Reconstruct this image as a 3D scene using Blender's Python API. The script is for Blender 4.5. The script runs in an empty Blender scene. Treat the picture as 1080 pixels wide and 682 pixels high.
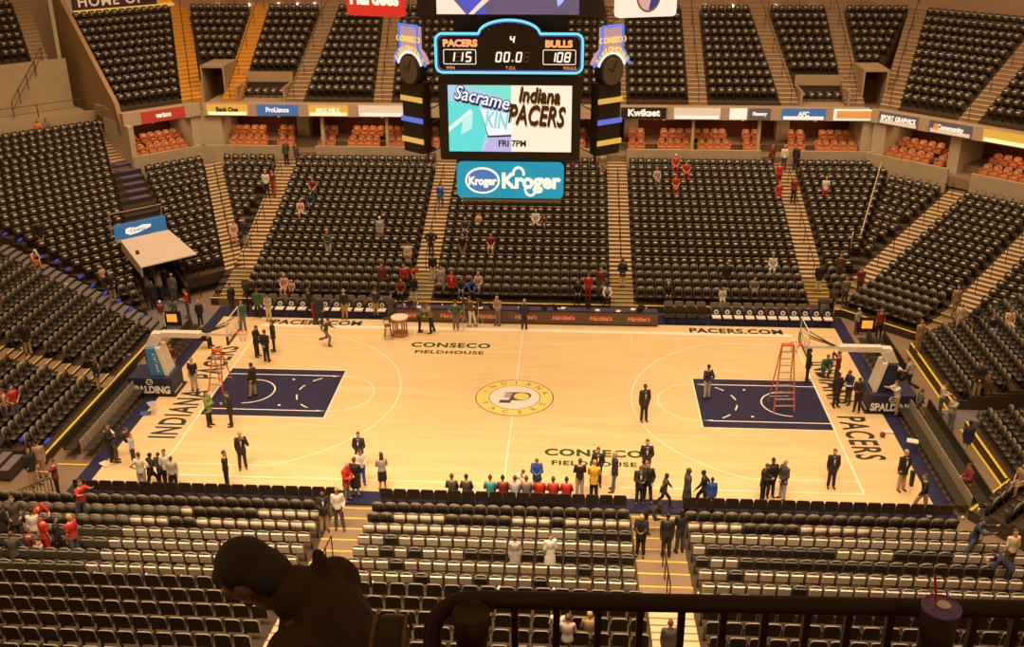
import bpy, bmesh, math, random
import numpy as np
from mathutils import Vector, Matrix
from mathutils.bvhtree import BVHTree
random.seed(7)
PI = math.pi
FT = .3048
scene = bpy.context.scene
COL = scene.collection

# ------------------------------------------------------------ camera, world, lights, exposure
CAM_F = 1099.118
CAM_P = np.array([2.62722, -43.69878, 22.5743])
CAM_R = (1.1654466, .0044382, .0605137)
cam_data = bpy.data.cameras.new('camera')
cam_data.sensor_width = 36
cam_data.lens = CAM_F / 1080 * 36
cam_data.clip_start = .05
cam_data.clip_end = 300
cam = bpy.data.objects.new('camera', cam_data)
COL.objects.link(cam)
cam.location = CAM_P
cam.rotation_euler = CAM_R
scene.camera = cam

world = bpy.data.worlds.new('ambient_fill')
scene.world = world
world.use_nodes = True
wb = world.node_tree.nodes['Background']
wb.inputs[0].default_value = (1.0, .54, .2, 1)
wb.inputs[1].default_value = .30  # warm ambient fill, added all round to lift the blacks to brown

LIGHT = (1.0, .70, .41)
def area(name, loc, sx, sy, power, spread=120, rot=(0, 0, 0), col=LIGHT):
    l = bpy.data.lights.new(name, 'AREA')
    l.shape = 'RECTANGLE'; l.size = sx; l.size_y = sy
    l.energy = power; l.color = col; l.spread = math.radians(spread)
    o = bpy.data.objects.new(name, l); COL.objects.link(o)
    o.location = loc; o.rotation_euler = rot
    return o
area('court_lamp_bank', (0, 0, 27), 30, 15, 850, 62)
area('bowl_lamp_bank', (0, 3, 30), 44, 34, 5200, 140)
area('far_stand_lamp_bank', (0, 16, 29), 60, 6, 5200, 130, (math.radians(28), 0, 0))
area('left_stand_lamp_bank', (-20, 6, 29), 6, 22, 2300, 130, (0, math.radians(28), 0))
area('right_stand_lamp_bank', (20, 6, 29), 6, 22, 2300, 130, (0, math.radians(-28), 0))
area('near_stand_lamp_bank', (-1, -22, 27), 34, 5, 4700, 80, (math.radians(14), 0, 0))

scene.view_settings.view_transform = 'Standard'
scene.view_settings.look = 'None'
scene.view_settings.gamma = 1
scene.view_settings.exposure = 0
scene.view_settings.use_curve_mapping = False
scene.cycles.max_bounces = 5
scene.cycles.diffuse_bounces = 2
scene.cycles.glossy_bounces = 2
scene.cycles.transmission_bounces = 4
scene.cycles.transparent_max_bounces = 6
scene.cycles.use_denoising = True

# ------------------------------------------------------------ camera mathematics (where a photo point lies in the hall)
_R = np.array(Matrix.Rotation(CAM_R[2], 3, 'Z') @ Matrix.Rotation(CAM_R[1], 3, 'Y') @ Matrix.Rotation(CAM_R[0], 3, 'X'))
def pix(x, y, z):
    d = (np.array([x, y, z]) - CAM_P) @ _R
    return 540 + CAM_F * d[0] / -d[2], 341 - CAM_F * d[1] / -d[2]
def depth(x, y, z):
    return -((np.array([x, y, z]) - CAM_P) @ _R)[2]
def ray(u, v):
    return _R @ np.array([(u - 540) / CAM_F, -(v - 341) / CAM_F, -1.])
def atz(u, v, z=0.):
    d = ray(u, v); return CAM_P + (z - CAM_P[2]) / d[2] * d
def aty(u, v, y):
    d = ray(u, v); return CAM_P + (y - CAM_P[1]) / d[1] * d
def inview(x, y, z, m=14):
    u, v = pix(x, y, z)
    return -m < u < 1080 + m and -m < v < 682 + m

# ------------------------------------------------------------ materials
def mat(name, col, rough=.6, metal=0., noise=.0, scale=8., emit=None, estr=1., spec=.5, bump=0.):
    m = bpy.data.materials.new(name); m.use_nodes = True
    nt = m.node_tree; b = nt.nodes['Principled BSDF']
    b.inputs['Base Color'].default_value = (*col, 1)
    b.inputs['Roughness'].default_value = rough
    b.inputs['Metallic'].default_value = metal
    b.inputs['Specular IOR Level'].default_value = spec
    if noise > 0:
        tc = nt.nodes.new('ShaderNodeTexCoord'); n = nt.nodes.new('ShaderNodeTexNoise')
        n.inputs['Scale'].default_value = scale; n.inputs['Detail'].default_value = 4
        r = nt.nodes.new('ShaderNodeMapRange')
        r.inputs['To Min'].default_value = 1 - noise; r.inputs['To Max'].default_value = 1 + noise
        mx = nt.nodes.new('ShaderNodeVectorMath'); mx.operation = 'SCALE'
        mx.inputs[0].default_value = col
        nt.links.new(tc.outputs['Object'], n.inputs['Vector'])
        nt.links.new(n.outputs['Fac'], r.inputs['Value'])
        nt.links.new(r.outputs[0], mx.inputs['Scale'])
        nt.links.new(mx.outputs[0], b.inputs['Base Color'])
        if bump:
            bp = nt.nodes.new('ShaderNodeBump'); bp.inputs['Strength'].default_value = bump
            nt.links.new(n.outputs['Fac'], bp.inputs['Height']); nt.links.new(bp.outputs[0], b.inputs['Normal'])
    if emit:
        b.inputs['Emission Color'].default_value = (*emit, 1)
        b.inputs['Emission Strength'].default_value = estr
    return m
M = {}
M['concrete'] = mat('concrete', (.36, .25, .15), .85, noise=.18, scale=.8)
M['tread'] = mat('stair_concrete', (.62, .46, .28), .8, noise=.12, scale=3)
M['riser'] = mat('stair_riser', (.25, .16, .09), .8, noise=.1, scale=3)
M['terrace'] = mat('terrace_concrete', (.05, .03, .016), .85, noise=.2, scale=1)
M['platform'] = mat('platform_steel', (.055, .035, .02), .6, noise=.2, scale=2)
M['deck_floor'] = mat('deck_floor', (.24, .16, .1), .6, noise=.2, scale=.5)
M['carpet'] = mat('blue_carpet', (.17, .15, .17), .9, noise=.12, scale=5)
M['yellow'] = mat('yellow_edge_paint', (.8, .58, .06), .5)
M['wall'] = mat('wall_plaster', (.34, .21, .13), .8, noise=.1, scale=.4)
M['fascia'] = mat('fascia_panel', (.5, .38, .28), .6, noise=.05, scale=1)
M['dark'] = mat('dark_metal', (.03, .02, .013), .5)
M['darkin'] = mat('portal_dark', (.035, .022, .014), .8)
M['rail'] = mat('handrail_metal', (.06, .035, .02), .45, metal=.3)
M['suite'] = mat('suite_wall', (.16, .045, .02), .7, noise=.3, scale=1)
M['navy'] = mat('navy_floor_paint', (.02, .022, .075), .35, noise=.15, scale=2)
M['navy2'] = mat('navy_pad', (.022, .022, .07), .5)
M['white'] = mat('white_paint', (.85, .82, .78), .45)
M['line'] = mat('court_line', (.93, .86, .76), .35)
M['letter'] = mat('court_lettering', (.03, .03, .045), .4)
M['green'] = mat('court_green', (.02, .09, .02), .4)
M['seat'] = mat('seat_plastic', (.036, .025, .015), .38, noise=.15, scale=6)
M['seatglint'] = mat('seat_glint_paint', (.62, .54, .42), .3)  # bright dot on folded pans: overhead highlight put into the colour
M['seatgreen'] = mat('green_seat_plastic', (.036, .029, .019), .4, noise=.25, scale=9)
M['pale'] = mat('pale_back_panel', (.85, .74, .62), .5, noise=.1, scale=5)
M['arc'] = mat('back_rim', (.27, .23, .17), .35)
M['rimback'] = mat('seat_shell_rim', (.17, .14, .1), .4)
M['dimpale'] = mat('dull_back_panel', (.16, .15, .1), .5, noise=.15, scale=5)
M['seatdark'] = mat('seat_steel', (.03, .022, .016), .5)
M['orange'] = mat('club_leather', (.55, .2, .08), .35, noise=.15, scale=5)
M['orangelip'] = mat('club_leather_pale', (.75, .42, .26), .3)  # paler leather tone for back edges and head cushions
M['goldtread'] = mat('gold_lit_tread', (.95, .5, .07), .7, noise=.15, scale=3)  # yellow stair light put into the colour; also the banner's gold end panel
M['goldriser'] = mat('gold_lit_riser', (.5, .24, .03), .7)  # the same yellow light, put into the riser colour
M['ramp'] = mat('ramp_concrete', (.34, .22, .12), .85, noise=.15, scale=.5)
M['landing'] = mat('landing_concrete', (.42, .31, .2), .8, noise=.12, scale=.7)
M['boxwall'] = mat('box_front_concrete', (.42, .33, .22), .8, noise=.15, scale=2)
M['pier'] = mat('pier_plaster', (.5, .4, .28), .8, noise=.08, scale=1)
M['portal'] = mat('portal_inner_wall', (.2, .11, .04), .8, noise=.1)
M['purple'] = mat('purple_lit_tread', (.12, .07, .2), .7)  # purple light on the steps is put into the tread colour
M['canopy'] = mat('canopy_fabric', (.62, .52, .46), .7, noise=.08, scale=2)
M['yellowdim'] = mat('dim_yellow_trim', (.3, .2, .05), .6)
M['panel'] = mat('score_panel_black', (.022, .013, .01), .5)
M['truss'] = mat('truss_steel', (.09, .06, .04), .5, metal=.3)
M['skyblue'] = mat('pad_sky_blue', (.06, .25, .62), .5)
M['padwhite'] = mat('pad_cream', (.8, .72, .66), .5)
M['glass'] = None
M['frame'] = mat('board_frame_white', (.7, .66, .62), .4)
M['rim'] = mat('rim_orange', (.85, .14, .02), .4)
M['navytop'] = mat('navy_tabletop', (.05, .05, .12), .4)
M['tablefront'] = mat('table_front_brown', (.14, .085, .05), .5)
M['hardee'] = mat('oval_red', (.5, .05, .03), .5)
M['cream'] = mat('cream_ink', (.75, .5, .38), .5)
M['paper'] = mat('white_paper', (.8, .75, .7), .6)
M['ladder'] = mat('ladder_orange', (.75, .13, .04), .45)
M['alu'] = mat('aluminium', (.6, .52, .45), .35, metal=.5)
M['tabletop'] = mat('pale_tabletop', (.75, .66, .55), .5)
M['oak'] = mat('oak_wood', (.42, .17, .06), .5, noise=.15, scale=6)
M['darkoak'] = mat('dark_stool_wood', (.14, .06, .03), .5, noise=.15, scale=6)
M['ball'] = mat('ball_leather', (.16, .05, .03), .6, noise=.15, scale=20)
M['yellowtop'] = mat('yellow_tabletop', (.75, .5, .18), .5, noise=.05)
M['capcol'] = mat('cap_cloth', (.16, .05, .03), .8)
M['orangesign'] = None
M['balcony'] = mat('balcony_floor', (.04, .025, .015), .8)
M['railblack'] = mat('rail_black_paint', (.03, .014, .006), .45, spec=.3)
M['lidpurple'] = mat('lid_purple', (.22, .14, .45), .12)
M['lidwhite'] = mat('lid_white', (.9, .85, .95), .1)
M['straw'] = mat('straw_red', (.5, .02, .02), .3)
M['edgebrown'] = mat('seat_piping_brown', (.14, .06, .03), .5)

def wood():
    m = bpy.data.materials.new('maple_boards'); m.use_nodes = True
    nt = m.node_tree; b = nt.nodes['Principled BSDF']
    tc = nt.nodes.new('ShaderNodeTexCoord')
    br = nt.nodes.new('ShaderNodeTexBrick')
    br.inputs['Scale'].default_value = 1
    br.inputs['Brick Width'].default_value = 2.2
    br.inputs['Row Height'].default_value = .16
    br.inputs['Mortar Size'].default_value = .002
    br.inputs['Color1'].default_value = (.84, .635, .375, 1)
    br.inputs['Color2'].default_value = (.77, .57, .32, 1)
    br.inputs['Mortar'].default_value = (.68, .46, .26, 1)
    n = nt.nodes.new('ShaderNodeTexNoise'); n.inputs['Scale'].default_value = .5
    n.inputs['Detail'].default_value = 3
    mp = nt.nodes.new('ShaderNodeMapping'); mp.inputs['Scale'].default_value = (.35, 2.5, 1)
    mx = nt.nodes.new('ShaderNodeMixRGB'); mx.blend_type = 'MULTIPLY'; mx.inputs[0].default_value = .35
    cr = nt.nodes.new('ShaderNodeValToRGB')
    cr.color_ramp.elements[0].position = .35; cr.color_ramp.elements[0].color = (.86, .78, .66, 1)
    cr.color_ramp.elements[1].position = .65; cr.color_ramp.elements[1].color = (1, 1, 1, 1)
    L = nt.links.new
    L(tc.outputs['Object'], br.inputs['Vector']); L(tc.outputs['Object'], mp.inputs[0])
    L(mp.outputs[0], n.inputs['Vector']); L(n.outputs['Fac'], cr.inputs[0])
    L(br.outputs['Color'], mx.inputs[1]); L(cr.outputs[0], mx.inputs[2])
    L(mx.outputs[0], b.inputs['Base Color'])
    b.inputs['Roughness'].default_value = .32
    b.inputs['Specular IOR Level'].default_value = .35
    return m
M['wood'] = wood()
_cm = {}
def cmat(col, rough=.75, kind='cloth'):
    key = (tuple(round(c, 3) for c in col), rough, kind)
    if key not in _cm:
        _cm[key] = mat(kind, col, rough, noise=.12, scale=9)
    return _cm[key]
def emat(name, col, s=1.):
    return mat(name, tuple(c * .25 for c in col), .5, emit=col, estr=s)

M['orangesign'] = emat('sign_orange_glow', (1.0, .38, .04), 1.0)
M['blueglow'] = emat('step_blue_glow', (.04, .06, .5), .7)
def glassmat():
    m = bpy.data.materials.new('clear_board'); m.use_nodes = True; nt = m.node_tree
    t = nt.nodes.new('ShaderNodeBsdfTransparent'); t.inputs[0].default_value = (.95, .95, .95, 1); gl = nt.nodes.new('ShaderNodeBsdfGlossy'); gl.inputs['Roughness'].default_value = .1
    mx = nt.nodes.new('ShaderNodeMixShader'); mx.inputs[0].default_value = .08
    nt.links.new(t.outputs[0], mx.inputs[1]); nt.links.new(gl.outputs[0], mx.inputs[2]); nt.links.new(mx.outputs[0], nt.nodes['Material Output'].inputs[0]); return m
M['glass'] = glassmat()

# ------------------------------------------------------------ mesh building
def sweep(mb, pts, r, mt, n=14):
    P = [Vector(p) for p in pts]; k = len(mb.v); i = mb.m(mt); up_ = None
    for a, p in enumerate(P):
        t = (P[min(a + 1, len(P) - 1)] - P[max(a - 1, 0)]).normalized()
        if up_ is None: up_ = Vector((0, 1, 0)) if abs(t.y) < .9 else Vector((1, 0, 0))
        x = (up_ - t * up_.dot(t)).normalized(); y = t.cross(x); up_ = x
        for q in range(n): w = 2 * PI * q / n; mb.v.append(tuple(p + x * r * math.cos(w) + y * r * math.sin(w)))
    for a in range(len(P) - 1):
        for q in range(n): mb.f.append((k + a * n + q, k + a * n + (q + 1) % n, k + (a + 1) * n + (q + 1) % n, k + (a + 1) * n + q)); mb.mi.append(i)
class MB:
    """collects quads and solids; .build() links them as ONE mesh object"""
    def __init__(self):
        self.v = []; self.f = []; self.mi = []; self.mats = []
    def m(self, mt):
        if mt not in self.mats: self.mats.append(mt)
        return self.mats.index(mt)
    def face(self, pts, mt):
        n = len(self.v); self.v += [tuple(p) for p in pts]
        self.f.append(tuple(range(n, n + len(pts)))); self.mi.append(self.m(mt))
    def hexa(self, b, t, mt, side=None):
        """b, t: four bottom and four top points, same winding (counter-clockwise from above)"""
        n = len(self.v); self.v += [tuple(p) for p in b] + [tuple(p) for p in t]
        i = self.m(mt); j = self.m(side) if side else i
        for q, k in (((3, 2, 1, 0), j), ((4, 5, 6, 7), i), ((0, 1, 5, 4), j), ((1, 2, 6, 5), j), ((2, 3, 7, 6), j), ((3, 0, 4, 7), j)):
            self.f.append(tuple(n + a for a in q)); self.mi.append(k)
    def box(self, x0, x1, y0, y1, z0, z1, mt, side=None):
        self.hexa([(x0, y0, z0), (x1, y0, z0), (x1, y1, z0), (x0, y1, z0)], [(x0, y0, z1), (x1, y0, z1), (x1, y1, z1), (x0, y1, z1)], mt, side)
    def tube(self, a, b, r, mt, n=8, r2=None):
        a = Vector(a); b = Vector(b); d = (b - a)
        if d.length < 1e-6: return
        q = d.to_track_quat('Z', 'Y'); r2 = r if r2 is None else r2
        k = len(self.v)
        for P, rr in ((a, r), (b, r2)):
            for i in range(n):
                w = 2 * PI * i / n
                self.v.append(tuple(P + q @ Vector((rr * math.cos(w), rr * math.sin(w), 0))))
        i = self.m(mt)
        for j in range(n):
            self.f.append((k + j, k + (j + 1) % n, k + n + (j + 1) % n, k + n + j)); self.mi.append(i)
        self.f.append(tuple(k + j for j in reversed(range(n)))); self.mi.append(i)
        self.f.append(tuple(k + n + j for j in range(n))); self.mi.append(i)
    def path(self, pts, r, mt, n=8):
        for a, b in zip(pts, pts[1:]): self.tube(a, b, r, mt, n)
    def prism(self, pts, a, b, mt, ax='z', side=None):
        """extrude a 2-D outline (counter-clockwise) along an axis from a to b"""
        def P(p, h):
            return {'z': (p[0], p[1], h), 'y': (p[0], h, p[1]), 'x': (h, p[0], p[1])}[ax]
        n = len(pts); k = len(self.v)
        self.v += [P(p, a) for p in pts] + [P(p, b) for p in pts]
        i = self.m(mt); j = self.m(side) if side else i
        self.f.append(tuple(k + q for q in reversed(range(n)))); self.mi.append(i)
        self.f.append(tuple(k + n + q for q in range(n))); self.mi.append(i)
        for q in range(n):
            self.f.append((k + q, k + (q + 1) % n, k + n + (q + 1) % n, k + n + q)); self.mi.append(j)
    def lathe(self, prof, c, mt, n=20):
        k = len(self.v); i = self.m(mt)
        for r, z in prof:
            for q in range(n):
                w = 2 * PI * q / n
                self.v.append((c[0] + r * math.cos(w), c[1] + r * math.sin(w), c[2] + z))
        for a in range(len(prof) - 1):
            for q in range(n):
                self.f.append((k + a * n + q, k + a * n + (q + 1) % n, k + (a + 1) * n + (q + 1) % n, k + (a + 1) * n + q)); self.mi.append(i)
        self.f.append(tuple(k + q for q in reversed(range(n)))); self.mi.append(i)
        self.f.append(tuple(k + (len(prof) - 1) * n + q for q in range(n))); self.mi.append(i)
    def mesh(self, name, smooth=False):
        me = bpy.data.meshes.new(name)
        me.from_pydata([tuple(float(c) for c in p) for p in self.v], [], self.f)
        for mt in self.mats: me.materials.append(mt)
        me.polygons.foreach_set('material_index', self.mi)
        if smooth: me.polygons.foreach_set('use_smooth', [True] * len(self.f))
        me.update()
        return me
    def build(self, name, parent=None, smooth=False, bevel=0, **k):
        o = bpy.data.objects.new(name, self.mesh(name, smooth)); COL.objects.link(o)
        if parent: o.parent = parent
        if bevel:
            b = o.modifiers.new('bevel', 'BEVEL'); b.width = bevel; b.segments = 2; b.limit_method = 'ANGLE'
        tag(o, **k)
        return o
def tag(o, label=None, cat=None, group=None, kind=None):
    if label: o['label'] = label
    if cat: o['category'] = cat
    if group: o['group'] = group
    if kind: o['kind'] = kind
    return o
def empty(name, loc=(0, 0, 0), rz=0, **k):
    o = bpy.data.objects.new(name, None); COL.objects.link(o)
    o.location = loc; o.rotation_euler = (0, 0, rz); o.empty_display_size = .2
    return tag(o, **k)
def link(name, me, parent=None, loc=(0, 0, 0), rot=(0, 0, 0)):
    o = bpy.data.objects.new(name, me); COL.objects.link(o)
    if parent: o.parent = parent
    o.location = loc; o.rotation_euler = rot
    return o
def copy_tree(o, parent=None):
    c = o.copy(); COL.objects.link(c); c.parent = parent
    for ch in o.children: copy_tree(ch, c)
    return c
TS = bpy.data.scenes.new('workshop')          # a side scene where shapes are evaluated once, removed at the end
def evaluated(o):
    TS.collection.objects.link(o); vl = TS.view_layers[0]; vl.update(); dg = vl.depsgraph; dg.update()
    me = bpy.data.meshes.new_from_object(o.evaluated_get(dg)); bpy.data.objects.remove(o); return me
NTH = ['first', 'second', 'third', 'fourth', 'fifth', 'sixth', 'seventh', 'eighth', 'ninth', 'tenth', 'eleventh', 'twelfth', 'thirteenth', 'fourteenth', 'fifteenth', 'sixteenth', 'seventeenth', 'eighteenth', 'nineteenth', 'twentieth']
def nth_(i): return NTH[i]
def nth2(i):
    i += 1; t = {2: 'twent', 3: 'thirt', 4: 'fort', 5: 'fift', 6: 'sixt'}[i // 10]
    return t + 'ieth' if i % 10 == 0 else t + 'y-' + NTH[i % 10 - 1]
def text(body, size, mt, loc, rot, parent, name='lettering', sx=1., space=1., ext=.004, bold=0., align='CENTER', shear=0., resolution=3):
    """lettering turned into a mesh part"""
    cu = bpy.data.curves.new('t', 'FONT'); cu.body = body; cu.size = size; cu.align_x = align; cu.align_y = 'CENTER'
    cu.extrude = ext; cu.offset = bold; cu.space_character = space; cu.shear = shear; cu.resolution_u = resolution
    t = bpy.data.objects.new('t', cu)
    me = evaluated(t); bpy.data.curves.remove(cu)
    me.name = name; me.materials.clear(); me.materials.append(mt)
    o = link(name, me, parent, loc, rot); o.scale = (sx, 1, 1)
    return o
def round_back(mb, w, z0, z1, y, th, lean, mt, r=.1, edge=None, n=4):
    pts = [(-w / 2, z0), (w / 2, z0)]
    pts += [(w / 2 - r + r * math.cos(a), z1 - r + r * math.sin(a)) for a in np.linspace(0, PI / 2, n)]
    pts += [(-w / 2 + r + r * math.cos(a), z1 - r + r * math.sin(a)) for a in np.linspace(PI / 2, PI, n)]
    n = len(pts); k = len(mb.v)
    Y = lambda z: y + lean * (z - z0) / (z1 - z0)
    mb.v += [(x, Y(z) - th / 2, z) for x, z in pts] + [(x, Y(z) + th / 2, z) for x, z in pts]
    i = mb.m(mt); j = mb.m(edge or mt)
    mb.f.append(tuple(k + q for q in range(n))); mb.mi.append(i)
    mb.f.append(tuple(k + n + q for q in reversed(range(n)))); mb.mi.append(i)
    for q in range(n):
        mb.f.append((k + q, k + n + q, k + n + (q + 1) % n, k + (q + 1) % n)); mb.mi.append(j if q else i)
def ring2d(cx, cy, r, n=48, a0=0, a1=2 * PI):
    return [(cx + r * math.cos(a0 + (a1 - a0) * i / n), cy + r * math.sin(a0 + (a1 - a0) * i / n)) for i in range(n + 1)]
def rrect(x0, x1, y0, y1, r, n=5):
    o = []
    for cx, cy, a in ((x1 - r, y0 + r, -PI / 2), (x1 - r, y1 - r, 0), (x0 + r, y1 - r, PI / 2), (x0 + r, y0 + r, PI)):
        o += [(cx + r * math.cos(a + PI / 2 * i / n), cy + r * math.sin(a + PI / 2 * i / n)) for i in range(n + 1)]
    return o

# ------------------------------------------------------------ the floor of the hall and the court
mb = MB()
mb.box(-46, 46, -30, 40, -.5, -.13, M['deck_floor'])
mb.build('floor', kind='structure', label='brown arena floor around and under the court')
mb = MB(); mb.box(-16.83, 16.83, -8.42, 9.0, -.12, 0, M['wood'])
court = mb.build('floor_court', kind='structure', label='maple basketball court floor')
mb = MB(); mb.box(-17.5, 17.5, -9.3, 10.6, -.13, -.03, M['navy'])
mb.build('floor_border', kind='structure', label='navy border strip around the maple court')

def flat(mbx, pts, z, mt): mbx.face([(p[0], p[1], z) for p in pts], mt)
def strip(mbx, a, b, w, z, mt):
    a = Vector(a); b = Vector(b); d = (b - a).normalized(); n = Vector((-d.y, d.x)) * w / 2
    flat(mbx, [a - n, b - n, b + n, a + n], z, mt)
def arc(mbx, c, r, w, a0, a1, z, mt, n=64, dash=None):
    for i in range(n):
        if dash and (i // dash) % 2: continue
        t0 = a0 + (a1 - a0) * i / n; t1 = a0 + (a1 - a0) * (i + 1) / n
        P = lambda t, rr: (c[0] + rr * math.cos(t), c[1] + rr * math.sin(t))
        flat(mbx, [P(t0, r - w / 2), P(t0, r + w / 2), P(t1, r + w / 2), P(t1, r - w / 2)], z, mt)
L2, W2, LW = 47 * FT, 25 * FT, .06
keys = MB()
for s in (-1, 1):
    x0, x1 = sorted((s * L2, s * (L2 - 19 * FT)))
    flat(keys, [(x0, -8 * FT), (x1, -8 * FT), (x1, 8 * FT), (x0, 8 * FT)], .002, M['navy'])
keys.build('painted_key', court)
ln = MB()
# whiter sideline band on the far side and the boundary
strip(ln, (-L2 - .05, W2 + .3), (L2 + .05, W2 + .3), .36, .003, M['line'])
strip(ln, (-L2, -W2), (L2, -W2), .07, .003, M['line'])
for s in (-1, 1):
    strip(ln, (s * L2, -W2), (s * L2, W2), .09, .004, M['line'])
    hx = s * (L2 - 5.25 * FT)
    xs = s * (L2 - 14 * FT)
    for y in (-22 * FT, 22 * FT): strip(ln, (s * L2, y), (xs, y), LW, .003, M['line'])
    a = math.asin(22 / 23.75); 
    if s < 0: arc(ln, (hx, 0), 23.75 * FT, LW, -a, a, .003, M['line'])
    else: arc(ln, (hx, 0), 23.75 * FT, LW, PI - a, PI + a, .003, M['line'])
    fx = s * (L2 - 19 * FT)
    for y in (-6 * FT, 6 * FT): strip(ln, (s * L2, y), (fx, y), .07, .005, M['line'])
    for y in (-8 * FT - .03, 8 * FT + .03): strip(ln, (s * L2, y), (fx, y), .05, .003, M['line'])
    strip(ln, (fx, -8 * FT), (fx, 8 * FT), .07, .005, M['line'])
    b = 0 if s > 0 else PI
    arc(ln, (fx, 0), 6 * FT, LW, PI / 2 + b, 3 * PI / 2 + b, .003, M['line'])
    arc(ln, (fx, 0), 6 * FT, .07, -PI / 2 + b, PI / 2 + b, .005, M['line'], 33, 3)
    arc(ln, (hx, 0), 4 * FT, .07, PI / 2 + b, 3 * PI / 2 + b, .005, M['line'])
    for y in (-1.35, 1.35): strip(ln, (fx + s * 2.3, y), (fx + s * 2.42, y), .12, .005, M['line'])
strip(ln, (0, -W2), (0, -1.83), .06, .003, M['line']); strip(ln, (0, 1.83), (0, W2 + .1), .06, .003, M['line'])
for x in (-5.8, 5.8):
    strip(ln, (x, W2 - .9), (x, W2), .06, .003, M['line'])
ln.build('court_line', court)
# centre emblem
lg = MB()
disc = lambda r, z, mt: flat(lg, ring2d(0, 0, r, 64)[:-1], z, mt)
gold = mat('emblem_gold', (.95, .66, .2), .4); mauve = mat('emblem_pale', (.85, .74, .74), .4); plum = mat('emblem_plum', (.09, .055, .09), .4)
disc(1.85, .004, plum); disc(1.80, .006, gold); disc(1.22, .008, plum); disc(1.18, .010, mauve)
# the P with speed bars and the ball, leaning
def sh(pts): return [(x * .98 + .22 * y, y) for x, y in pts]
flat(lg, sh([(-.2, .52), (.32, .52)] + [(.32 + .44 * math.cos(t), .10 + .42 * math.sin(t)) for t in np.linspace(PI / 2, -PI / 2, 14)] + [(-.05, -.32), (-.05, -.6), (-.6, -.6), (-.6, -.3), (-.2, -.3)]), .012, plum)
flat(lg, [(.32 + .36 * math.cos(t), .10 + .34 * math.sin(t)) for t in np.linspace(0, 2 * PI, 28)[:-1]], .014, gold)
for k in range(3):
    y = .44 - k * .2
    flat(lg, sh([(-.62 + k * .02, y - .06), (0, y - .06), (0, y + .05), (-.5 + k * .02, y + .05)]), .0135, plum)
lg.build('centre_emblem', court)
for i, ch in enumerate('INDIANA'):
    a = math.radians(160 - i * 140 / 6)
    text(ch, .42, plum, (1.5 * math.cos(a), 1.5 * math.sin(a), .009), (0, 0, a - PI / 2), court, ext=.001)
for i, ch in enumerate('PACERS'):
    a = math.radians(205 + i * 130 / 5)
    text(ch, .42, plum, (1.5 * math.cos(a), 1.5 * math.sin(a), .009), (0, 0, a + PI / 2), court, ext=.001)
for cx, cy in ((-3.68, 5.72), (3.66, -5.02)):
    text('CONSECO', .78, M['green'], (cx, cy, .006), (0, 0, 0), court, sx=1.05, space=1.1, bold=.03, ext=.001)
    text('FIELDHOUSE', .5, M['green'], (cx, cy - .86, .006), (0, 0, 0), court, sx=1.15, space=1.12, bold=.018, ext=.001)
text('PACERS.COM', .86, M['letter'], (-11.4, 8.36, .006), (0, 0, 0), court, sx=.92, space=1.08, bold=.03, ext=.001)
text('PACERS.COM', .86, M['letter'], (11.45, 8.3, .006), (0, 0, 0), court, sx=.92, space=1.08, bold=.03, ext=.001)
text('INDIANA', 1.7, M['letter'], (-15.2, -2.4, .006), (0, 0, PI / 2), court, sx=.6, space=1.14, bold=.035, ext=.001)
text('PACERS', 1.7, M['letter'], (-15.25, 3.1, .006), (0, 0, PI / 2), court, sx=.6, space=1.14, bold=.035, ext=.001)
text('INDIANA', 1.7, M['letter'], (15.2, 2.4, .006), (0, 0, -PI / 2), court, sx=.6, space=1.14, bold=.035, ext=.001)
text('PACERS', 1.7, M['letter'], (15.25, -3.0, .006), (0, 0, -PI / 2), court, sx=.6, space=1.14, bold=.035, ext=.001)

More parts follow.
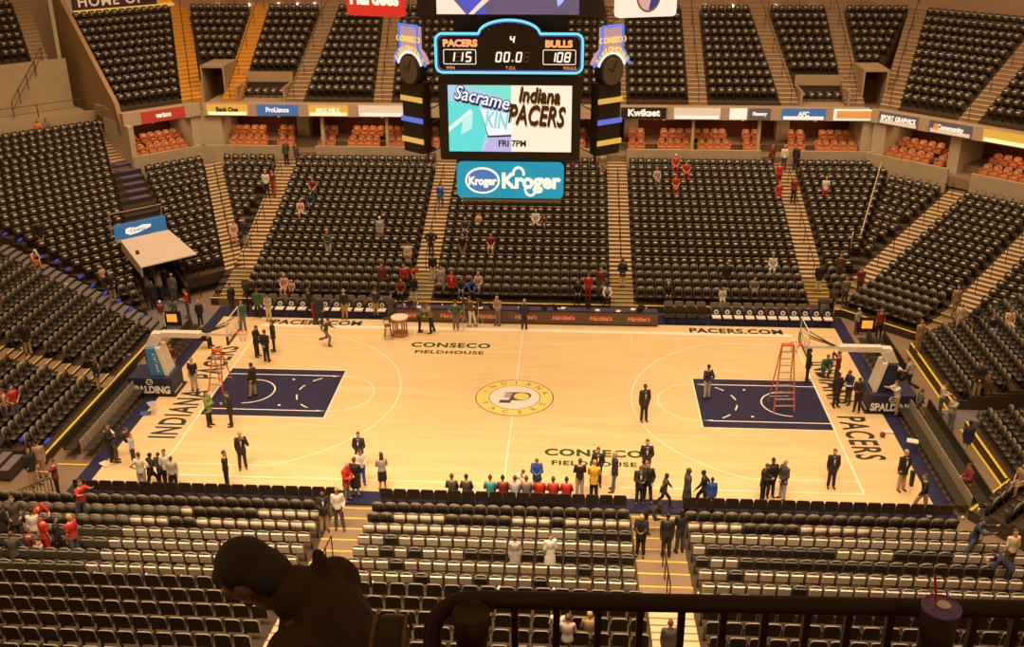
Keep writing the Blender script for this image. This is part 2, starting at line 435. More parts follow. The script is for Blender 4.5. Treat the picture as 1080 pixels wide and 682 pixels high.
# ------------------------------------------------------------ the bowl: eight sides of an octagon
R2 = 2 ** -.5
SIDES = {'N': (0, 1), 'NE': (R2, R2), 'E': (1, 0), 'SE': (R2, -R2), 'S': (0, -1), 'SW': (-R2, -R2), 'W': (-1, 0), 'NW': (-R2, R2)}
def side_pt(side, s, d, z):
    nx, ny = SIDES[side]; return (nx * d + ny * s, ny * d - nx * s, z)
def side_rot(side):
    nx, ny = SIDES[side]; return math.atan2(ny, nx) - PI / 2
GROUND = []           # everything a foot can stand on: (verts, faces)
SEATS = {'stadium': [], 'telescopic': [], 'upper': []}
def lin(a, b=0, d0=0): return lambda d: a + b * (d - d0)
def stand(name, side, d0, z0, tread, rise, n, cols, kind, mt, seats=None, pitch=.53, front=.75, side_mt=None, base=None, edge=None, label=None, lift=.85, inset=.12, fmt=None):
    """stepped rows; cols = list of (left(d), right(d)) seat blocks; d0 is the line of the first row's seat backs"""
    g = MB()
    for k in range(n):
        f = d0 - front + k * tread; z = z0 + k * rise; b = (z - rise - .35) if base is None else base
        for bi, (L, Rr) in enumerate(cols):
            l0, l1, r0, r1 = L(f), L(f + tread), Rr(f), Rr(f + tread)
            if r0 - l0 < .1: continue
            P = [(l0, f), (r0, f), (r1, f + tread), (l1, f + tread)]
            g.hexa([side_pt(side, s, d, b) for s, d in P], [side_pt(side, s, d, z) for s, d in P], mt, side_mt or mt)
            if edge is not None and k in edge:
                P = [(l0, f), (r0, f), (r0, f + .12), (l0, f + .12)]
                g.hexa([side_pt(side, s, d, z) for s, d in P], [side_pt(side, s, d, z + .012) for s, d in P], M['yellow'])
            if seats:
                sb = d0 + k * tread
                a = L(sb) + inset; c = Rr(sb) - inset
                m = int((c - a) / pitch)
                if m < 1: continue
                st = (c - a) / m if m > 3 else pitch
                for i in range(m):
                    s = a + st * (i + .5)
                    x, y, _ = side_pt(side, s, sb, z)
                    SEATS[seats].append((x, y, z, side_rot(side), side, k, i, m, bi))
    GROUND.append(([tuple(p) for p in g.v], list(g.f)))
    # points wound as (left, right, ...) run clockwise on some sides: let the mesh sort its normals
    o = g.build(name, kind='structure', label=label)
    bmm = bmesh.new(); bmm.from_mesh(o.data); bmesh.ops.recalc_face_normals(bmm, faces=bmm.faces); bmm.to_mesh(o.data); bmm.free()
    return o
def aisle(name, side, d0, z0, tread, rise, n, c, w, front=.75, mt='tread', rmt='riser', yellow=False, label=None, sub=2, base=None, raised=.004):
    """stairs running up between two seat blocks, sub steps per row"""
    g = MB(); t = tread / sub; r = rise / sub
    for k in range(n * sub):
        f = d0 - front + k * t; z = z0 + raised - rise + (k + 1) * r + (0 if sub == 1 else 0)
        z = z0 + raised + (k // sub) * rise + (k % sub) * r
        P = [(c(f) - w / 2, f), (c(f) + w / 2, f), (c(f + t) + w / 2, f + t), (c(f + t) - w / 2, f + t)]
        b = z - r - .3
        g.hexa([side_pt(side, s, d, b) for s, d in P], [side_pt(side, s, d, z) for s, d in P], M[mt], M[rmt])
        P = [(c(f) - w / 2, f - .01), (c(f) + w / 2, f - .01), (c(f) + w / 2, f + .055), (c(f) - w / 2, f + .055)]
        g.hexa([side_pt(side, s, d, z) for s, d in P], [side_pt(side, s, d, z + .01) for s, d in P], M['yellow'] if yellow else M[rmt])
    GROUND.append(([tuple(p) for p in g.v], list(g.f)))
    o = g.build(name, kind='structure', label=label)
    bmm = bmesh.new(); bmm.from_mesh(o.data); bmesh.ops.recalc_face_normals(bmm, faces=bmm.faces); bmm.to_mesh(o.data); bmm.free()
    return o
def handrail(side, pts, label, h=.9, gap=1.6, brk=2):
    """centre handrail up an aisle; pts = list of (s, d, z)"""
    root = empty('aisle_handrail', side_pt(side, *pts[0]), 0, label=label, cat='handrail', group='centre handrails of the aisles')
    o = Vector(side_pt(side, *pts[0]))
    P = [Vector(side_pt(side, *p)) - o for p in pts]
    r = MB(); r.path([p + Vector((0, 0, h)) for p in P], .028, M['rail'], 6); r.build('rail', root)
    for p in P: q = MB(); q.tube(p - Vector((0, 0, .05)), p + Vector((0, 0, h)), .022, M['rail'], 6); q.build('post', root)
    return root

TR, RI, PR = .8, .255, .175
NX = [-17.1, -6.1, 5.45, 16.6]
hw = .66
miterN_R = lambda d: 19.27 + .414 * (d - 14.95)
miterN_L = lambda d: -18.0 - .414 * (d - 14.95)
colsN = [(lambda d: miterN_L(d) + .62, lin(NX[0] - hw)), (lin(NX[0] + hw), lin(NX[1] - hw)), (lin(NX[1] + hw), lin(NX[2] - hw)), (lin(NX[2] + hw), lin(NX[3] - hw)), (lin(NX[3] + hw), miterN_R)]
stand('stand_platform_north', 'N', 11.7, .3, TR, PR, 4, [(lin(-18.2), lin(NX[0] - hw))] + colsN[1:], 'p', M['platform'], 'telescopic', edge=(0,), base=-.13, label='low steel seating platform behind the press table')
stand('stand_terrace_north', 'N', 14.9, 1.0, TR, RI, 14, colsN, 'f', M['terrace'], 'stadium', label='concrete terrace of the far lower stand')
ordn = ['first', 'second', 'third', 'fourth', 'fifth', 'sixth', 'seventh', 'eighth', 'ninth', 'tenth', 'eleventh', 'twelfth']
wN = ['leftmost far aisle', 'far aisle left of the scoreboard', 'far aisle right of the scoreboard', 'rightmost straight far aisle']
for i, x in enumerate(NX):
    aisle('stair_north', 'N', 11.7, .3, TR, PR, 4, lin(x), 2 * hw, yellow=True, mt='deck_floor', label='yellow edged steps of the ' + wN[i], sub=2)
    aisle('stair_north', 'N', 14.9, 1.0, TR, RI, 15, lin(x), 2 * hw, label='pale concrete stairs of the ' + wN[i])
    handrail('N', [(x, 14.2 + .8 * k * 2, 1.0 + RI * k * 2) for k in range(7)], 'thin dark centre handrail in the ' + wN[i])
aisle('stair_corner', 'NW', 23.25, 1.0, TR, RI, 14, lambda d: -2.16 + .414 * (d - 23.3), 1.25, label='pale stairs of the left corner aisle above the tunnel')
handrail('NW', [(-2.16 + .414 * (22.6 + 1.6 * k - 23.3), 22.6 + 1.6 * k, 1.0 + RI * 2 * k) for k in range(7)], 'thin dark handrail in the left corner aisle')
# NE facet
mNE = lambda d: 3.05 - .414 * (d - 24.2)
mNE2 = lambda d: 9.95 + .414 * (d - 24.2)
stand('stand_platform_northeast', 'NE', 20.95, .3, TR, PR, 4, [(lin(4.6), lin(9.1))], 'p', M['platform'], 'telescopic', edge=(0,), base=-.13, label='low seating platform in the right corner')
colsNE = [(lambda d: mNE(d) + .0, lin(3.9 - .62)), (lin(3.9 + .62), lin(9.8 - .62)), (lin(9.8 + .62), lin(16.5))]
stand('stand_terrace_northeast', 'NE', 24.15, 1.0, TR, RI, 14, colsNE, 'f', M['terrace'], 'stadium', label='terrace of the right corner stand')
for i, (s, w) in enumerate(((3.9, 'right corner aisle'), (9.8, 'aisle at the right picture edge'))):
    aisle('stair_northeast', 'NE', 20.95, .3, TR, PR, 4, lin(s), 1.24, yellow=True, mt='deck_floor', label='yellow edged lower steps of the ' + w, sub=1)
    aisle('stair_northeast', 'NE', 24.15, 1.0, TR, RI, 16 if i == 0 else 14, lin(s), 1.24, label='pale concrete stairs of the ' + w)
    handrail('NE', [(s, 23.4 + 1.6 * k, 1.0 + RI * 2 * k) for k in range(7)], 'dark centre handrail in the ' + w)
# E end stand
mE_N = lambda d: -(8.7 + .414 * (d - 20.9))        # s = -Y on E
stand('stand_platform_east', 'E', 20.85, .3, .85, .2, 8, [(lambda d: max(-6.6 - .414 * (d - 20.1), -12), lin(-.1)), (lin(1.85), lambda d: 6.6 + .35 * (d - 20.1))], 'p', M['platform'], 'telescopic', pitch=.52, edge=(0,), base=-.13, label='seating platforms behind the right basket')
# SE corner
stand('stand_platform_southeast', 'SE', 19.75, .3, .85, .2, 6, [(lambda d: -9.6 - .3 * (d - 19), lambda d: -6.3 + .2 * (d - 19))], 'p', M['platform'], 'telescopic', edge=(0,), base=-.13, label='angled seating platforms in the near right corner')
# NW facet
mNW = lambda d: -10.1 - .414 * (d - 23.3)
rNW = lambda d: -8.75 + .313 * (d - 21)
stand('stand_platform_northwest', 'NW', 20.9, .4, TR, .2, 3, [(mNW, rNW)], 'p', M['platform'], 'telescopic', base=-.13, label='front rows beside the tunnel mouth')
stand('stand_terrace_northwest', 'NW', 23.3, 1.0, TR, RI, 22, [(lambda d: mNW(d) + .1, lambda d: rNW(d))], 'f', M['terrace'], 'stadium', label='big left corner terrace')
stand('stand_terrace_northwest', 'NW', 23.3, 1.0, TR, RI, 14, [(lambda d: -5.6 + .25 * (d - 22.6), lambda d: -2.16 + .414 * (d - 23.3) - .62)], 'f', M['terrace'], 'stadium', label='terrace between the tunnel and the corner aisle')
aisle('stair_upper_left', 'NW', 35.3, 1.0 + RI * 15, TR, RI, 8, lambda d: rNW(d) + .62, 1.2, label='purple lit steps beside the left boxes')
# W end stand
colsW = [(lin(-7.0), lin(-.65)), (lin(.65), lambda d: 5.5 + .414 * (d - 19.35))]
stand('stand_platform_west', 'W', 20.1, .3, .9, .25, 12, colsW, 'p', M['platform'], 'telescopic', edge=(0,), base=-.13, label='seating platforms behind the left basket')
aisle('stair_west', 'W', 20.1, .3, .9, .25, 12, lin(0), 1.3, yellow=True, mt='deck_floor', rmt='platform', label='yellow edged steps through the left end stand')
aisle('stair_west', 'W', 20.1, .3, .9, .25, 12, lambda d: 6.4 + .414 * (d - 19.35), 1.3, mt='carpet', rmt='platform', label='blue lit steps between the two left stands')
aisle('stair_west', 'W', 20.9, .4, .9, .25, 6, lin(-7.7), 1.3, mt='carpet', rmt='platform', label='blue lit steps at the near end of the left stand')
# S near stand
SP0, SPZ, SPT, SPR = 10.85, .28, .86, .12
NP = 7
SD0 = SP0 + NP * SPT
mS_R = lambda d: 17.3 + .9 * (d - 10)
colsS = [(lambda d: -20.5 - .3 * (d - 10), lin(-5.55 - 0.7)), (lin(-5.55 + .7), lambda d: 5.9 - (.88 if d < SD0 - .8 else .7)), (lambda d: 5.9 + (.88 if d < SD0 - .8 else .7), lambda d: min(16.3 + .7 * (d - 10), 20.5))]
# on the near side s = -X, so blocks are mirrored
def mir(c): return [(lambda d, r=r: -r(d), lambda d, l=l: -l(d)) for l, r in c]
stand('stand_platform_south', 'S', SP0, SPZ, SPT, SPR, NP, mir(colsS), 'p', M['platform'], 'telescopic', pitch=.48, base=-.13, edge=(), label='near platform with pale backed seats')
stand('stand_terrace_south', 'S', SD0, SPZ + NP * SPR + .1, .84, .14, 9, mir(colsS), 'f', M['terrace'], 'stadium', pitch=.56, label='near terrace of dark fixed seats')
for x, w in ((-5.55, 'near left aisle'), (5.9, 'near middle aisle')):
    aisle('stair_south', 'S', SP0, SPZ, SPT, SPR, NP, lin(-x), 1.4 if x < 0 else 1.76, yellow=True, mt='deck_floor', label='yellow edged lower steps of the ' + w, sub=1)
    aisle('stair_south', 'S', SD0, SPZ + NP * SPR + .1, .84, .14, 9, lin(-x), 1.4, label='pale stairs of the ' + w)
    handrail('S', [(-x, SP0 + SPT * 3.5 + .86 * k, SPZ + SPR * 3.5 + .13 * k) for k in range(4)], 'dark bent handrail in the ' + w)

# ------------------------------------------------------------ upper deck
UZ, UT, UR = 8.5, .8, .45
OFF = {'N': 0, 'NE': 7.8, 'NW': 8.7}
def up(name, side, cols, n=11, k0=0, label=None):
    d0 = 27.5 + .75 + OFF[side] + k0 * UT
    return stand(name, side, d0, UZ + k0 * UR, UT, UR, n - k0, cols, 'f', M['terrace'], 'stadium', label=label)
uw = .62
umR = lambda d: .414 * d + 11.03
umL = lambda d: -(.414 * d + 12.3)
ux = [lambda d: -16.85 + .095 * (d - 27.2), lambda d: -10.65 - .06 * (d - 27.2), lin(-5.5), lin(5.4), lin(10.85), lambda d: 17.05 - .13 * (d - 27.2)]
def blk(a, b): return (lambda d: a(d) + uw, lambda d: b(d) - uw)
up('upper_terrace_north', 'N', [blk(ux[0], ux[1]), blk(ux[1], ux[2]), blk(ux[2], ux[3]), blk(ux[3], ux[4]), blk(ux[4], ux[5])], label='dark upper deck terrace across the far side')
up('upper_terrace_north', 'N', [(lambda d: ux[5](d) + uw, lin(21.3 - uw)), (lin(-21.3 + uw), lambda d: ux[0](d) - uw)], k0=3, label='short upper blocks above the parapets')
up('upper_terrace_north', 'N', [(lin(21.3 + uw), lambda d: umR(d) - .6 + .13 * (d - 27.5)), (lambda d: umL(d) + .6, lin(-21.3 - uw))], k0=4, label='short upper blocks above the portals')
neU = lambda d: ((.414 * (d - 7.8) + 11.03) - (d - 7.8)) * R2 + 0.0
neU = lambda d: -6.13 - .42 * (d - 44.33)
nwU = lambda d: 6.26 + .45 * (d - 44.89)
up('upper_terrace_northeast', 'NE', [(lambda d: neU(d) + uw, lin(3.05 - uw)), (lin(3.05 + uw), lin(10))], label='upper deck terrace in the right corner')
up('upper_terrace_northwest', 'NW', [(lambda d: -2.2 + .1 * (d - 42), lambda d: nwU(d) - .75)], label='upper deck terrace in the left corner')
names = ['upper aisle left of the boxes sign', 'upper aisle beside the left clock', 'upper aisle behind the left clock', 'upper aisle behind the right clock', 'upper aisle right of the scoreboard', 'slanting upper aisle on the right']
for c, w in zip(ux, names):
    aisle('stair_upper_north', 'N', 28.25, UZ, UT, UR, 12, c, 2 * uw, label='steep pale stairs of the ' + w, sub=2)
for x in (21.3, -21.3):
    aisle('stair_upper_north', 'N', 28.25, UZ, UT, UR, 12, lin(x), 2 * uw, label='steep stairs beside the %s portal' % ('right' if x > 0 else 'left'), sub=2, mt='tread' if x > 0 else 'goldtread', rmt='riser' if x > 0 else 'goldriser')
aisle('stair_upper_north', 'NE', 36.05, UZ, UT, UR, 12, neU, 1.4, label='steep corner stairs of the right upper deck')
aisle('stair_upper_north', 'NE', 36.05, UZ, UT, UR, 12, lin(3.05), 1.24, label='upper stairs at the right picture edge')
aisle('stair_upper_north', 'NW', 37.0, UZ, UT, UR, 12, nwU, 1.5, mt='goldtread', rmt='goldriser', label='yellow lit corner stairs of the left upper deck')
def upts(c, off=0, n=5):
    return [(c(27.5 + off + 2.4 * k), 27.5 + off + 2.4 * k, UZ + UR * 3 * k) for k in range(n)]
for c, w in zip([ux[0], ux[1], ux[4], ux[5], lin(21.3), lin(-21.3)], ['upper aisle left of the clock pair', 'upper aisle beside the left clock', 'upper aisle right of the right clock', 'slanting upper aisle on the right', 'stairs right of the blue sign', 'yellow stairs right of the left portal']):
    handrail('N', upts(c), 'thin dark handrail of the ' + w)
handrail('NE', upts(neU, 7.8), 'thin dark handrail of the right corner upper stairs')
handrail('NE', upts(lin(3.05), 7.8), 'thin dark handrail of the upper stairs at the right edge')
handrail('NW', upts(nwU, 8.7), 'thin dark handrail of the yellow corner stairs')

# decks and walls behind
g = MB()
def slab(side, s0, s1, d0, d1, z0, z1, mt, b=None):
    P = [(s0, d0), (s1, d0), (s1, d1), (s0, d1)]
    (b or g).hexa([side_pt(side, s, d, z0) for s, d in P], [side_pt(side, s, d, z1) for s, d in P], mt)
def fix(o):
    b = bmesh.new(); b.from_mesh(o.data); bmesh.ops.recalc_face_normals(b, faces=b.faces); b.to_mesh(o.data); b.free(); return o
slab('N', -30, 30, 36.9, 38, 8, 19, M['wall'])
fix(g.build('wall_north', kind='structure', label='plain brown wall above the far upper deck')); g = MB()
slab('NE', -9, 14, 44.9, 46, 8, 19, M['wall'])
fix(g.build('wall_northeast', kind='structure', label='brown wall above the right corner deck')); g = MB()
slab('NW', -.8, 9.5, 46.2, 47.2, 8, 22, M['wall']); slab('NW', -22, -1.4, 50.6, 51.5, 6, 24, M['wall'])
fix(g.build('wall_northwest', kind='structure', label='brown wall above the left corner deck')); g = MB()
# slanting concrete wall left of the corner deck
P = [(35.6, 7.6), (36.2, 8.9), (47.6, 15.6), (48.4, 15.6), (48.4, 7.0), (35.6, 7.0)]
m2 = MB()
k = len(m2.v)
for off in (0, .3):
    for d, z in P: m2.v.append(side_pt('NW', -2.75 + .1 * (d - 36.4) - off, d, z))
n = len(P); m2.f = [tuple(range(n)), tuple(reversed(range(n, 2 * n)))] + [(q, (q + 1) % n, n + (q + 1) % n, n + q) for q in range(n)]
m2.mi = [m2.m(M['ramp'])] * len(m2.f)
fix(m2.build('wall_ramp_side', kind='structure', label='tall slanting concrete wall beside the left upper deck'))
# portals in the upper deck
for s in (-1, 1):
    g = MB()
    xa, xb = (21.9, 23.35) if s > 0 else (-23.35, -21.9)
    y0, y1, z0, z1 = 28.2, 31.2, 8.0, 10.45
    g.box(xa - .12, xa, y0, y1, z0, z1, M['concrete']); g.box(xb, xb + .12, y0, y1, z0, z1, M['concrete'])
    g.box(xa - .12, xb + .12, y0, y1, z1, z1 + .14, M['concrete']); g.box(xa, xb, y1 - .4, y1, z0, z1, M['portal'])
    g.box(xa, xb, 27.2, y1, z0 - .1, z0, M['deck_floor'])
    g.build('wall_portal', kind='structure', label='concrete portal opening in the %s upper deck' % ('right' if s > 0 else 'left'))
    g = MB()
    xa, xb = (17.6, 20.9) if s > 0 else (-20.9, -17.4)
    g.box(xa, xb, 29.75, 29.9, 9.25, 9.95, M['concrete']); g.box(xa, xa + .15, 27.4, 29.8, 8.3, 9.3, M['concrete']); g.box(xb - .15, xb, 27.4, 29.8, 8.3, 9.3, M['concrete'])
    g.box(xa, xb, 29.8, 29.95, 8.1, 9.3, M['darkin']); g.box(xa, xb, 27.4, 29.8, 8.0, 8.1, M['deck_floor'])
    g.build('wall_parapet', kind='structure', label='low parapet under the %s short upper block' % ('right' if s > 0 else 'left'))
    for i in range(5):
        SEATS['stadium'].append((xa + .5 + i * .58, 29.0, 8.1, 0, 'N', 0, i, 5, 0))
for s0, s1, sd, d0, d1, z, w in ((-18.2, -14.9, 'N', 25.6, 27.0, 4.35, 'left box stairs'), (14.9, 17.9, 'N', 25.6, 27.0, 4.35, 'right box stairs'), (-22.5, -20.3, 'N', 25.2, 27.0, 4.2, 'left corner aisle'), (-16, -3.2, 'NW', 40.3, 41.3, 6.4, 'left corner stand')):
    g = MB(); slab(sd, s0, s1, d0, d1, z - .2, z, M['tread'])
    GROUND.append(([tuple(p) for p in g.v], list(g.f))); fix(g.build('floor_landing', kind='structure', label='landing at the head of the ' + w)); g = MB()
# the glowing banner above the left upper deck
b = empty('fan_banner', side_pt('NW', 2.1, 46.0, 14.05), side_rot('NW'), label='purple and gold banner with lettering above the left upper deck', cat='banner')
g = MB(); g.box(-3.4, 2.9, 0, .1, -.25, 1.0, mat('plum_banner', (.06, .02, .05), .6)); g.build('panel', b)
g = MB(); g.box(-3.4, 4.8, -.1, 0, -.42, -.2, emat('gold_glow', (.8, .42, .05), .9)); g.box(2.9, 3.0, -.04, 0, -.3, 1, M['yellow']); g.build('border', b)
text('HOME OF', 1.0, emat('gold_letters', (.75, .5, .25), .7), (-.6, -.03, .33), (PI / 2, 0, 0), b, sx=1.0, space=1.15, ext=.01, bold=.02)
g = MB(); g.box(3.0, 4.8, 0, .1, -.25, 1.0, M['goldtread']); g.build('end_panel', b)
text('FANS', .9, mat('plum_ink', (.1, .04, .05), .6), (3.9, -.03, .35), (PI / 2, 0, 0), b, sx=.8, ext=.01)
# rail and bulbs along the top wall
r = empty('wall_rail', (0, 36.2, 13.5), label='thin dark rail along the top of the far upper deck', cat='railing')
g = MB()
g.tube((-24, 0, 1.0), (24, 0, 1.0), .025, M['rail'], 6); g.build('rail', r)
for i in range(22): g = MB(); g.tube((-23.1 + i * 2.2, 0, -.05), (-23.1 + i * 2.2, 0, 1.0), .02, M['rail'], 6); g.build('post', r)
glow = emat('bulb_glow', (1.0, .8, .55), 3.5)
for i, (u, v) in enumerate(((229, 5), (263, 5), (294, 4), (332, 4), (744, 6), (773, 6), (818, 6), (858, 7), (314, 4))):
    p = aty(u, v, 36.8)
    g = MB(); g.lathe([(.02, .0), (.09, .02), (.1, .06), (.06, .12), (.02, .14)], (0, 0, 0), glow, 10)
    o = g.build('wall_lamp'); o.location = p; o.rotation_euler = (PI / 2, 0, 0)
    tag(o, 'small round glowing lamp on the top wall, %s from left' % nth_(i), 'lamp', 'round lamps on the top wall')
# the left landing with railing
g = MB()
slab('NW', -14, -3.0, 40.9, 43.6, 7.4, 7.6, M['landing'])
slab('NW', -20, -2.75, 40.6, 40.9, 6.2, 7.75, M['landing'])
fix(g.build('wall_landing', kind='structure', label='pale concrete landing at the upper left')); g = MB()
stand('upper_terrace_left', 'NW', 44.6, 11.0, .8, .45, 7, [(lambda d: -16, lambda d: -5.6 + .2 * (d - 43))], 'f', M['terrace'], 'stadium', label='dark seat rows at the top left edge')
aisle('stair_upper_edge', 'NW', 44.6, 11.0, .8, .45, 8, lambda d: -5.0 + .2 * (d - 43), 1.1, label='concrete steps at the top left edge')
g = MB(); slab('NW', -14, -3.2, 43.6, 43.9, 7.4, 11.0, M['landing']); fix(g.build('wall_step', kind='structure', label='concrete face below the top left rows')); g = MB()
for nm, P in (('sloping dark railing on the upper left landing', [(-7.7, 42.2, 7.7), (-7.0, 42.6, 8.5), (-6.2, 43.0, 9.3), (-5.4, 43.4, 10.1), (-4.7, 43.8, 10.9)]), ('level dark railing along the front of the upper left landing', [(-14, 41.0, 7.6), (-11.5, 41.0, 7.6), (-9, 41.0, 7.6), (-6.5, 41.0, 7.6), (-3.4, 41.0, 7.6)])):
    root = empty('landing_railing', side_pt('NW', *P[0]), label=nm, cat='railing'); o = Vector(side_pt('NW', *P[0]))
    Q = [Vector(side_pt('NW', *p)) - o for p in P]
    g2 = MB(); g2.path([q + Vector((0, 0, 1)) for q in Q], .03, M['rail'], 6); g2.path([q + Vector((0, 0, .5)) for q in Q], .02, M['rail'], 6); g2.build('rail', root)
    for q in Q: g2 = MB(); g2.tube(q, q + Vector((0, 0, 1)), .035, M['rail'], 6); g2.build('post', root)

# ------------------------------------------------------------ box seats between the decks
fas = {'N': 26.4, 'NE': 34.2, 'NW': 35.1}
def run(side, s0, s1):
    """floor, front wall, back wall and ceiling of the boxes along one side"""
    D = fas[side]
    g = MB(); slab(side, s0, s1, D - .4, D + 5, 4.5, 5.15, M['deck_floor'], g); slab(side, s0, s1, D + 1.15, D + 5, 5.15, 5.6, M['deck_floor'], g)
    fix(g.build('floor_boxes', kind='structure', label='floor of the boxes between the decks'))
    g = MB(); slab(side, s0, s1, D + 3.6, D + 3.8, 5.1, 8.3, M['suite'], g); fix(g.build('wall_boxes', kind='structure', label='reddish back wall of the boxes'))
    g = MB(); slab(side, s0, s1, D, D + 5, 7.62, 8.3, M['concrete'], g); fix(g.build('ceiling_boxes', kind='structure', label='underside of the upper deck over the boxes'))
run('N', -22.9, 21.9); run('NE', -2.9, 9.5); run('NW', -3.0, 2.1)
def frontwall(side, s0, s1, label):
    D = fas[side]; g = MB(); slab(side, s0, s1, D - .62, D - .42, 3.9, 5.62, M['boxwall'], g)
    fix(g.build('wall_box_front', kind='structure', label=label))
def ux_(u, v, y): return float(aty(u, v, y)[0])
for a, b, w in ((207, 309, 'left boxes'), (333, 452, 'boxes beside the left clock'), (460, 640, 'boxes behind the scoreboard'), (661, 803, 'boxes right of the scoreboard'), (826, 938, 'boxes left of the right corner')):
    frontwall('N', ux_(a, 158, 25.9), ux_(b, 158, 25.9), 'concrete front wall of the ' + w)
frontwall('NE', -2.6, 3.1, 'concrete front wall of the right corner boxes'); frontwall('NE', 4.6, 9.5, 'concrete front wall of the boxes at the right edge')
frontwall('NW', -3.0, 2.2, 'concrete front wall of the left corner boxes')
def pier(side, s0, s1, label, d0=0, d1=3.6):
    D = fas[side]; g = MB(); slab(side, s0, s1, D + d0 + .05, D + d1, 4.6, 7.62, M['pier'], g)
    fix(g.build('wall_pier', kind='structure', label=label))
for a, b, w in ((206, 235, 'broad wall block at the left corner'), (304, 317, 'narrow wall left of the box stairs'), (660, 675, 'narrow wall right of the scoreboard'), (826, 840, 'narrow wall right of the box stairs'), (909, 937, 'broad wall block at the right corner')):
    pier('N', ux_(a, 140, 26.5), ux_(b, 140, 26.5), w, 0 if b - a > 20 else 2.5)
for u in (340, 408, 731, 801): pier('N', ux_(u - 1.5, 140, 26.5), ux_(u + 1.5, 140, 26.5), 'slim post between two boxes', .1, .5)
pier('NE', -2.7, -1.8, 'wall at the corner of the boxes'); pier('NE', 2.5, 3.2, 'wall beside the right corner passage', .3); pier('NW', -3.05, -2.7, 'dark end wall of the left corner boxes', -.6); pier('NW', 1.6, 2.2, 'wall at the left corner of the boxes')
# lamps in the boxes
for i, (x, sd) in enumerate(((-19.5, 'N'), (-12, 'N'), (8, 'N'), (13.5, 'N'), (18.5, 'N'), (0.3, 'NE'), (6.8, 'NE'), (-.5, 'NW'))):
    p = side_pt(sd, x, fas[sd] + 1.2, 7.5)
    l = area('box_lamp', p, 3.2, .5, 34, 150, (0, 0, side_rot(sd)), (1, .62, .32))
    q = side_pt(sd, x + .7, fas[sd] + 3.3, 6.9)
    for dx in (-.5, .2, .8):
        q = side_pt(sd, x + dx, fas[sd] + 3.45, 6.7 + .2 * math.sin(dx * 9))
        g = MB(); g.lathe([(.04, -.12), (.12, -.08), (.12, .06), (.05, .1)], (0, 0, 0), emat('amber_shade', (1.0, .3, .06), 1.1), 10)
        o = g.build('wall_sconce'); o.location = q
        tag(o, 'amber glowing lamp inside the boxes', 'lamp', 'amber lamps inside the boxes')
# fascia with the lit boards
def fascia(side, s0, s1):
    D = fas[side]; g = MB(); slab(side, s0, s1, D - .12, D + .1, 7.55, 8.42, M['fascia'], g)
    return fix(g.build('trim_fascia', kind='structure', label='pale fascia band carrying the lit advertising boards'))
fascia('N', -22.9, 21.95); fascia('NE', -2.9, 10); fascia('NW', -3.1, 2.3)
def board(side, s0, s1, body, col, tcol, label, size=.5, strip=None, strength=.8, sx=.9, img=None, bold=.02):
    D = fas[side] - .14
    c = (s0 + s1) / 2; w = s1 - s0
    root = empty('advertising_board', side_pt(side, c, D, 7.98), side_rot(side), label=label, cat='sign', group='lit boards along the fascia')
    g = MB(); g.box(-w / 2, w / 2, -.05, 0, -.37, .37, col); g.build('panel', root)
    if strip: g = MB(); g.box(-w / 2 + .1, w / 2 - .1, -.06, -.052, -.35, -.12, strip); g.build('glow_strip', root)
    if body: text(body, size, tcol, (.0, -.075, .02), (PI / 2, 0, 0), root, sx=sx, bold=bold, ext=.008)
    if img: img(root, w)
    return root
def bs(u0, u1): return ux_(u0, 117, 26.2), ux_(u1, 117, 26.2)
gold_b = emat('board_gold', (.78, .42, .05), .85); glow_y = emat('board_warm_glow', (1.0, .78, .38), 1.2); navyt = mat('board_ink', (.04, .03, .03), .5)
blue_b = emat('board_blue', (.05, .17, .40), .8); white_e = emat('board_white', (.95, .8, .62), 1.0); cream = emat('board_cream', (.85, .62, .4), .8)
black_b = mat('board_black', (.03, .02, .012), .4); red_b = emat('board_red', (.5, .04, .02), .8); or_b = emat('board_orange', (.85, .28, .06), .9); grey_b = emat('board_slate', (.16, .12, .12), .6)
board('N', *bs(218, 261), 'Bank One', gold_b, navyt, 'gold lit fascia board at the left corner', .42, glow_y)
board('N', *bs(271, 314), 'ProLiance', blue_b, white_e, 'blue fascia board with white lettering reading ProLiance', .44)
board('N', *bs(325, 367), 'MAX MILK', gold_b, white_e, 'gold fascia board with glowing white lettering', .4, glow_y)
board('N', *bs(378, 426), '', cream, white_e, 'cream lit fascia board next to the left clock', .3, white_e)
board('N', *bs(655, 703), 'Kwikset', black_b, white_e, 'black fascia board with white slanted lettering reading Kwikset', .62, None, sx=1.05, bold=.03)
board('N', *bs(711, 760), '', cream, white_e, 'plain glowing cream fascia board', .3, white_e)
board('N', *bs(770, 788), '', white_e, navyt, 'short glowing white fascia board')
board('N', *bs(790, 813), 'Flannery', grey_b, white_e, 'small slate fascia board with white lettering', .3)
board('N', *bs(825, 871), 'AFC', blue_b, white_e, 'blue fascia board with a white mark right of the stairs', .42, white_e)
board('N', *bs(880, 927), '', white_e, or_b, 'white edged orange glowing fascia board', .3, None, img=lambda r, w: (lambda g: (g.box(-w / 2 + .18, w / 2 - .18, -.07, -.055, -.22, .26, or_b), g.build('orange_field', r)))(MB()))
board('NE', -2.3, .45, 'SPORT GRAPHICS', grey_b, white_e, 'slate fascia board reading SPORT GRAPHICS', .42, cream, sx=.72)
board('NE', 1.2, 4.0, 'Community', grey_b, white_e, 'dark fascia board with an orange mark reading Community', .42, cream, sx=.85, img=lambda r, w: (lambda g: (g.prism(ring2d(-w / 2 + .5, .02, .2, 16)[:-1], -.09, -.055, or_b, 'y'), g.build('round_mark', r)))(MB()))
board('NE', 4.7, 7.6, '', gold_b, navyt, 'gold glowing fascia board at the right picture edge', .3, glow_y)
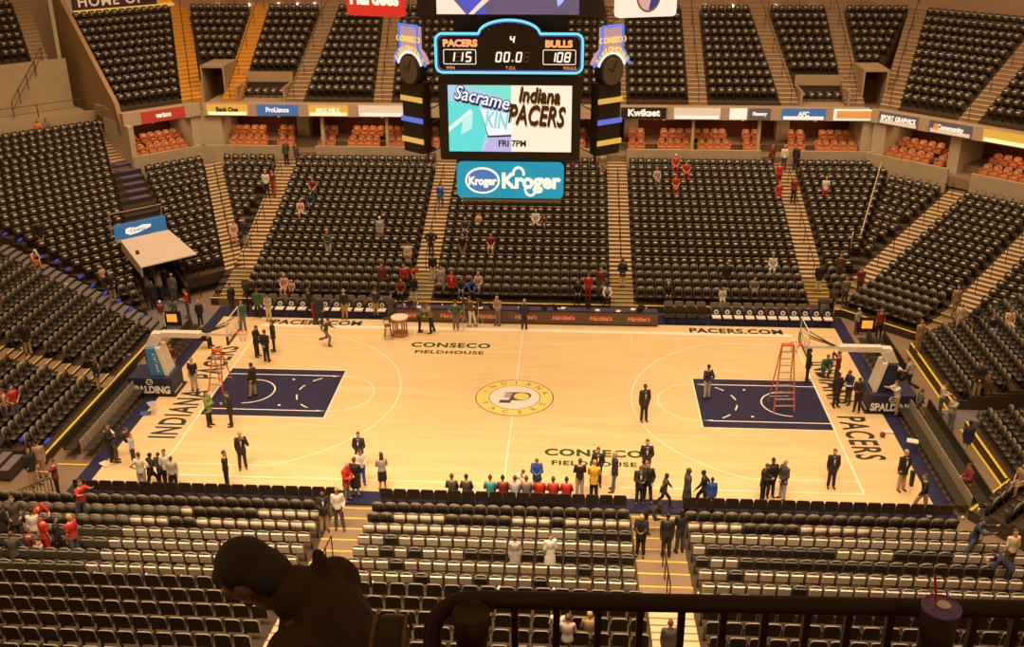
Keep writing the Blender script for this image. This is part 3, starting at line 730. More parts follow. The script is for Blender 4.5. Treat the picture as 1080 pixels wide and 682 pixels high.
board('NW', -1.9, 1.15, 'verizon', red_b, white_e, 'dark red fascia board with white lettering at the left corner', .44, None, sx=.8)

# club chairs in the boxes: rounded leather shells
def P_club():
    a = MB(); round_back(a, .5, .36, .88, .02, .14, .08, M['orange'], .16, M['orangelip'], 5)
    b = MB(); b.hexa([(-.24, -.5, .3), (.24, -.5, .3), (.24, -.02, .3), (-.24, -.02, .3)], [(-.22, -.48, .46), (.22, -.48, .46), (.22, -.02, .44), (-.22, -.02, .44)], M['orange'], M['orange'])
    c = MB(); c.box(-.29, -.22, -.45, .02, .3, .62, M['orange']); c2 = MB(); c2.box(.22, .29, -.45, .02, .3, .62, M['orange'])
    d = MB(); d.box(-.2, .2, -.4, -.1, 0, .3, M['dark'])
    e = MB(); e.hexa([(-.13, -.075, .62), (.13, -.075, .62), (.13, -.05, .62), (-.13, -.05, .62)], [(-.11, -.06, .80), (.11, -.06, .80), (.11, -.03, .80), (-.11, -.03, .80)], M['orangelip'])
    return [('seat_back', a), ('seat_pan', b), ('arm_rest', c), ('arm_rest', c2), ('base', d), ('head_cushion', e)]
clubm = [(n, b.mesh(n)) for n, b in P_club()]
club = None
def club_at(side, s, row, label, group):
    global club
    D = fas[side] + (.75 if row == 0 else 1.95); z = 5.15 if row == 0 else 5.6
    if club is None:
        club = empty('club_chair')
        for n, me in clubm: link(n, me, club)
        o = club
    else: o = copy_tree(club)
    o.location = side_pt(side, s, D, z); o.rotation_euler = (0, 0, side_rot(side))
    tag(o, label, 'chair', group)
for w, row, us in (('far left box', 1, (245, 253, 261, 270, 278, 300, 308)), ('far left box', 0, (247, 255, 263, 271, 279, 298, 307)), ('box beside the left clock', 1, (345, 353, 377, 386, 394, 402, 412, 420, 428)), ('box beside the left clock', 0, (341, 350, 372, 381, 389, 397, 413, 421, 429)),
                   ('box right of the scoreboard', 1, (666, 675, 700, 709, 717, 726, 735, 744, 753, 761, 786, 796)), ('box right of the scoreboard', 0, (667, 676, 698, 707, 715, 724, 740, 749, 757, 766, 788, 797)),
                   ('box left of the right corner', 1, (833, 843, 867, 875, 884, 892, 901)), ('box left of the right corner', 0, (835, 844, 864, 872, 881, 890, 899)), ('box glimpsed behind the scoreboard', 1, (452, 459, 614)), ('box glimpsed behind the scoreboard', 0, (453, 460, 613))):
    for i, u in enumerate(us):
        y = fas['N'] + (.75 if row == 0 else 1.95)
        club_at('N', ux_(u, 146, y), row, 'orange club chair, %s from left, %s row of %s' % (nth_(i), 'back' if row else 'front', w), 'club chairs of the far boxes')
for i in range(5):
    for row in (0, 1):
        club_at('NE', -1.45 + .62 * i + .1 * row, row, 'orange club chair, %s from left in %s row of right corner box' % (nth_(i), 'back' if row else 'front'), 'club chairs of the right corner box')
        club_at('NW', -1.2 + .55 * i + .1 * row, row, 'orange club chair, %s from left in %s row of left corner box' % (nth_(i), 'back' if row else 'front'), 'club chairs of the left corner box')
        if i < 1: club_at('NE', 1.95 + .62 * i, row, 'orange club chair, %s of pair, %s row, beside right passage' % (nth_(i), 'back' if row else 'front'), 'club chairs of the right corner box')
        if i < 2: club_at('NW', -2.35 + .5 * i, row, 'orange club chair, %s of pair, %s row, at left wall' % (nth_(i), 'back' if row else 'front'), 'club chairs of the left corner box')
        if i < 5: club_at('NE', 4.9 + .62 * i, row, 'orange club chair, %s from left in %s row at the right edge' % (nth_(i), 'back' if row else 'front'), 'club chairs at the right edge')

# ------------------------------------------------------------ the tunnel in the left corner
g = MB()
P = lambda s, d, z: side_pt('NW', s, d, z)
def hx(b, quad, z0, z1, mt): b.hexa([P(s, d, z0) for s, d in quad], [P(s, d, z1) for s, d in quad], mt)
lw = lambda d: rNW(d) + .05
rw = lambda d: -5.6 + .25 * (d - 22.6)
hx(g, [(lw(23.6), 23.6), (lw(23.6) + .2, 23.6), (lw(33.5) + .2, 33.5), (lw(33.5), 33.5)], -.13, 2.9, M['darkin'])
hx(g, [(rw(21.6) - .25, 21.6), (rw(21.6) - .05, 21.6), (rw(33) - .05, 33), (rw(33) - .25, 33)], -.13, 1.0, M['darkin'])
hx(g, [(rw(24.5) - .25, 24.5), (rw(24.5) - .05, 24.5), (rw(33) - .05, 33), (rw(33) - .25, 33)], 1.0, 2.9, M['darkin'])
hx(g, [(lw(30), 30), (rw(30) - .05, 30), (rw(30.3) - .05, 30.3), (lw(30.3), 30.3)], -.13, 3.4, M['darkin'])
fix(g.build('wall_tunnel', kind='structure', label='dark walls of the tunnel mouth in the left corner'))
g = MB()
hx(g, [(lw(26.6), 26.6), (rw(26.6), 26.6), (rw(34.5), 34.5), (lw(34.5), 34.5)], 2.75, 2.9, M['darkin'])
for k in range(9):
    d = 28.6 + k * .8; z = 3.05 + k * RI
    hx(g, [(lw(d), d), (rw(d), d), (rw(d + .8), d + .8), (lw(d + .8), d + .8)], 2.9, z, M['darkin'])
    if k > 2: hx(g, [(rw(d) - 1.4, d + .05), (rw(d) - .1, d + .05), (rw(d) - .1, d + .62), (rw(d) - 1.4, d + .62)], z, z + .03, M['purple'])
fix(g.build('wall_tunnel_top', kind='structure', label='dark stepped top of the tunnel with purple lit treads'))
can = empty('tunnel_canopy', P(-6.5, 24.3, 2.2), side_rot('NW'), label='pale grey fabric canopy over the tunnel mouth', cat='canopy')
g = MB(); g.hexa([(-1.75, -2.2, .30), (1.55, -2.2, .3), (1.55, 1.4, .9), (-1.35, 1.4, .9)], [(-1.75, -2.2, .36), (1.55, -2.2, .36), (1.55, 1.4, .97), (-1.35, 1.4, .97)], M['canopy']); g.build('roof', can)
g = MB(); g.hexa([(-1.8, -2.2, -.25), (-1.75, -2.2, -.25), (-1.35, 1.4, .3), (-1.4, 1.4, .3)], [(-1.8, -2.2, .36), (-1.75, -2.2, .36), (-1.35, 1.4, .97), (-1.4, 1.4, .97)], M['canopy']); g.build('side_flap', can)
for x in (-1.72, 1.5): g = MB(); g.tube((x, -2.15, -2.3), (x, -2.15, .32), .035, M['rail'], 6); g.build('pole', can)
sg = empty('sponsor_sign', P(-6.25, 26.5, 3.35), side_rot('NW'), label='blue lit sign with a white script mark above the tunnel', cat='sign')
g = MB(); g.box(-1.55, 1.55, 0, .3, -.42, .42, emat('sign_blue', (.04, .17, .34), .75)); g.build('panel', sg)
g = MB(); g.box(-1.6, 1.55, -.05, .3, -.6, -.45, M['yellow']); g.build('lower_edge', sg)
g = MB()
g.prism([(-1.0, -.1), (-.75, -.25), (-.2, -.2), (.55, .0), (.6, .15), (.1, .22), (-.3, .12), (-.7, .2), (-.95, .15)], -.05, -.01, white_e, 'y'); g.build('white_mark', sg)
text('Cinergy', .3, blue_b, (-.25, -.07, 0), (PI / 2, 0, 0), sg, ext=.005)
g = MB(); r0 = empty('tunnel_top_rail', P(-6.2, 27.2, 3.0), side_rot('NW'), label='dark rail over the blue tunnel sign', cat='railing')
g.path([(-1.6, 0, .0), (-1.6, 0, 1.35), (1.6, 0, 1.35), (1.6, 0, 0)], .04, M['concrete'], 6); g.build('rail', r0)

for i, (u, v) in enumerate(((5, 247), (21, 253), (44, 271), (60, 275), (72, 284), (85, 292), (98, 301), (111, 309), (125, 317), (138, 326), (150, 334), (24, 462), (33, 455), (50, 465), (8, 452))):
    p = atz(u, v, .3 + max(0, (165 - u)) * .021 if u > 0 and v < 400 else .8)
    g = MB(); g.box(-.07, .07, -.2, .2, -.02, .05, M['blueglow']); o = g.build('step_lamp'); o.location = p; o.rotation_euler = (0, 0, .1)
    tag(o, 'small blue glowing lamp on the steps at the left side', 'lamp', 'blue lamps on the left steps')
# blue carpeted walkways
for nm, side, quad in (('left corner', 'NW', [(-8.4, 18.2), (-5.6, 17.4), (-5.4, 28), (-8.6, 28)]),):
    g = MB(); hx(g, quad, -.128, -.11, M['carpet']); fix(g.build('floor_carpet', kind='structure', label='grey blue carpet walkway at the %s tunnel' % nm))
g = MB(); g.box(18.2, 34, -1.75, -.15, -.128, -.11, M['carpet']); g.build('floor_carpet', kind='structure', label='grey blue carpet walkway behind the right basket')
g = MB(); g.hexa([(-17.3, -8.9, -.128), (-21.5, -13.8, -.128), (-19.5, -14.8, -.128), (-15.9, -9.3, -.128)][::-1], [(-17.3, -8.9, -.11), (-21.5, -13.8, -.11), (-19.5, -14.8, -.11), (-15.9, -9.3, -.11)][::-1], M['carpet'])
fix(g.build('floor_carpet', kind='structure', label='grey blue carpet walkway at the near left corner'))
# yellow painted edge lines
g = MB()
for a, b in (((20.0, 6.6), (20.0, -.05)), ((20.0, -1.8), (20.05, -6.7)), ((20.05, -6.7), (18.4, -8.6)), ((17.6, -.02), (20.0, -.02)), ((-19.4, 3.7), (-19.4, -6.2)), ((-18.9, -6.9), (-17.6, -6.9)), ((-17.6, -6.9), (-17.1, -6.4)), ((-21.3, -6.2), (-21.9, -9.4)), ((-19.5, 3.7), (-18.6, 3.7))):
    strip(g, a, b, .11, -.10, M['yellow'])
g.build('floor_edge_line', kind='structure', label='yellow safety lines on the floor around the court')

# ------------------------------------------------------------ seats
def P_back_st(): b = MB(); round_back(b, .47, .34, .86, 0, .05, .09, M['seat'], .1, M['arc']); return b  # grey edge colour stands in for overhead light along the back's rim
def P_pan_st():
    b = MB()
    b.hexa([(-.21, -.13, .36), (.21, -.13, .36), (.21, -.05, .36), (-.21, -.05, .36)], [(-.21, -.17, .70), (.21, -.17, .70), (.21, -.06, .70), (-.21, -.06, .70)], M['seat'])
    b.hexa([(-.12, -.18, .70), (.12, -.18, .70), (.12, -.04, .70), (-.12, -.04, .70)], [(-.09, -.16, .755), (.09, -.16, .755), (.09, -.06, .755), (-.09, -.06, .755)], M['seatglint'])
    return b
def P_arm(x):
    b = MB(); b.box(x - .02, x + .02, -.32, .03, .56, .6, M['seat']); return b
def P_leg(x):
    b = MB(); b.box(x - .018, x + .018, -.16, -.04, 0, .56, M['seatdark']); return b
def P_back_te(pale=True):
    b = MB()
    round_back(b, .46, .36, .87, 0, .05, .11, M['rimback'], .19, M['arc'], 5); round_back(b, .33, .40, .79, -.035, .04, .09, M['seatgreen'], .13, M['seatgreen'], 4); return b
def P_panel_te(mt=None):
    b = MB()
    b.hexa([(-.19, .045, .46), (.19, .045, .46), (.19, .10, .46), (-.19, .10, .46)], [(-.19, .105, .78), (.19, .105, .78), (.19, .155, .745), (-.19, .155, .745)], mt or M['pale']); return b
def P_pan_te():
    b = MB()
    b.hexa([(-.21, -.42, .38), (.21, -.42, .38), (.21, -.03, .38), (-.21, -.03, .38)], [(-.2, -.42, .44), (.2, -.42, .44), (.2, -.03, .44), (-.2, -.03, .44)], M['seatgreen']); return b
def P_pan_te_up():
    b = MB()
    b.hexa([(-.21, -.12, .38), (.21, -.12, .38), (.21, -.05, .38), (-.21, -.05, .38)], [(-.2, -.11, .7), (.2, -.11, .7), (.2, -.03, .7), (-.2, -.03, .7)], M['seatgreen']); return b
def merge(*bs):
    o = MB()
    for b in bs:
        k = len(o.v); o.v += b.v
        for f, i in zip(b.f, b.mi):
            o.f.append(tuple(a + k for a in f)); o.mi.append(o.m(b.mats[i]))
    return o
def many(name, base, places, **k):
    """one mesh object holding a copy of base at every place (x, y, z, rot): seating nobody would count"""
    if not places: return None
    bv = np.array(base.v); nv = len(bv)
    allv = []
    for x, y, z, r in places:
        c, s = math.cos(r), math.sin(r)
        q = bv.copy(); q[:, 0] = bv[:, 0] * c - bv[:, 1] * s + x; q[:, 1] = bv[:, 0] * s + bv[:, 1] * c + y; q[:, 2] = bv[:, 2] + z
        allv.append(q)
    V = np.concatenate(allv)
    lens = np.array([len(f) for f in base.f]); loops = np.array([a for f in base.f for a in f])
    n = len(places)
    LV = (loops[None, :] + (np.arange(n) * nv)[:, None]).ravel()
    LT = np.tile(lens, n); LS = np.concatenate([[0], np.cumsum(LT)[:-1]])
    me = bpy.data.meshes.new(name)
    me.vertices.add(len(V)); me.vertices.foreach_set('co', V.ravel())
    me.loops.add(len(LV)); me.loops.foreach_set('vertex_index', LV.astype(np.int32))
    me.polygons.add(len(LT)); me.polygons.foreach_set('loop_start', LS.astype(np.int32)); me.polygons.foreach_set('loop_total', LT.astype(np.int32))
    for mt in base.mats: me.materials.append(mt)
    me.polygons.foreach_set('material_index', np.tile(np.array(base.mi), n).astype(np.int32))
    me.update(calc_edges=True); me.validate()
    o = link(name, me); tag(o, **k); return o

NUM = ['', 'first', 'second', 'third', 'fourth', 'fifth', 'sixth', 'seventh', 'eighth', 'ninth', 'tenth', 'eleventh', 'twelfth', 'thirteenth', 'fourteenth', 'fifteenth', 'sixteenth', 'seventeenth', 'eighteenth', 'nineteenth', 'twentieth']
def nth(n):
    if n <= 20: return NUM[n]
    t = {2: 'twenty', 3: 'thirty', 4: 'forty', 5: 'fifty', 6: 'sixty'}[n // 10]
    return t + '-' + NUM[n % 10] if n % 10 else {2: 'twentieth', 3: 'thirtieth', 4: 'fortieth', 5: 'fiftieth'}[n // 10]
def block_phrase(side, bi, i, m):
    """from the S side s = -x: seat 0 is the rightmost"""
    if bi == 0: return nth(i + 1 if False else m - i) + ' from left', 'left block'
    if bi == 1: return nth(m - i) + ' from left', 'middle block'
    return nth(m - i) + ' from left', 'right block'

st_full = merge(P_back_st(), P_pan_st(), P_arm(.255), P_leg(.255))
te_full = merge(P_back_te(), P_panel_te(M['seatgreen']), P_pan_te(), P_leg(.2), P_leg(-.2))
pale_full = merge(P_back_te(), P_panel_te(), P_pan_te_up(), P_leg(.2), P_leg(-.2))
dark_full = merge(P_back_te(), P_panel_te(M['seatdark']), P_pan_te_up(), P_leg(.2), P_leg(-.2))
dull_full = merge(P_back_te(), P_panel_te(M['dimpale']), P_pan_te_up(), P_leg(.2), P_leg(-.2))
def P_pan_plain():
    b = MB()
    b.hexa([(-.21, -.13, .36), (.21, -.13, .36), (.21, -.05, .36), (-.21, -.05, .36)], [(-.21, -.17, .70), (.21, -.17, .70), (.21, -.06, .70), (-.21, -.06, .70)], M['seat']); return b
plain_full = merge(P_back_st(), P_pan_plain(), P_arm(.255), P_leg(.255))
meshes = {
    'st_pan_plain': P_pan_plain().mesh('seat_pan'),
    'te_panell': P_panel_te(M['dimpale']).mesh('back_panel'),
    'st_back': P_back_st().mesh('seat_back'), 'st_pan': P_pan_st().mesh('seat_pan'), 'arm': P_arm(.255).mesh('arm_rest'), 'leg1': P_leg(.255).mesh('support'), 'leg2': P_leg(-.2).mesh('support'), 'leg3': P_leg(.2).mesh('support'),
    'te_back': P_back_te().mesh('seat_back'), 'te_panel': P_panel_te().mesh('back_panel'), 'te_paneld': P_panel_te(M['seatdark']).mesh('back_panel'), 'te_panelg': P_panel_te(M['seatgreen']).mesh('back_panel'), 'te_pan': P_pan_te().mesh('seat_pan'), 'te_panup': P_pan_te_up().mesh('seat_pan')}
def seat_tree(kind):
    if kind == 'stadium':
        r = empty('stadium_seat')
        link('seat_back', meshes['st_back'], r); link('seat_pan', meshes['st_pan_plain'], r); link('arm_rest', meshes['arm'], r); link('support', meshes['leg1'], r)
    else:
        r = empty('telescopic_seat')
        link('seat_back', meshes['te_back'], r)
        link('back_panel', meshes[{'dull': 'te_panell', 'pale': 'te_panel', 'dark': 'te_paneld', 'green': 'te_panelg'}[kind]], r)
        link('seat_pan', meshes['te_pan' if kind == 'green' else 'te_panup'], r)
        link('support', meshes['leg2'], r); link('support', meshes['leg3'], r)
    return r
# pale backed seats turned away: runs of dark backs among them, as in the photograph
rs = random.Random(11)
DARK_RUNS = {0: [(-40, 40)], 1: [(-11.3, -9.0), (-4.6, -3.9), (-1.9, .7), (2.0, 2.6), (8.9, 10.9)], 2: [(-11.9, -10.9), (2.9, 4.7)],
             3: [(-3.9, -3.2), (7.3, 10.8), (11.0, 11.7), (13.6, 15.6)], 4: [(-3.9, -3.3), (-2.9, -2.3), (-1.1, 4.9), (6.7, 7.6), (8.3, 16.5)], 5: [(-3.2, -2.6), (3.0, 3.6), (8.0, 8.6)],
             6: [(-2.5, -2.0), (-.4, .3), (1.5, 2.0), (9.9, 10.4)]}
def is_dark(k, x):
    return any(a <= x <= b for a, b in DARK_RUNS[k])
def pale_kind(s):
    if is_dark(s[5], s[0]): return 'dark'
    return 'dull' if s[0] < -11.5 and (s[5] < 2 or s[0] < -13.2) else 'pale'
def shade_seat(x, y, z):
    return None
for kind in ('telescopic', 'stadium'):
    seats = [s for s in SEATS[kind] if inview(s[0], s[1], s[2] + .6, 18)]
    if kind == 'telescopic':
        near = [s for s in seats if s[4] == 'S']; rest = [s for s in seats if s[4] != 'S']
        near.sort(key=lambda s: depth(*s[:3])); chosen, far = near[:300], near[300:]
        for k2, b2, nm, lb in (('pale', pale_full, 'telescopic_seating', 'pale backed seats in the front rows of the near stand'),):
            pass
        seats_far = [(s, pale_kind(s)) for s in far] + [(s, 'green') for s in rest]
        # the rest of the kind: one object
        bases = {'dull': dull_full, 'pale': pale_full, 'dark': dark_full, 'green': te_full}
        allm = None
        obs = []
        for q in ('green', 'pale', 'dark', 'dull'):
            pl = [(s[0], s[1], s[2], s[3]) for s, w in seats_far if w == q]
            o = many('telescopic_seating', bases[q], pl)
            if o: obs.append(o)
        # join into one mesh
        bmj = bmesh.new(); mats = []
        for o in obs:
            off = []
            for mt in o.data.materials:
                if mt not in mats: mats.append(mt)
                off.append(mats.index(mt))
            mi = np.zeros(len(o.data.polygons), dtype=np.int32); o.data.polygons.foreach_get('material_index', mi)
            o.data.polygons.foreach_set('material_index', np.array(off, dtype=np.int32)[mi])
            bmj.from_mesh(o.data)
        me = bpy.data.meshes.new('telescopic_seating'); bmj.to_mesh(me); bmj.free()
        for mt in mats: me.materials.append(mt)
        for o in obs: bpy.data.objects.remove(o)
        tag(link('telescopic_seating', me), 'rows of low platform seats around the court beyond the nearest ones', 'seating', None, 'stuff')
        protos = {q: seat_tree(q) for q in ('pale', 'dark', 'dull')}
        used = set()
        for s in chosen:
            q = pale_kind(s)
            o = protos[q] if q not in used else copy_tree(protos[q]); used.add(q)
            o.location = s[:3]; o.rotation_euler = (0, 0, s[3])
            a, b = block_phrase(s[4], 2 - s[8], s[6], s[7])
            tag(o, '%s backed seat %s, %s row from the court, %s of near platform' % (q, a, nth(s[5] + 1), b), 'seat', 'seats of the near platform')
    else:
        seats.sort(key=lambda s: depth(*s[:3]))
        near = [s for s in seats if s[4] == 'S']; chosen, far = near[:300], near[300:] + [s for s in seats if s[4] != 'S']
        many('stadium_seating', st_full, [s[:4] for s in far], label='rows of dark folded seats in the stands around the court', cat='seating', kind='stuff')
        p = seat_tree('stadium'); first = True
        for s in chosen:
            o = p if first else copy_tree(p); first = False
            o.location = s[:3]; o.rotation_euler = (0, 0, s[3])
            a, b = block_phrase(s[4], 2 - s[8], s[6], s[7])
            tag(o, 'dark fixed seat %s, %s row above the platform, %s of near stand' % (a, nth(s[5] + 1), b), 'seat', 'dark fixed seats of the near stand')
print('SEATS', {k: len(v) for k, v in SEATS.items()})

# ------------------------------------------------------------ the hanging scoreboard
SBY = -1.5
sb = empty('scoreboard', (-.05, 1.3, 10), label='big four sided centre hung scoreboard with video screens and twin clocks', cat='scoreboard')
def S(mb, name, parent=None, **k): return mb.build(name, parent or sb, **k)
def sx(x): return x + .05
def sy(y): return y - 1.3
def sz(z): return z - 10
F = sy(SBY)
neonb = emat('neon_cyan', (.12, .62, .75), 1.3); neonw = emat('neon_white', (.8, .85, 1), 1.2); led = emat('led_orange', (1.0, .36, .12), 1.2); ledw = emat('led_cream', (1.0, .82, .62), 1.2); leddim = mat('led_off', (.10, .06, .04), .5)
# inner core, struts
g = MB(); g.box(-2.3, 2.3, sy(-.9), sy(3.7), .5, 9.5, M['dark']); S(g, 'core')
for z, h in ((10.15, 1.6), (11.75, 3.5)):
    pass
# kroger sign
g = MB(); g.prism(rrect(-2.22, 2.22, sz(10.2), sz(11.72), .22), F - .16, F, emat('sign_teal', (.015, .30, .44), .95), 'y'); ks = S(g, 'lower_sign')
g = MB(); o1 = [(-1.15 + .72 * math.cos(t), sz(10.95) + .56 * math.sin(t)) for t in np.linspace(0, 2 * PI, 33)[:-1]]
g.prism(o1, F - .19, F - .165, ledw, 'y'); S(g, 'oval_rim', ks)
g = MB(); g.prism([(-1.15 + .64 * math.cos(t), sz(10.95) + .48 * math.sin(t)) for t in np.linspace(0, 2 * PI, 33)[:-1]], F - .21, F - .19, emat('sign_mid_blue', (.08, .2, .5), .9), 'y'); S(g, 'oval_field', ks)
text('Kroger', .47, ledw, (-1.15, F - .235, sz(10.93)), (PI / 2, 0, 0), ks, sx=.85, bold=.02, ext=.01)
text('Kroger', .88, ledw, (.85, F - .2, sz(10.93)), (PI / 2, 0, 0), ks, sx=.95, bold=.035, ext=.01)
def tubepath(pts, r, mt, name, parent): g = MB(); g.path(pts, r, mt, 8); return S(g, name, parent)
def lp(cx, cz, k, y): return [(cx + k * (.22 * math.cos(t)), y, cz + k * .28 * math.sin(t)) for t in np.linspace(-.2, PI + .2, 12)]
tubepath(lp(.35, sz(11.25), 1, F - .22), .05, ledw, 'script_loop', ks)
tubepath([(a, b, 2 * sz(10.62) - c) for a, b, c in lp(.85, sz(10.62), 1, F - .22)], .05, ledw, 'script_loop', ks)
g = MB(); g.box(-2.0, 2.1, F - .1, F + .1, sz(10.02), sz(10.12), M['yellowdim']); S(g, 'ledge')
# main video wall with frame
g = MB(); g.prism(rrect(-2.88, 2.86, sz(11.8), sz(15.22), .12), F - .1, sy(-1.0), M['dark'], 'y'); S(g, 'screen_frame')
for x in (-2.83, 2.81):
    g = MB(); g.box(x - .03, x + .03, sy(-1.3), sy(3.9), sz(11.85), sz(15.1), M['dark']); S(g, 'side_screen')
g = MB(); g.box(-2.5, 2.5, sy(3.9), sy(4.0), sz(11.9), sz(15.1), M['dark']); S(g, 'rear_screen')
sc0, sc1, z0, z1 = -2.5, 2.5, sz(12.17), sz(14.86)
def panel(x0, x1, zz0, zz1, mt, name, parent=None, dy=.0):
    g = MB(); g.box(x0, x1, F - .13 - dy, F - .1 - dy, zz0, zz1, mt); return S(g, name, parent)
scr = panel(sc0, sc1, z0, z1, emat('screen_cream', (1.0, .80, .62), 1.05), 'video_screen')
panel(sc0, .06, z0, z1, emat('screen_blue', (.40, .62, .80), 1.0), 'picture_field', scr, .01)
def poly(pts, mt, name, parent, dy): g = MB(); g.prism(pts, F - .14 - dy, F - .13 - dy, mt, 'y'); return S(g, name, parent)
poly([(sc0, z0), (-1.2, z0), (-.9, z0 + 1.0), (-1.3, z0 + 1.9), (sc0, z0 + 2.1)], emat('screen_aqua', (.12, .70, .68), 1.0), 'picture_shape', scr, .02)
poly([(-1.1, z0), (.06, z0), (.06, z0 + 1.1), (-.7, z0 + .9)], emat('screen_violet', (.5, .45, .8), 1.0), 'picture_shape', scr, .02)
poly([(-1.9, z1), (.06, z1), (.06, z1 - .6), (-.8, z1 - .3)], emat('screen_green', (.2, .75, .62), 1.0), 'picture_shape', scr, .02)
poly([(sc0, z0 + 1.0), (-1.6, z0 + 1.75), (-1.5, z0 + 1.6), (sc0, z0 + .8)], emat('screen_pale', (.75, .9, .85), 1.0), 'picture_shape', scr, .03)
poly([(-2.0, z0 + .7), (-1.55, z0 + .95), (-1.5, z0 + 1.6), (-1.9, z0 + 1.4)], emat('screen_pale2', (.5, .85, .8), 1.0), 'picture_shape', scr, .035)
inkb = emat('screen_ink', (.10, .10, .28), .8); inkd = mat('screen_brown_ink', (.13, .075, .03), .6); shd = mat('screen_shadow_ink', (.1, .055, .03), .6); pale_e = emat('screen_letter', (.8, .86, .9), 1.05); gold_s = emat('screen_gold', (.62, .38, .14), .9)
for dx, dz, mt, b, dy in ((.03, -.07, shd, .05, .05), (0, 0, inkb, .045, .06), (0, 0, pale_e, .006, .08)):
    text('Sacrame', .78, mt, (-1.12 + dx, F - .13 - dy, z1 - .5 + dz), (PI / 2, math.radians(12), 0), scr, sx=.86, bold=b, ext=.004, shear=.12)
poly([(-1.2, z1 - .95), (.06, z1 - 1.2), (.06, z1 - 2.05), (-.9, z1 - 2.1)], shd, 'picture_shape', scr, .05)
poly([(-1.2, z1 - .92), (.06, z1 - 1.15), (.06, z1 - 1.97), (-.88, z1 - 2.02)], pale_e, 'picture_shape', scr, .06)
text('KIN', .9, emat('screen_teal_letter', (.25, .66, .66), 1), (-.53, F - .205, z1 - 1.42), (PI / 2, math.radians(8), 0), scr, sx=.62, bold=.02, ext=.004)
for body, size, xx, zz, wx in (('Indiana', .82, 1.18, -.38, .72), ('PACERS', 1.1, 1.05, -1.2, .6)):
    for dx, dz, mt, b, dy in ((.03, -.12, gold_s, .02, .05), (.02, -.06, shd, .02, .06), (0, 0, inkd, .016, .07)):
        text(body, size, mt, (xx + dx, F - .13 - dy, z1 + zz + dz), (PI / 2, math.radians(3), 0), scr, sx=wx, bold=b, ext=.004, shear=.18)
text('FRI 7PM', .36, shd, (.1, F - .19, z0 + .34), (PI / 2, 0, 0), scr, sx=.95, bold=.012, ext=.004)
# score panel: outline with the arch
arch = [(-2.95 + .25 * (1 - math.cos(t)), 0) for t in ()]
def outline(k=0):
    x0, x1, zb, zt = -2.95 + k, 2.92 - k, sz(15.36) + k, sz(16.93) - k; r = .28
    o = [(x0 + r + r * math.cos(a), zb + r + r * math.sin(a)) for a in np.linspace(PI, 1.5 * PI, 6)]
    o += [(x1 - r + r * math.cos(a), zb + r + r * math.sin(a)) for a in np.linspace(-PI / 2, 0, 6)]
    o += [(x1 - r + r * math.cos(a), zt - r + r * math.sin(a)) for a in np.linspace(0, PI / 2, 6)]
    o += [(1.2 * math.cos(a) * 1.0, zt + (.52) * math.sin(a) ** 1.0) for a in np.linspace(0.0, PI, 17)]
    o += [(x0 + r + r * math.cos(a), zt - r + r * math.sin(a)) for a in np.linspace(PI / 2, PI, 6)]
    return o
g = MB(); g.prism(outline(), F - .25, F + .25, M['panel'], 'y'); sp = S(g, 'score_panel')
o = outline(.03)
g = MB(); g.path([(x, F - .28, z) for x, z in o + o[:1]], .05, neonb, 8); S(g, 'neon_border', sp)
o = outline(.11)
g = MB(); g.path([(x, F - .27, z) for x, z in o + o[:1]], .018, emat('neon_violet', (.12, .1, .5), .9), 6); S(g, 'neon_inner_border', sp)
text('PACERS', .36, led, (-1.95, F - .27, sz(16.52)), (PI / 2, 0, 0), sp, sx=1.1, bold=.02, ext=.01)
text('BULLS', .36, led, (1.95, F - .27, sz(16.5)), (PI / 2, 0, 0), sp, sx=1.1, bold=.02, ext=.01)
SEG = {'0': 'abcdef', '1': 'bc', '5': 'afgcd', '8': 'abcdefg', '4': 'fgbc'}
def digit(ch, cx, cz, w, h, mt, y):
    P = {'a': ((-w, h), (w, h)), 'b': ((w, h), (w, 0)), 'c': ((w, 0), (w, -h)), 'd': ((-w, -h), (w, -h)), 'e': ((-w, 0), (-w, -h)), 'f': ((-w, h), (-w, 0)), 'g': ((-w, 0), (w, 0))}
    g = MB()
    for s in SEG[ch]:
        (a, b), (c, d) = P[s]
        g.tube((cx + a + b * .15, y, cz + b), (cx + c + d * .15, y, cz + d), .032, mt, 6)
    S(g, 'digit', sp)
for x, ch, m_ in ((-2.28, '1', ledw), (-2.03, '8', leddim), (-1.95, '1', ledw), (-1.62, '5', ledw), (1.72, '1', ledw), (2.0, '0', ledw), (2.3, '8', ledw), (-.42, '0', ledw), (-.1, '0', ledw), (.38, '0', ledw), (.68, '8', leddim)):
    digit(ch, x, sz(16.0), .09, .17, m_, F - .27)
digit('4', .12, sz(16.68), .07, .12, ledw, F - .27)
g = MB(); g.box(.1, .15, F - .29, F - .25, sz(15.82), sz(15.88), ledw); S(g, 'digit', sp)
for cx in (-1.95, 2.0):
    o = rrect(cx - .66, cx + .62, sz(15.72), sz(16.28), .04, 2)
    g = MB(); g.path([(x, F - .26, z) for x, z in o + o[:1]], .014, ledw, 5); S(g, 'score_frame', sp)
for body, x in (('WIN', -2.35), ('T.O.L', 0.05), ('FOULS', 2.4)): text(body, .17, led, (x, F - .26, sz(15.57)), (PI / 2, 0, 0), sp, ext=.005)
for i in range(7):
    a = math.radians(25 + i * 130 / 6)
    g = MB(); g.tube((.85 * math.cos(a), F - .26, sz(16.9) + .33 * math.sin(a)), (.95 * math.cos(a), F - .26, sz(16.9) + .42 * math.sin(a)), .02, leddim, 5); S(g, 'arch_mark', sp)
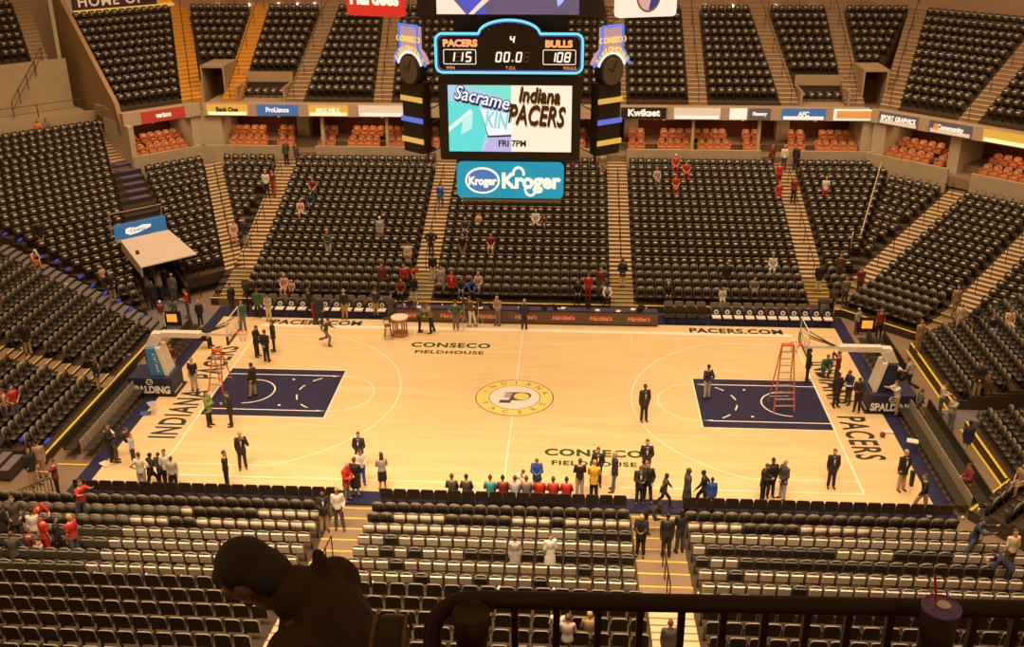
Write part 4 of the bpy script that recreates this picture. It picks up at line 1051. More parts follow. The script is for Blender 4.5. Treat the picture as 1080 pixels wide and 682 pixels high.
# upper video screen and its dark body
g = MB(); g.box(-3.7, 3.7, sy(-1.0), sy(3.9), sz(17.45), sz(20.2), M['dark']); S(g, 'upper_body')
us = MB(); us.box(-2.85, 2.72, F - .05, F, sz(17.6), sz(19.9), emat('screen_navy', (.16, .12, .2), .8)); us = S(us, 'upper_screen')
poly([(-2.85, sz(17.62)), (-1.7, sz(17.62)), (-2.3, sz(18.3)), (-2.85, sz(18.6))], emat('screen_cream2', (.95, .75, .6), 1), 'picture_shape', us, .0)
poly([(-1.7, sz(17.62)), (-.9, sz(17.62)), (-1.0, sz(18.3)), (-2.2, sz(18.5))], emat('screen_royal', (.1, .1, .6), .9), 'picture_shape', us, .0)
poly([(-1.6, sz(17.62)), (-1.4, sz(17.62)), (-.5, sz(18.4)), (-.8, sz(18.4))], emat('screen_glow', (1, .7, .5), 1), 'picture_shape', us, .02)
text('PACERS', .8, emat('screen_yellow', (1.0, .75, .3), 1), (0, F - .18, sz(18.45)), (PI / 2, 0, 0), us, bold=.03, ext=.005)
poly([(1.9, sz(17.9)), (2.1, sz(18.1)), (2.3, sz(18.5)), (1.8, sz(18.4))], emat('screen_spark', (.4, .5, 1), 1), 'picture_shape', us, .02)
# open trusses around the body
def truss(a, b, h=.35):
    a = Vector(a); b = Vector(b); g = MB(); n = max(2, int((b - a).length / .6)); up_ = Vector((0, 0, h))
    g.tube(a, b, .03, M['truss'], 5); g.tube(a + up_, b + up_, .03, M['truss'], 5)
    for i in range(n):
        p = a + (b - a) * i / n; q = a + (b - a) * (i + 1) / n
        g.tube(p, q + up_, .018, M['truss'], 5); g.tube(p + up_, q, .018, M['truss'], 5)
    S(g, 'truss')
truss((-4.3, sy(-.6), sz(17.0)), (4.3, sy(-.6), sz(17.0))); truss((-4.3, sy(3.4), sz(17.0)), (4.3, sy(3.4), sz(17.0)))
for x in (-3.3, 3.3): truss((x, sy(-.9), sz(12.0)), (x, sy(-.9), sz(12.1)), 5.0)
for x in (-3.55, 3.5):
    g = MB(); g.tube((x, sy(-.6), sz(11.4)), (x, sy(-.6), sz(17.4)), .06, M['truss'], 6); S(g, 'mast')
    for k in range(9):
        s = 1 if x > 0 else -1
        g = MB(); g.tube((x, sy(-.6), sz(11.8 + k * .6)), (x - s * .6, sy(-.6), sz(12.1 + k * .6)), .025, M['truss'], 5); S(g, 'brace')
# clock towers at the two near corners
neon_s = emat('neon_blue', (.08, .2, .75), 1.1); sgn = emat('sign_violet', (.62, .34, .36), .8); goldl = emat('sign_gold', (1.0, .66, .12), 1.0)
clockface = mat('clock_face', (.16, .12, .09), .6); cream2 = mat('stripe_gold', (.6, .35, .05), .5)
for s in (-1, 1):
    T = empty('clock_tower', (s * 3.98, sy(-1.15), sz(15.4)), -s * -PI / 5.2 if False else s * math.radians(38)); T.parent = sb
    q = lambda g, name: g.build(name, T)
    g = MB(); g.prism([(.56 * math.cos(t), .62 * math.sin(t)) for t in np.linspace(0, 2 * PI, 33)[:-1]], -.2, .25, M['dark'], 'y'); q(g, 'clock_case')
    g = MB(); g.prism([(.50 * math.cos(t), .55 * math.sin(t)) for t in np.linspace(0, 2 * PI, 33)[:-1]], -.23, -.2, clockface, 'y'); q(g, 'clock_face')
    g = MB(); g.hexa([(-.04, -.25, 0), (0.0, -.25, -.04), (0, -.235, -.04), (-.04, -.235, 0)], [(.16, -.25, .42), (.2, -.25, .4), (.2, -.235, .4), (.16, -.235, .42)], M['dark']); g.tube((.02, -.245, -.02), (-.26, -.245, .16), .025, M['dark'], 5); q(g, 'clock_hand')
    up_o = [(-.52, .62), (-.70, .18), (-.62, .35)]
    pts = [(-.72, .30), (-.56, .55), (-.50, .72), (-.50, 1.72), (.50, 1.72), (.50, .72), (.56, .55), (.72, .30), (.66, .14)] + [(.68 * math.cos(a), .02 + .68 * math.sin(a)) for a in np.linspace(.35, PI - .35, 12)] + [(-.66, .14)]
    for dy, mt in ((0, sgn),):
        # built as strips so the concave outline fills correctly
        g = MB()
        g.box(-.5, .5, -.12, .1, .72, 1.7, sgn)
        for i in range(12):
            a0 = math.radians(18 + i * 12); a1 = math.radians(30 + i * 12)
            R_ = lambda a, r: (r * math.cos(a), .0 + r * math.sin(a))
            ro = 1.0
            (xa, za), (xb, zb_), (xc, zc), (xd, zd) = R_(a0, .7), R_(a0, .98), R_(a1, .98), R_(a1, .7)
            g.hexa([(xa, -.12, za), (xb, -.12, zb_), (xb, .1, zb_), (xa, .1, za)], [(xd, -.12, zd), (xc, -.12, zc), (xc, .1, zc), (xd, .1, zd)], sgn)
        q(g, 'neon_sign')
        b = [(-.92, .22), (-.62, .75), (-.52, .82), (-.52, 1.74), (.52, 1.74), (.52, .82), (.62, .75), (.92, .22)]
        g = MB(); g.path([(x, -.14, z) for x, z in b], .055, neon_s, 6); g.path([(.70 * math.cos(a), -.14, .70 * math.sin(a)) for a in np.linspace(.3, PI - .3, 12)], .04, neonw, 6); q(g, 'neon_tube')
        text('CONSECO', .3, goldl, (0, -.17, 1.2), (PI / 2, 0, 0), T, sx=.95, bold=.012, ext=.01)
        for i, ch in enumerate('FIELDHOUSE'):
            a = math.radians(150 - i * 120 / 9)
            text(ch, .3, goldl, (.84 * math.cos(a), -.17, .84 * math.sin(a)), (PI / 2, -(a - PI / 2), 0), T, bold=.012, ext=.01)
    g = MB(); g.box(-.56, .56, -.1, .4, -3.4, -.5, M['dark']); q(g, 'tower_body')
    for k, mt in enumerate((emat('stripe_yellow_glow', (.75, .45, .08), .9), emat('stripe_blue_glow', (.12, .18, .7), .9), emat('stripe_yellow_glow', (.75, .45, .08), .9))):
        g = MB(); g.box(-.62, .62, -.16, -.1, -1.28 - k * .85, -1.08 - k * .85, mt); q(g, 'stripe')
    # the advertising panel above
    root = empty('top_panel', (s * 5.3, sy(-1.3), sz(18.55)), s * math.radians(18)); root.parent = sb
    g = MB(); g.prism(rrect(-1.25, 1.25, -1.05, 1.05, .16), -.12, .12, emat('panel_red', (.72, .03, .015), .9) if s < 0 else emat('panel_cream', (1.0, .82, .66), .95), 'y'); g.build('panel', root)
    if s < 0:
        text('Hardees', .8, ledw, (0, -.16, -.35), (PI / 2, 0, 0), root, bold=.03, ext=.01, sx=.8)
    else:
        g = MB(); g.prism([(.05 + .5 * math.cos(t), -.25 + .62 * math.sin(t)) for t in np.linspace(0, 2 * PI, 29)[:-1]], -.16, -.13, emat('crest_brown', (.3, .1, .04), .8), 'y'); g.build('crest_rim', root)
        g = MB(); g.prism([(.05 + .43 * math.cos(t), -.25 + .54 * math.sin(t)) for t in np.linspace(0, 2 * PI, 29)[:-1]], -.19, -.16, emat('crest_pink', (.8, .45, .38), .8), 'y'); g.build('crest_field', root)
        g = MB(); g.prism([(.05 + .42 * math.cos(t), -.25 + .53 * math.sin(t)) for t in np.linspace(-PI / 2, PI / 3, 15)], -.21, -.19, emat('crest_navy', (.05, .05, .25), .8), 'y'); g.build('crest_wing', root)
for x in (-3.4, 3.4):
    for y in (-.8, 3.6): g = MB(); g.tube((x, sy(y), sz(20)), (x, sy(y), sz(34)), .03, M['dark'], 5); S(g, 'hanging_cable')

# ------------------------------------------------------------ baskets
def hoop(s):
    lab = 'left' if s < 0 else 'right'
    r = empty('basketball_hoop', (s * 16.9, 0, 0), 0 if s > 0 else PI, label='%s basket on a wheeled stanchion with padded base and long pale arm' % lab, cat='basketball hoop')
    # local: the arm reaches towards -X
    q = lambda g, n, p=None, **k: g.build(n, p or r, **k)
    pad = M['navy2']
    g = MB(); g.box(-.75, 1.35, -.75, .75, .05, .95, pad); base = q(g, 'base_pad', bevel=.05)
    sg = -1 if s > 0 else 1         # which side faces the camera in local y
    rz = 0 if s > 0 else PI
    text('SPALDING', .5, M['white'], (.3, -.76 if s > 0 else .76, .32), (PI / 2, 0, rz), base, sx=.82, bold=.02, ext=.01)
    g = MB(); c = (.3, -.77 if s > 0 else .77, .74)
    g.path([(c[0] + .16 * math.cos(t), c[1], c[2] + .13 * math.sin(t)) for t in np.linspace(0, 2 * PI, 13)], .018, M['white'], 5); g.tube((c[0] - .15, c[1], c[2]), (c[0] + .15, c[1], c[2]), .014, M['white'], 5); g.build('ball_mark', base)
    face = emat('pad_light_blue', (0, 0, 0), 0) if False else (M['skyblue'] if s < 0 else pad)
    g = MB(); g.hexa([(-.78, -.5, .0), (-.6, -.5, .0), (-.6, .5, .0), (-.78, .5, .0)], [(-.25, -.42, 2.35), (-.02, -.42, 2.35), (-.02, .42, 2.35), (-.25, .42, 2.35)], M['padwhite'], M['padwhite']); q(g, 'front_pad', bevel=.03)
    g = MB(); g.hexa([(-.6, -.45, .9), (.35, -.45, .9), (.35, .45, .9), (-.6, .45, .9)], [(-.02, -.4, 2.3), (.45, -.4, 2.3), (.45, .4, 2.3), (-.02, .4, 2.3)], face); u_ = q(g, 'upright_pad', bevel=.03)
    if s < 0: text('AT&T arena', .2, M['white'], (-.02, .46, 1.6), (PI / 2, math.radians(80), PI), u_, ext=.01)
    g = MB(); g.hexa([(-.05, -.24, 2.3), (.5, -.24, 2.3), (.5, .24, 2.3), (-.05, .24, 2.3)], [(-.35, -.22, 2.75), (.15, -.22, 2.95), (.15, .22, 2.95), (-.35, .22, 2.75)], M['padwhite'])
    g.hexa([(-.3, -.2, 2.7), (.15, -.2, 2.6), (.15, .2, 2.6), (-.3, .2, 2.7)], [(-.35, -.2, 3.0), (.15, -.2, 2.98), (.15, .2, 2.98), (-.35, .2, 3.0)], M['padwhite'])
    g.box(-2.2, -.3, -.17, .17, 2.78, 3.05, M['padwhite']); q(g, 'arm', bevel=.02)
    g = MB(); g.box(-3.7, -2.2, -.06, .06, 2.88, 3.0, M['padwhite']); g.tube((-3.6, 0, 3.5), (-2.2, 0, 2.95), .03, M['dark'], 6); g.tube((-3.7, -.5, 3.6), (-2.4, 0, 3.0), .025, M['dark'], 6); g.tube((-3.7, .5, 3.6), (-2.4, 0, 3.0), .025, M['dark'], 6); q(g, 'strut')
    bx = -3.77
    glass = M['glass']
    g = MB(); g.box(bx - .02, bx + .02, -.91, .91, 2.9, 3.97, glass); bb = q(g, 'backboard')
    g = MB()
    for a, b in (((-.91, 2.9), (.91, 2.9)), ((.91, 2.9), (.91, 3.97)), ((.91, 3.97), (-.91, 3.97)), ((-.91, 3.97), (-.91, 2.9))): g.tube((bx, a[0], a[1]), (bx, b[0], b[1]), .028, M['frame'], 6)
    o = [(-.3, 3.05), (.3, 3.05), (.3, 3.5), (-.3, 3.5), (-.3, 3.05)]
    g.path([(bx - .03, a, b) for a, b in o], .02, M['white'], 5); g.build('board_frame', bb)
    g = MB(); g.box(bx - .05, bx + .05, -.95, .95, 2.82, 2.92, M['dark']); g.box(bx - .05, bx + .05, -.96, -.9, 2.82, 3.25, M['dark']); g.box(bx - .05, bx + .05, .9, .96, 2.82, 3.25, M['dark']); g.build('board_pad', bb)
    g = MB(); rx = bx - .40
    g.path([(rx + .23 * math.cos(t), .23 * math.sin(t), 3.05) for t in np.linspace(0, 2 * PI, 25)], .016, M['rim'], 6); g.box(bx - .2, bx, -.08, .08, 2.98, 3.06, M['rim']); rim = q(g, 'rim')
    g = MB()
    for i in range(12):
        a = 2 * PI * i / 12; b = 2 * PI * (i + 1) / 12; c_ = (a + b) / 2
        g.path([(rx + .23 * math.cos(a), .23 * math.sin(a), 3.04), (rx + .17 * math.cos(c_), .17 * math.sin(c_), 2.85), (rx + .13 * math.cos(a), .13 * math.sin(a), 2.62)], .008, M['white'], 4)
        g.path([(rx + .23 * math.cos(b), .23 * math.sin(b), 3.04), (rx + .17 * math.cos(c_), .17 * math.sin(c_), 2.85), (rx + .13 * math.cos(b), .13 * math.sin(b), 2.62)], .008, M['white'], 4)
    g.build('net', rim)
    g = MB(); g.box(-.9, 1.5, -.8, .8, -.12, .05, M['dark']); q(g, 'chassis')
hoop(-1); hoop(1)

# ------------------------------------------------------------ far side tables with lit advertising fronts, chairs
tb = 0
for i in range(7):
    x0 = -7.05 + i * 2.05
    r = empty('press_table', (x0 + 1.0, 9.12, .002), 0, label='dark fronted courtside table with a red script oval, %s from left' % NTH[i], cat='table', group='press tables on the far sideline')
    g = MB(); g.box(-1.02, 1.02, -.32, .34, .72, .76, M['navytop']); g.build('table_top', r)
    g = MB(); g.box(-1.02, 1.02, -.36, -.31, .03, .8, M['tablefront']); fp = g.build('front_panel', r)
    g = MB(); g.box(-1.02, 1.02, -.365, -.3, .73, .8, M['navy2']); g.box(-1.02, 1.02, -.365, -.3, .0, .08, M['navy2']); g.build('trim_band', fp)
    g = MB(); g.prism([(.62 * math.cos(t), .42 + .17 * math.sin(t)) for t in np.linspace(0, 2 * PI, 29)[:-1]] , -.39, -.36, M['hardee'], 'y'); g.build('red_oval', fp)
    text("Hardee's", .34, M['cream'], (0, -.4, .42), (PI / 2, 0, 0), fp, shear=.2, ext=.004, bold=.008)
    for x in (-.95, .95): g = MB(); g.box(x - .03, x + .03, .2, .3, 0, .72, M['dark']); g.build('leg', r)
rr = random.Random(5)
for i in range(26):       # papers, cups and laptops on the tables
    x = -6.7 + rr.random() * 13.6; y = 8.95 + rr.random() * .4
    g = MB()
    k = i % 3
    if k == 0:
        g.box(-.12, .12, -.15, .15, 0, .012, M['paper']); nm, lb, ct = 'paper_sheet', 'white paper sheet lying on the courtside table, among its cups and screens', 'paper'
        o = g.build(nm)
    elif k == 1:
        g.lathe([(.035, 0), (.045, .13), (.04, .13)], (0, 0, 0), M['paper'], 10); nm, lb, ct = 'paper_cup', 'small white cup standing on the courtside table among papers', 'cup'; o = g.build(nm)
    else:
        o = empty('monitor', (0, 0, 0)); a = MB(); a.box(-.17, .17, -.02, .02, .06, .33, M['dark']); a.build('screen', o); a = MB(); a.box(-.1, .1, -.08, .08, 0, .02, M['dark']); a.box(-.02, .02, -.02, .02, 0, .1, M['dark']); a.build('stand', o); nm, lb, ct = 'monitor', 'small dark monitor on the courtside table facing the stand', 'monitor'
    o.location = (x, y, .762); o.rotation_euler = (0, 0, rr.uniform(-.6, .6)); tag(o, lb, ct, {'paper_sheet': 'papers on the press tables', 'paper_cup': 'cups on the press tables', 'monitor': 'monitors on the press tables'}[nm])

def chair_parts(cover, seatm, emblem=None):
    a = MB(); round_back(a, .49, .44, .9, .2, .05, .05, cover, .08, cover, 4)
    b = MB(); b.box(-.23, .23, -.25, .2, .42, .48, seatm)
    L = []
    for sx_ in (-1, 1):
        c = MB(); c.tube((sx_ * .21, -.24, 0), (sx_ * .21, .22, .44), .014, M['dark'], 5); L.append(('leg', c))
        c = MB(); c.tube((sx_ * .21, .24, 0), (sx_ * .21, -.22, .44), .014, M['dark'], 5); L.append(('leg', c))
    p = [('seat_back', a), ('seat_pan', b)] + L
    if emblem:
        e = MB(); e.prism([(.13 * math.cos(t), .66 + .13 * math.sin(t)) for t in np.linspace(0, 2 * PI, 15)[:-1]], .13, .172, emblem, 'y'); p.append(('round_mark', e))
        e = MB(); e.prism([(.06 * math.cos(t), .66 + .06 * math.sin(t)) for t in np.linspace(0, 2 * PI, 11)[:-1]], .12, .13, cover, 'y'); p.append(('mark_centre', e))
    return [(n, m_.mesh(n)) for n, m_ in p]
CH = {'logo': chair_parts(M['navy2'], M['paper'], M['paper']), 'green': chair_parts(M['seatgreen'], M['seatgreen']), 'dark': chair_parts(M['dark'], M['dark']), 'greenpale': chair_parts(M['arc'], M['seatgreen'])}
chs = {}
def chair(kind, x, y, z, rz, label, group):
    if kind not in chs:
        o = chs[kind] = empty('folding_chair')
        for n, me in CH[kind]: link(n, me, o)
    else: o = copy_tree(chs[kind])
    o.location = (x, y, z); o.rotation_euler = (0, 0, rz); tag(o, label, 'chair', group)
for i in range(12):
    chair('logo', -15.0 + i * .64, 9.4, -.03, 0, 'navy bench chair with round white mark, %s from left on the left bench' % nth_(i), 'bench chairs left of the tables')
    if i not in (): chair('greenpale', -15.0 + i * .64, 10.1, -.03, 0, 'grey green folding chair behind the left bench, %s from left' % nth_(i), 'second row of the left bench')
for i in range(4):
    chair('dark', 7.95 + i * .6, 9.4, -.03, 0, 'dark folding chair right of the press tables, %s of four' % nth_(i), 'four dark chairs beside the tables')
    chair('greenpale', 7.95 + i * .6, 10.1, -.03, 0, 'grey green chair behind the four dark chairs, %s from left' % nth_(i), 'grey green chairs right of the tables')
for i in range(11):
    chair('logo', 10.5 + i * .6, 9.35, -.03, 0, 'white seated bench chair, %s from left on the right bench' % nth_(i), 'bench chairs right of the tables')
    chair('greenpale', 10.5 + i * .6, 10.05, -.03, 0, 'grey green chair behind the right bench, %s from left' % nth_(i), 'second row of the right bench')
# two rows of green chairs behind each baseline
for row in (0, 1):
    for i in range(17):
        if i < 16:
            chair('greenpale' if row == 0 else 'green', -17.75 - row * .8, 1.3 - i * .5, -.12, PI / 2, 'green padded chair, %s from the far end, %s row behind left baseline' % (nth_(i), 'front' if row == 0 else 'second'), 'baseline chairs on the left')
        chair('greenpale' if row == 0 else 'green', 17.75 + row * .85, -.9 - i * .48, -.12, -PI / 2, 'green padded chair, %s from the far end, %s row behind right baseline' % (nth_(i), 'front' if row == 0 else 'second'), 'baseline chairs on the right')
    for i in range(9):
        chair('green', 17.8 + row * .8, 2.4 + i * .55, -.12, -PI / 2, 'green chair beyond the right basket, %s from the basket, row %s' % (nth_(i), 'one' if row == 0 else 'two'), 'chairs beyond the right basket')
        if row == 0: chair('green', -17.7, 2.4 + i * .55, -.12, PI / 2, 'green chair beyond the left basket, %s from the basket' % nth_(i), 'chairs beyond the left basket')
# dark chairs along the near sideline
for i in range(64):
    x = -16.6 + i * .53
    if abs(x + 5.55) < .8 or abs(x - 5.9) < 1.1: continue
    chair('dark', x, -9.35, -.03, PI, 'dark courtside chair %s from left on near sideline' % (nth_(i) if i < 20 else nth2(i)), 'dark chairs along the near sideline')

# ------------------------------------------------------------ loose things on and around the court
def ladder(x, y, rz, h, w, label):
    r = empty('step_ladder', (x, y, 0.002), rz, label=label, cat='ladder')
    for s in (-1, 1):
        g = MB(); g.tube((s * w / 2, -.5, 0), (s * w / 2 * .55, 0, h), .035, M['ladder'], 6); g.build('front_rail', r)
        g = MB(); g.tube((s * w / 2, .55, 0), (s * w / 2 * .55, 0.03, h), .03, M['ladder'], 6); g.build('rear_rail', r)
    n = int(h / .3)
    for k in range(1, n):
        t = k / n; ww = w / 2 * (1 - .45 * t)
        g = MB(); g.box(-ww, ww, -.5 * (1 - t) - .06, -.5 * (1 - t) + .03, h * t - .015, h * t + .015, M['alu']); g.build('step', r)
        if k % 2: g = MB(); g.tube((-ww, .55 * (1 - t), h * t), (ww, .55 * (1 - t), h * t), .014, M['alu'], 5); g.build('crossbar', r)
    g = MB(); g.box(-w * .29, w * .29, -.1, .12, h - .02, h + .05, M['ladder']); g.build('top_cap', r)
ladder(-14.2, .35, math.radians(-12), 1.95, .75, 'short orange step ladder standing under the left basket')
ladder(12.35, -.35, math.radians(4), 3.15, .95, 'tall orange step ladder standing in the blue key before the right basket')
r = empty('drum_table', (-6.55, 6.95, .003), label='round wooden table with a pale top on the far court', cat='table')
g = MB(); g.lathe([(.42, .98), (.46, 1.0), (.46, 1.06), (.42, 1.07)], (0, 0, 0), M['tabletop'], 28); g.build('table_top', r)
g = MB(); g.lathe([(.40, .86), (.42, .86), (.42, .98), (.4, .98)], (0, 0, 0), M['oak'], 28); g.build('apron', r)
g = MB(); g.lathe([(.42, .0), (.43, .03), (.43, .14), (.4, .16)], (0, 0, 0), M['oak'], 28); g.build('base_ring', r)
for i in range(6):
    a = i * PI / 3; g = MB(); g.tube((.36 * math.cos(a), .36 * math.sin(a), .1), (.36 * math.cos(a), .36 * math.sin(a), .9), .04, M['oak'], 8); g.build('leg', r)
r = empty('bar_stool', (-7.1, 6.45, .003), math.radians(20), label='tall dark wooden stool beside the round table', cat='stool')
g = MB(); g.lathe([(.16, .72), (.19, .74), (.18, .78)], (0, 0, 0), M['darkoak'], 18); g.build('seat', r)
for sx_ in (-1, 1):
    for sy_ in (-1, 1): g = MB(); g.tube((sx_ * .2, sy_ * .2, 0), (sx_ * .11, sy_ * .11, .74), .02, M['darkoak'], 6); g.build('leg', r)
for z in (.25, .5):
    g = MB(); w_ = .2 - .09 * z / .74
    g.path([(-w_, -w_, z), (w_, -w_, z), (w_, w_, z), (-w_, w_, z), (-w_, -w_, z)], .012, M['darkoak'], 5); g.build('stretcher', r)
g = MB(); g.path([(-.16, .15, .74), (-.18, .2, 1.12), (.18, .2, 1.12), (.16, .15, .74)], .018, M['darkoak'], 6); g.box(-.17, .17, .18, .21, .98, 1.12, M['darkoak']); g.build('backrest', r)
# tripods of the crew by the tables
for x, y, lb in ((-2.45, 8.35, 'thin pale tripod stand before the press tables'), (-3.2, 8.0, 'dark folded stand held beside the man in green')):
    r = empty('tripod', (x, y, .003), label=lb, cat='tripod')
    for i in range(3):
        a = i * 2 * PI / 3 + .4; g = MB(); g.tube((.35 * math.cos(a), .35 * math.sin(a), 0), (0, 0, .75), .016, M['alu'], 5); g.build('leg', r)
    g = MB(); g.tube((0, 0, .6), (0, 0, 1.5), .018, M['alu'], 6); g.build('pole', r)
    g = MB(); g.box(-.12, .12, -.08, .08, 1.5, 1.62, M['dark']); g.build('head', r)
# small things on the floor
for (u, v, col, nm, lb) in ((154, 436, (.05, .13, .42), 'towel', 'blue towel left on the left apron floor near the chairs'), (160, 426, (.35, .38, .5), 'towel', 'pale blue towel behind the left baseline near the stanchion'), (115, 456, (.7, .65, .62), 'towel', 'white towel on the chairs behind the left baseline'), (111, 489, (.75, .68, .6), 'towel', 'white towel by the near left court corner'),
                        (936, 455, (.75, .68, .6), 'towel', 'white towel at the right apron beside the ball'), (962, 465, (.8, .75, .7), 'towel', 'long white towel across the chairs behind the right baseline')):
    p = atz(u, v, .02 if 'court' in lb or 'apron' in lb else .42)
    g = MB(); n = 5
    for i in range(n):
        a0 = i * .09; g.hexa([(a0 - .25, -.16, 0), (a0 - .15, -.16, 0), (a0 - .15, .17, 0), (a0 - .25, .17, 0)], [(a0 - .25, -.15, .03 + .02 * (i % 2)), (a0 - .15, -.16, .04), (a0 - .15, .16, .05 - .02 * (i % 2)), (a0 - .25, .17, .03)], cmat(col))
    o = g.build(nm); o.location = p; o.rotation_euler = (0, 0, rr.uniform(0, 3)); tag(o, lb, 'towel')
p = atz(931, 458, .12)
g = MB(); g.lathe([(.02, -.12)] + [(.12 * math.cos(a), .12 * math.sin(a)) for a in np.linspace(-1.3, 1.3, 9)] + [(.02, .12)], (0, 0, 0), M['ball'], 18)
o = g.build('basketball', smooth=True); o.location = (p[0], p[1], .125); tag(o, 'dark brown basketball lying on the right apron', 'ball')
# litter left in the rows
rr = random.Random(23)
lit = [(22, 335), (30, 340), (66, 408), (93, 357), (101, 360), (58, 333), (83, 331), (78, 326), (47, 352), (16, 344), (75, 346), (112, 336), (131, 379), (136, 374), (100, 361), (24, 372), (70, 300), (90, 287), (29, 288),
       (22, 603), (53, 605), (69, 605), (71, 618), (39, 616), (56, 618), (121, 621), (129, 599), (175, 602), (192, 602), (215, 614), (412, 613), (531, 617), (600, 619), (750, 647), (787, 649), (527, 641), (880, 627), (1059, 660), (240, 538), (266, 539), (980, 545), (1015, 547), (1030, 548)]
nl = 0
# ------------------------------------------------------------ barricades and corner furniture
def barricade(x, y, z, rz, w, label, group='steel barricades'):
    r = empty('crowd_barricade', (x, y, z), rz, label=label, cat='barricade', group=group)
    g = MB(); g.path([(-w / 2, 0, .05), (-w / 2, 0, 1.05), (w / 2, 0, 1.05), (w / 2, 0, .05), (-w / 2, 0, .05)], .025, M['rail'], 6); g.build('frame', r)
    n = int(w / .13)
    for i in range(1, n): g = MB(); x_ = -w / 2 + w * i / n; g.tube((x_, 0, .05), (x_, 0, 1.05), .012, M['rail'], 5); g.build('bar', r)
    for x_ in (-w / 2 + .15, w / 2 - .15): g = MB(); g.box(x_ - .03, x_ + .03, -.3, .3, 0, .03, M['rail']); g.build('foot', r)
for i, (u, v, a) in enumerate(((26, 553, 50), (38, 536, 50))):
    p = atz(u, v, -.12); barricade(p[0], p[1], -.11, math.radians(a), 1.5, 'dark steel barricade beside the yellow round table, %s of two' % ('nearer' if i == 0 else 'farther'), 'barricades at the near left corner')
for i, (u, v) in enumerate(((1046, 440), (1072, 437))):
    p = atz(u, v, -.12); barricade(p[0], p[1], -.11, math.radians(3), 1.25, 'dark steel barricade on the carpet behind the right basket, %s' % ('inner one' if i == 0 else 'outer one'), 'barricades behind the right basket')
p = atz(8, 548, .8)
r = empty('round_table', (p[0], p[1], -.11), label='yellow topped round table with a small dark cap at the left edge', cat='table')
g = MB(); g.lathe([(.7, .86), (.72, .88), (.72, .91), (.7, .92)], (0, 0, 0), M['yellowtop'], 28); g.build('table_top', r)
g = MB(); g.lathe([(.68, .0), (.7, .86)], (0, 0, 0), M['oak'], 28); g.build('drum_base', r)
g = MB(); g.lathe([(.16, 0), (.17, .03), (.1, .1), (.02, .12)], (p[0] + .1, p[1] - .05, .815), M['capcol'], 14); tag(g.build('cap'), 'dark cap lying on the yellow topped round table', 'cap')
# orange sign stands and table in the corners
def signstand(u, v, label):
    p = atz(u, v, -.12); r = empty('sign_stand', (p[0], p[1], -.12), label=label, cat='sign')
    g = MB(); g.box(-.5, .5, -.05, .05, .1, .95, M['dark']); g.build('frame', r)
    g = MB(); g.box(-.28, .28, -.07, -.052, .35, .8, M['orangesign']); g.build('orange_panel', r)
signstand(183, 345, 'small stand with a glowing orange square at the left tunnel'); signstand(913, 352, 'small stand with a glowing orange square behind the right corner')
def rack(x, y, rz, label):
    r = empty('camera_stand', (x, y, -.12), rz, label=label, cat='camera stand')
    g = MB(); g.box(-.3, .3, -.3, .3, 0, .1, M['dark']); g.build('base', r)
    g = MB(); g.tube((0, 0, .1), (0, 0, 1.5), .06, M['dark'], 8); g.build('column', r)
    g = MB(); g.box(-.2, .2, -.35, .35, 1.5, 1.85, M['dark']); g.build('camera_body', r)
rack(-15.7, 9.9, .4, 'dark television camera stand behind the left far corner'); rack(16.9, 10.2, -.4, 'dark television camera stand behind the right far corner')
# dark speaker box on the steps at the right corner
r = empty('equipment_case', (16.6, 10.7, .15), -.1, label='black equipment case on the steps at the far right corner', cat='case')
g = MB(); g.box(-.35, .35, -.3, .3, 0, .75, M['dark']); g.build('case_body', r); g = MB(); g.box(.36, .5, -.2, -.1, .1, .75, M['yellow']); g.build('yellow_stripe', r)

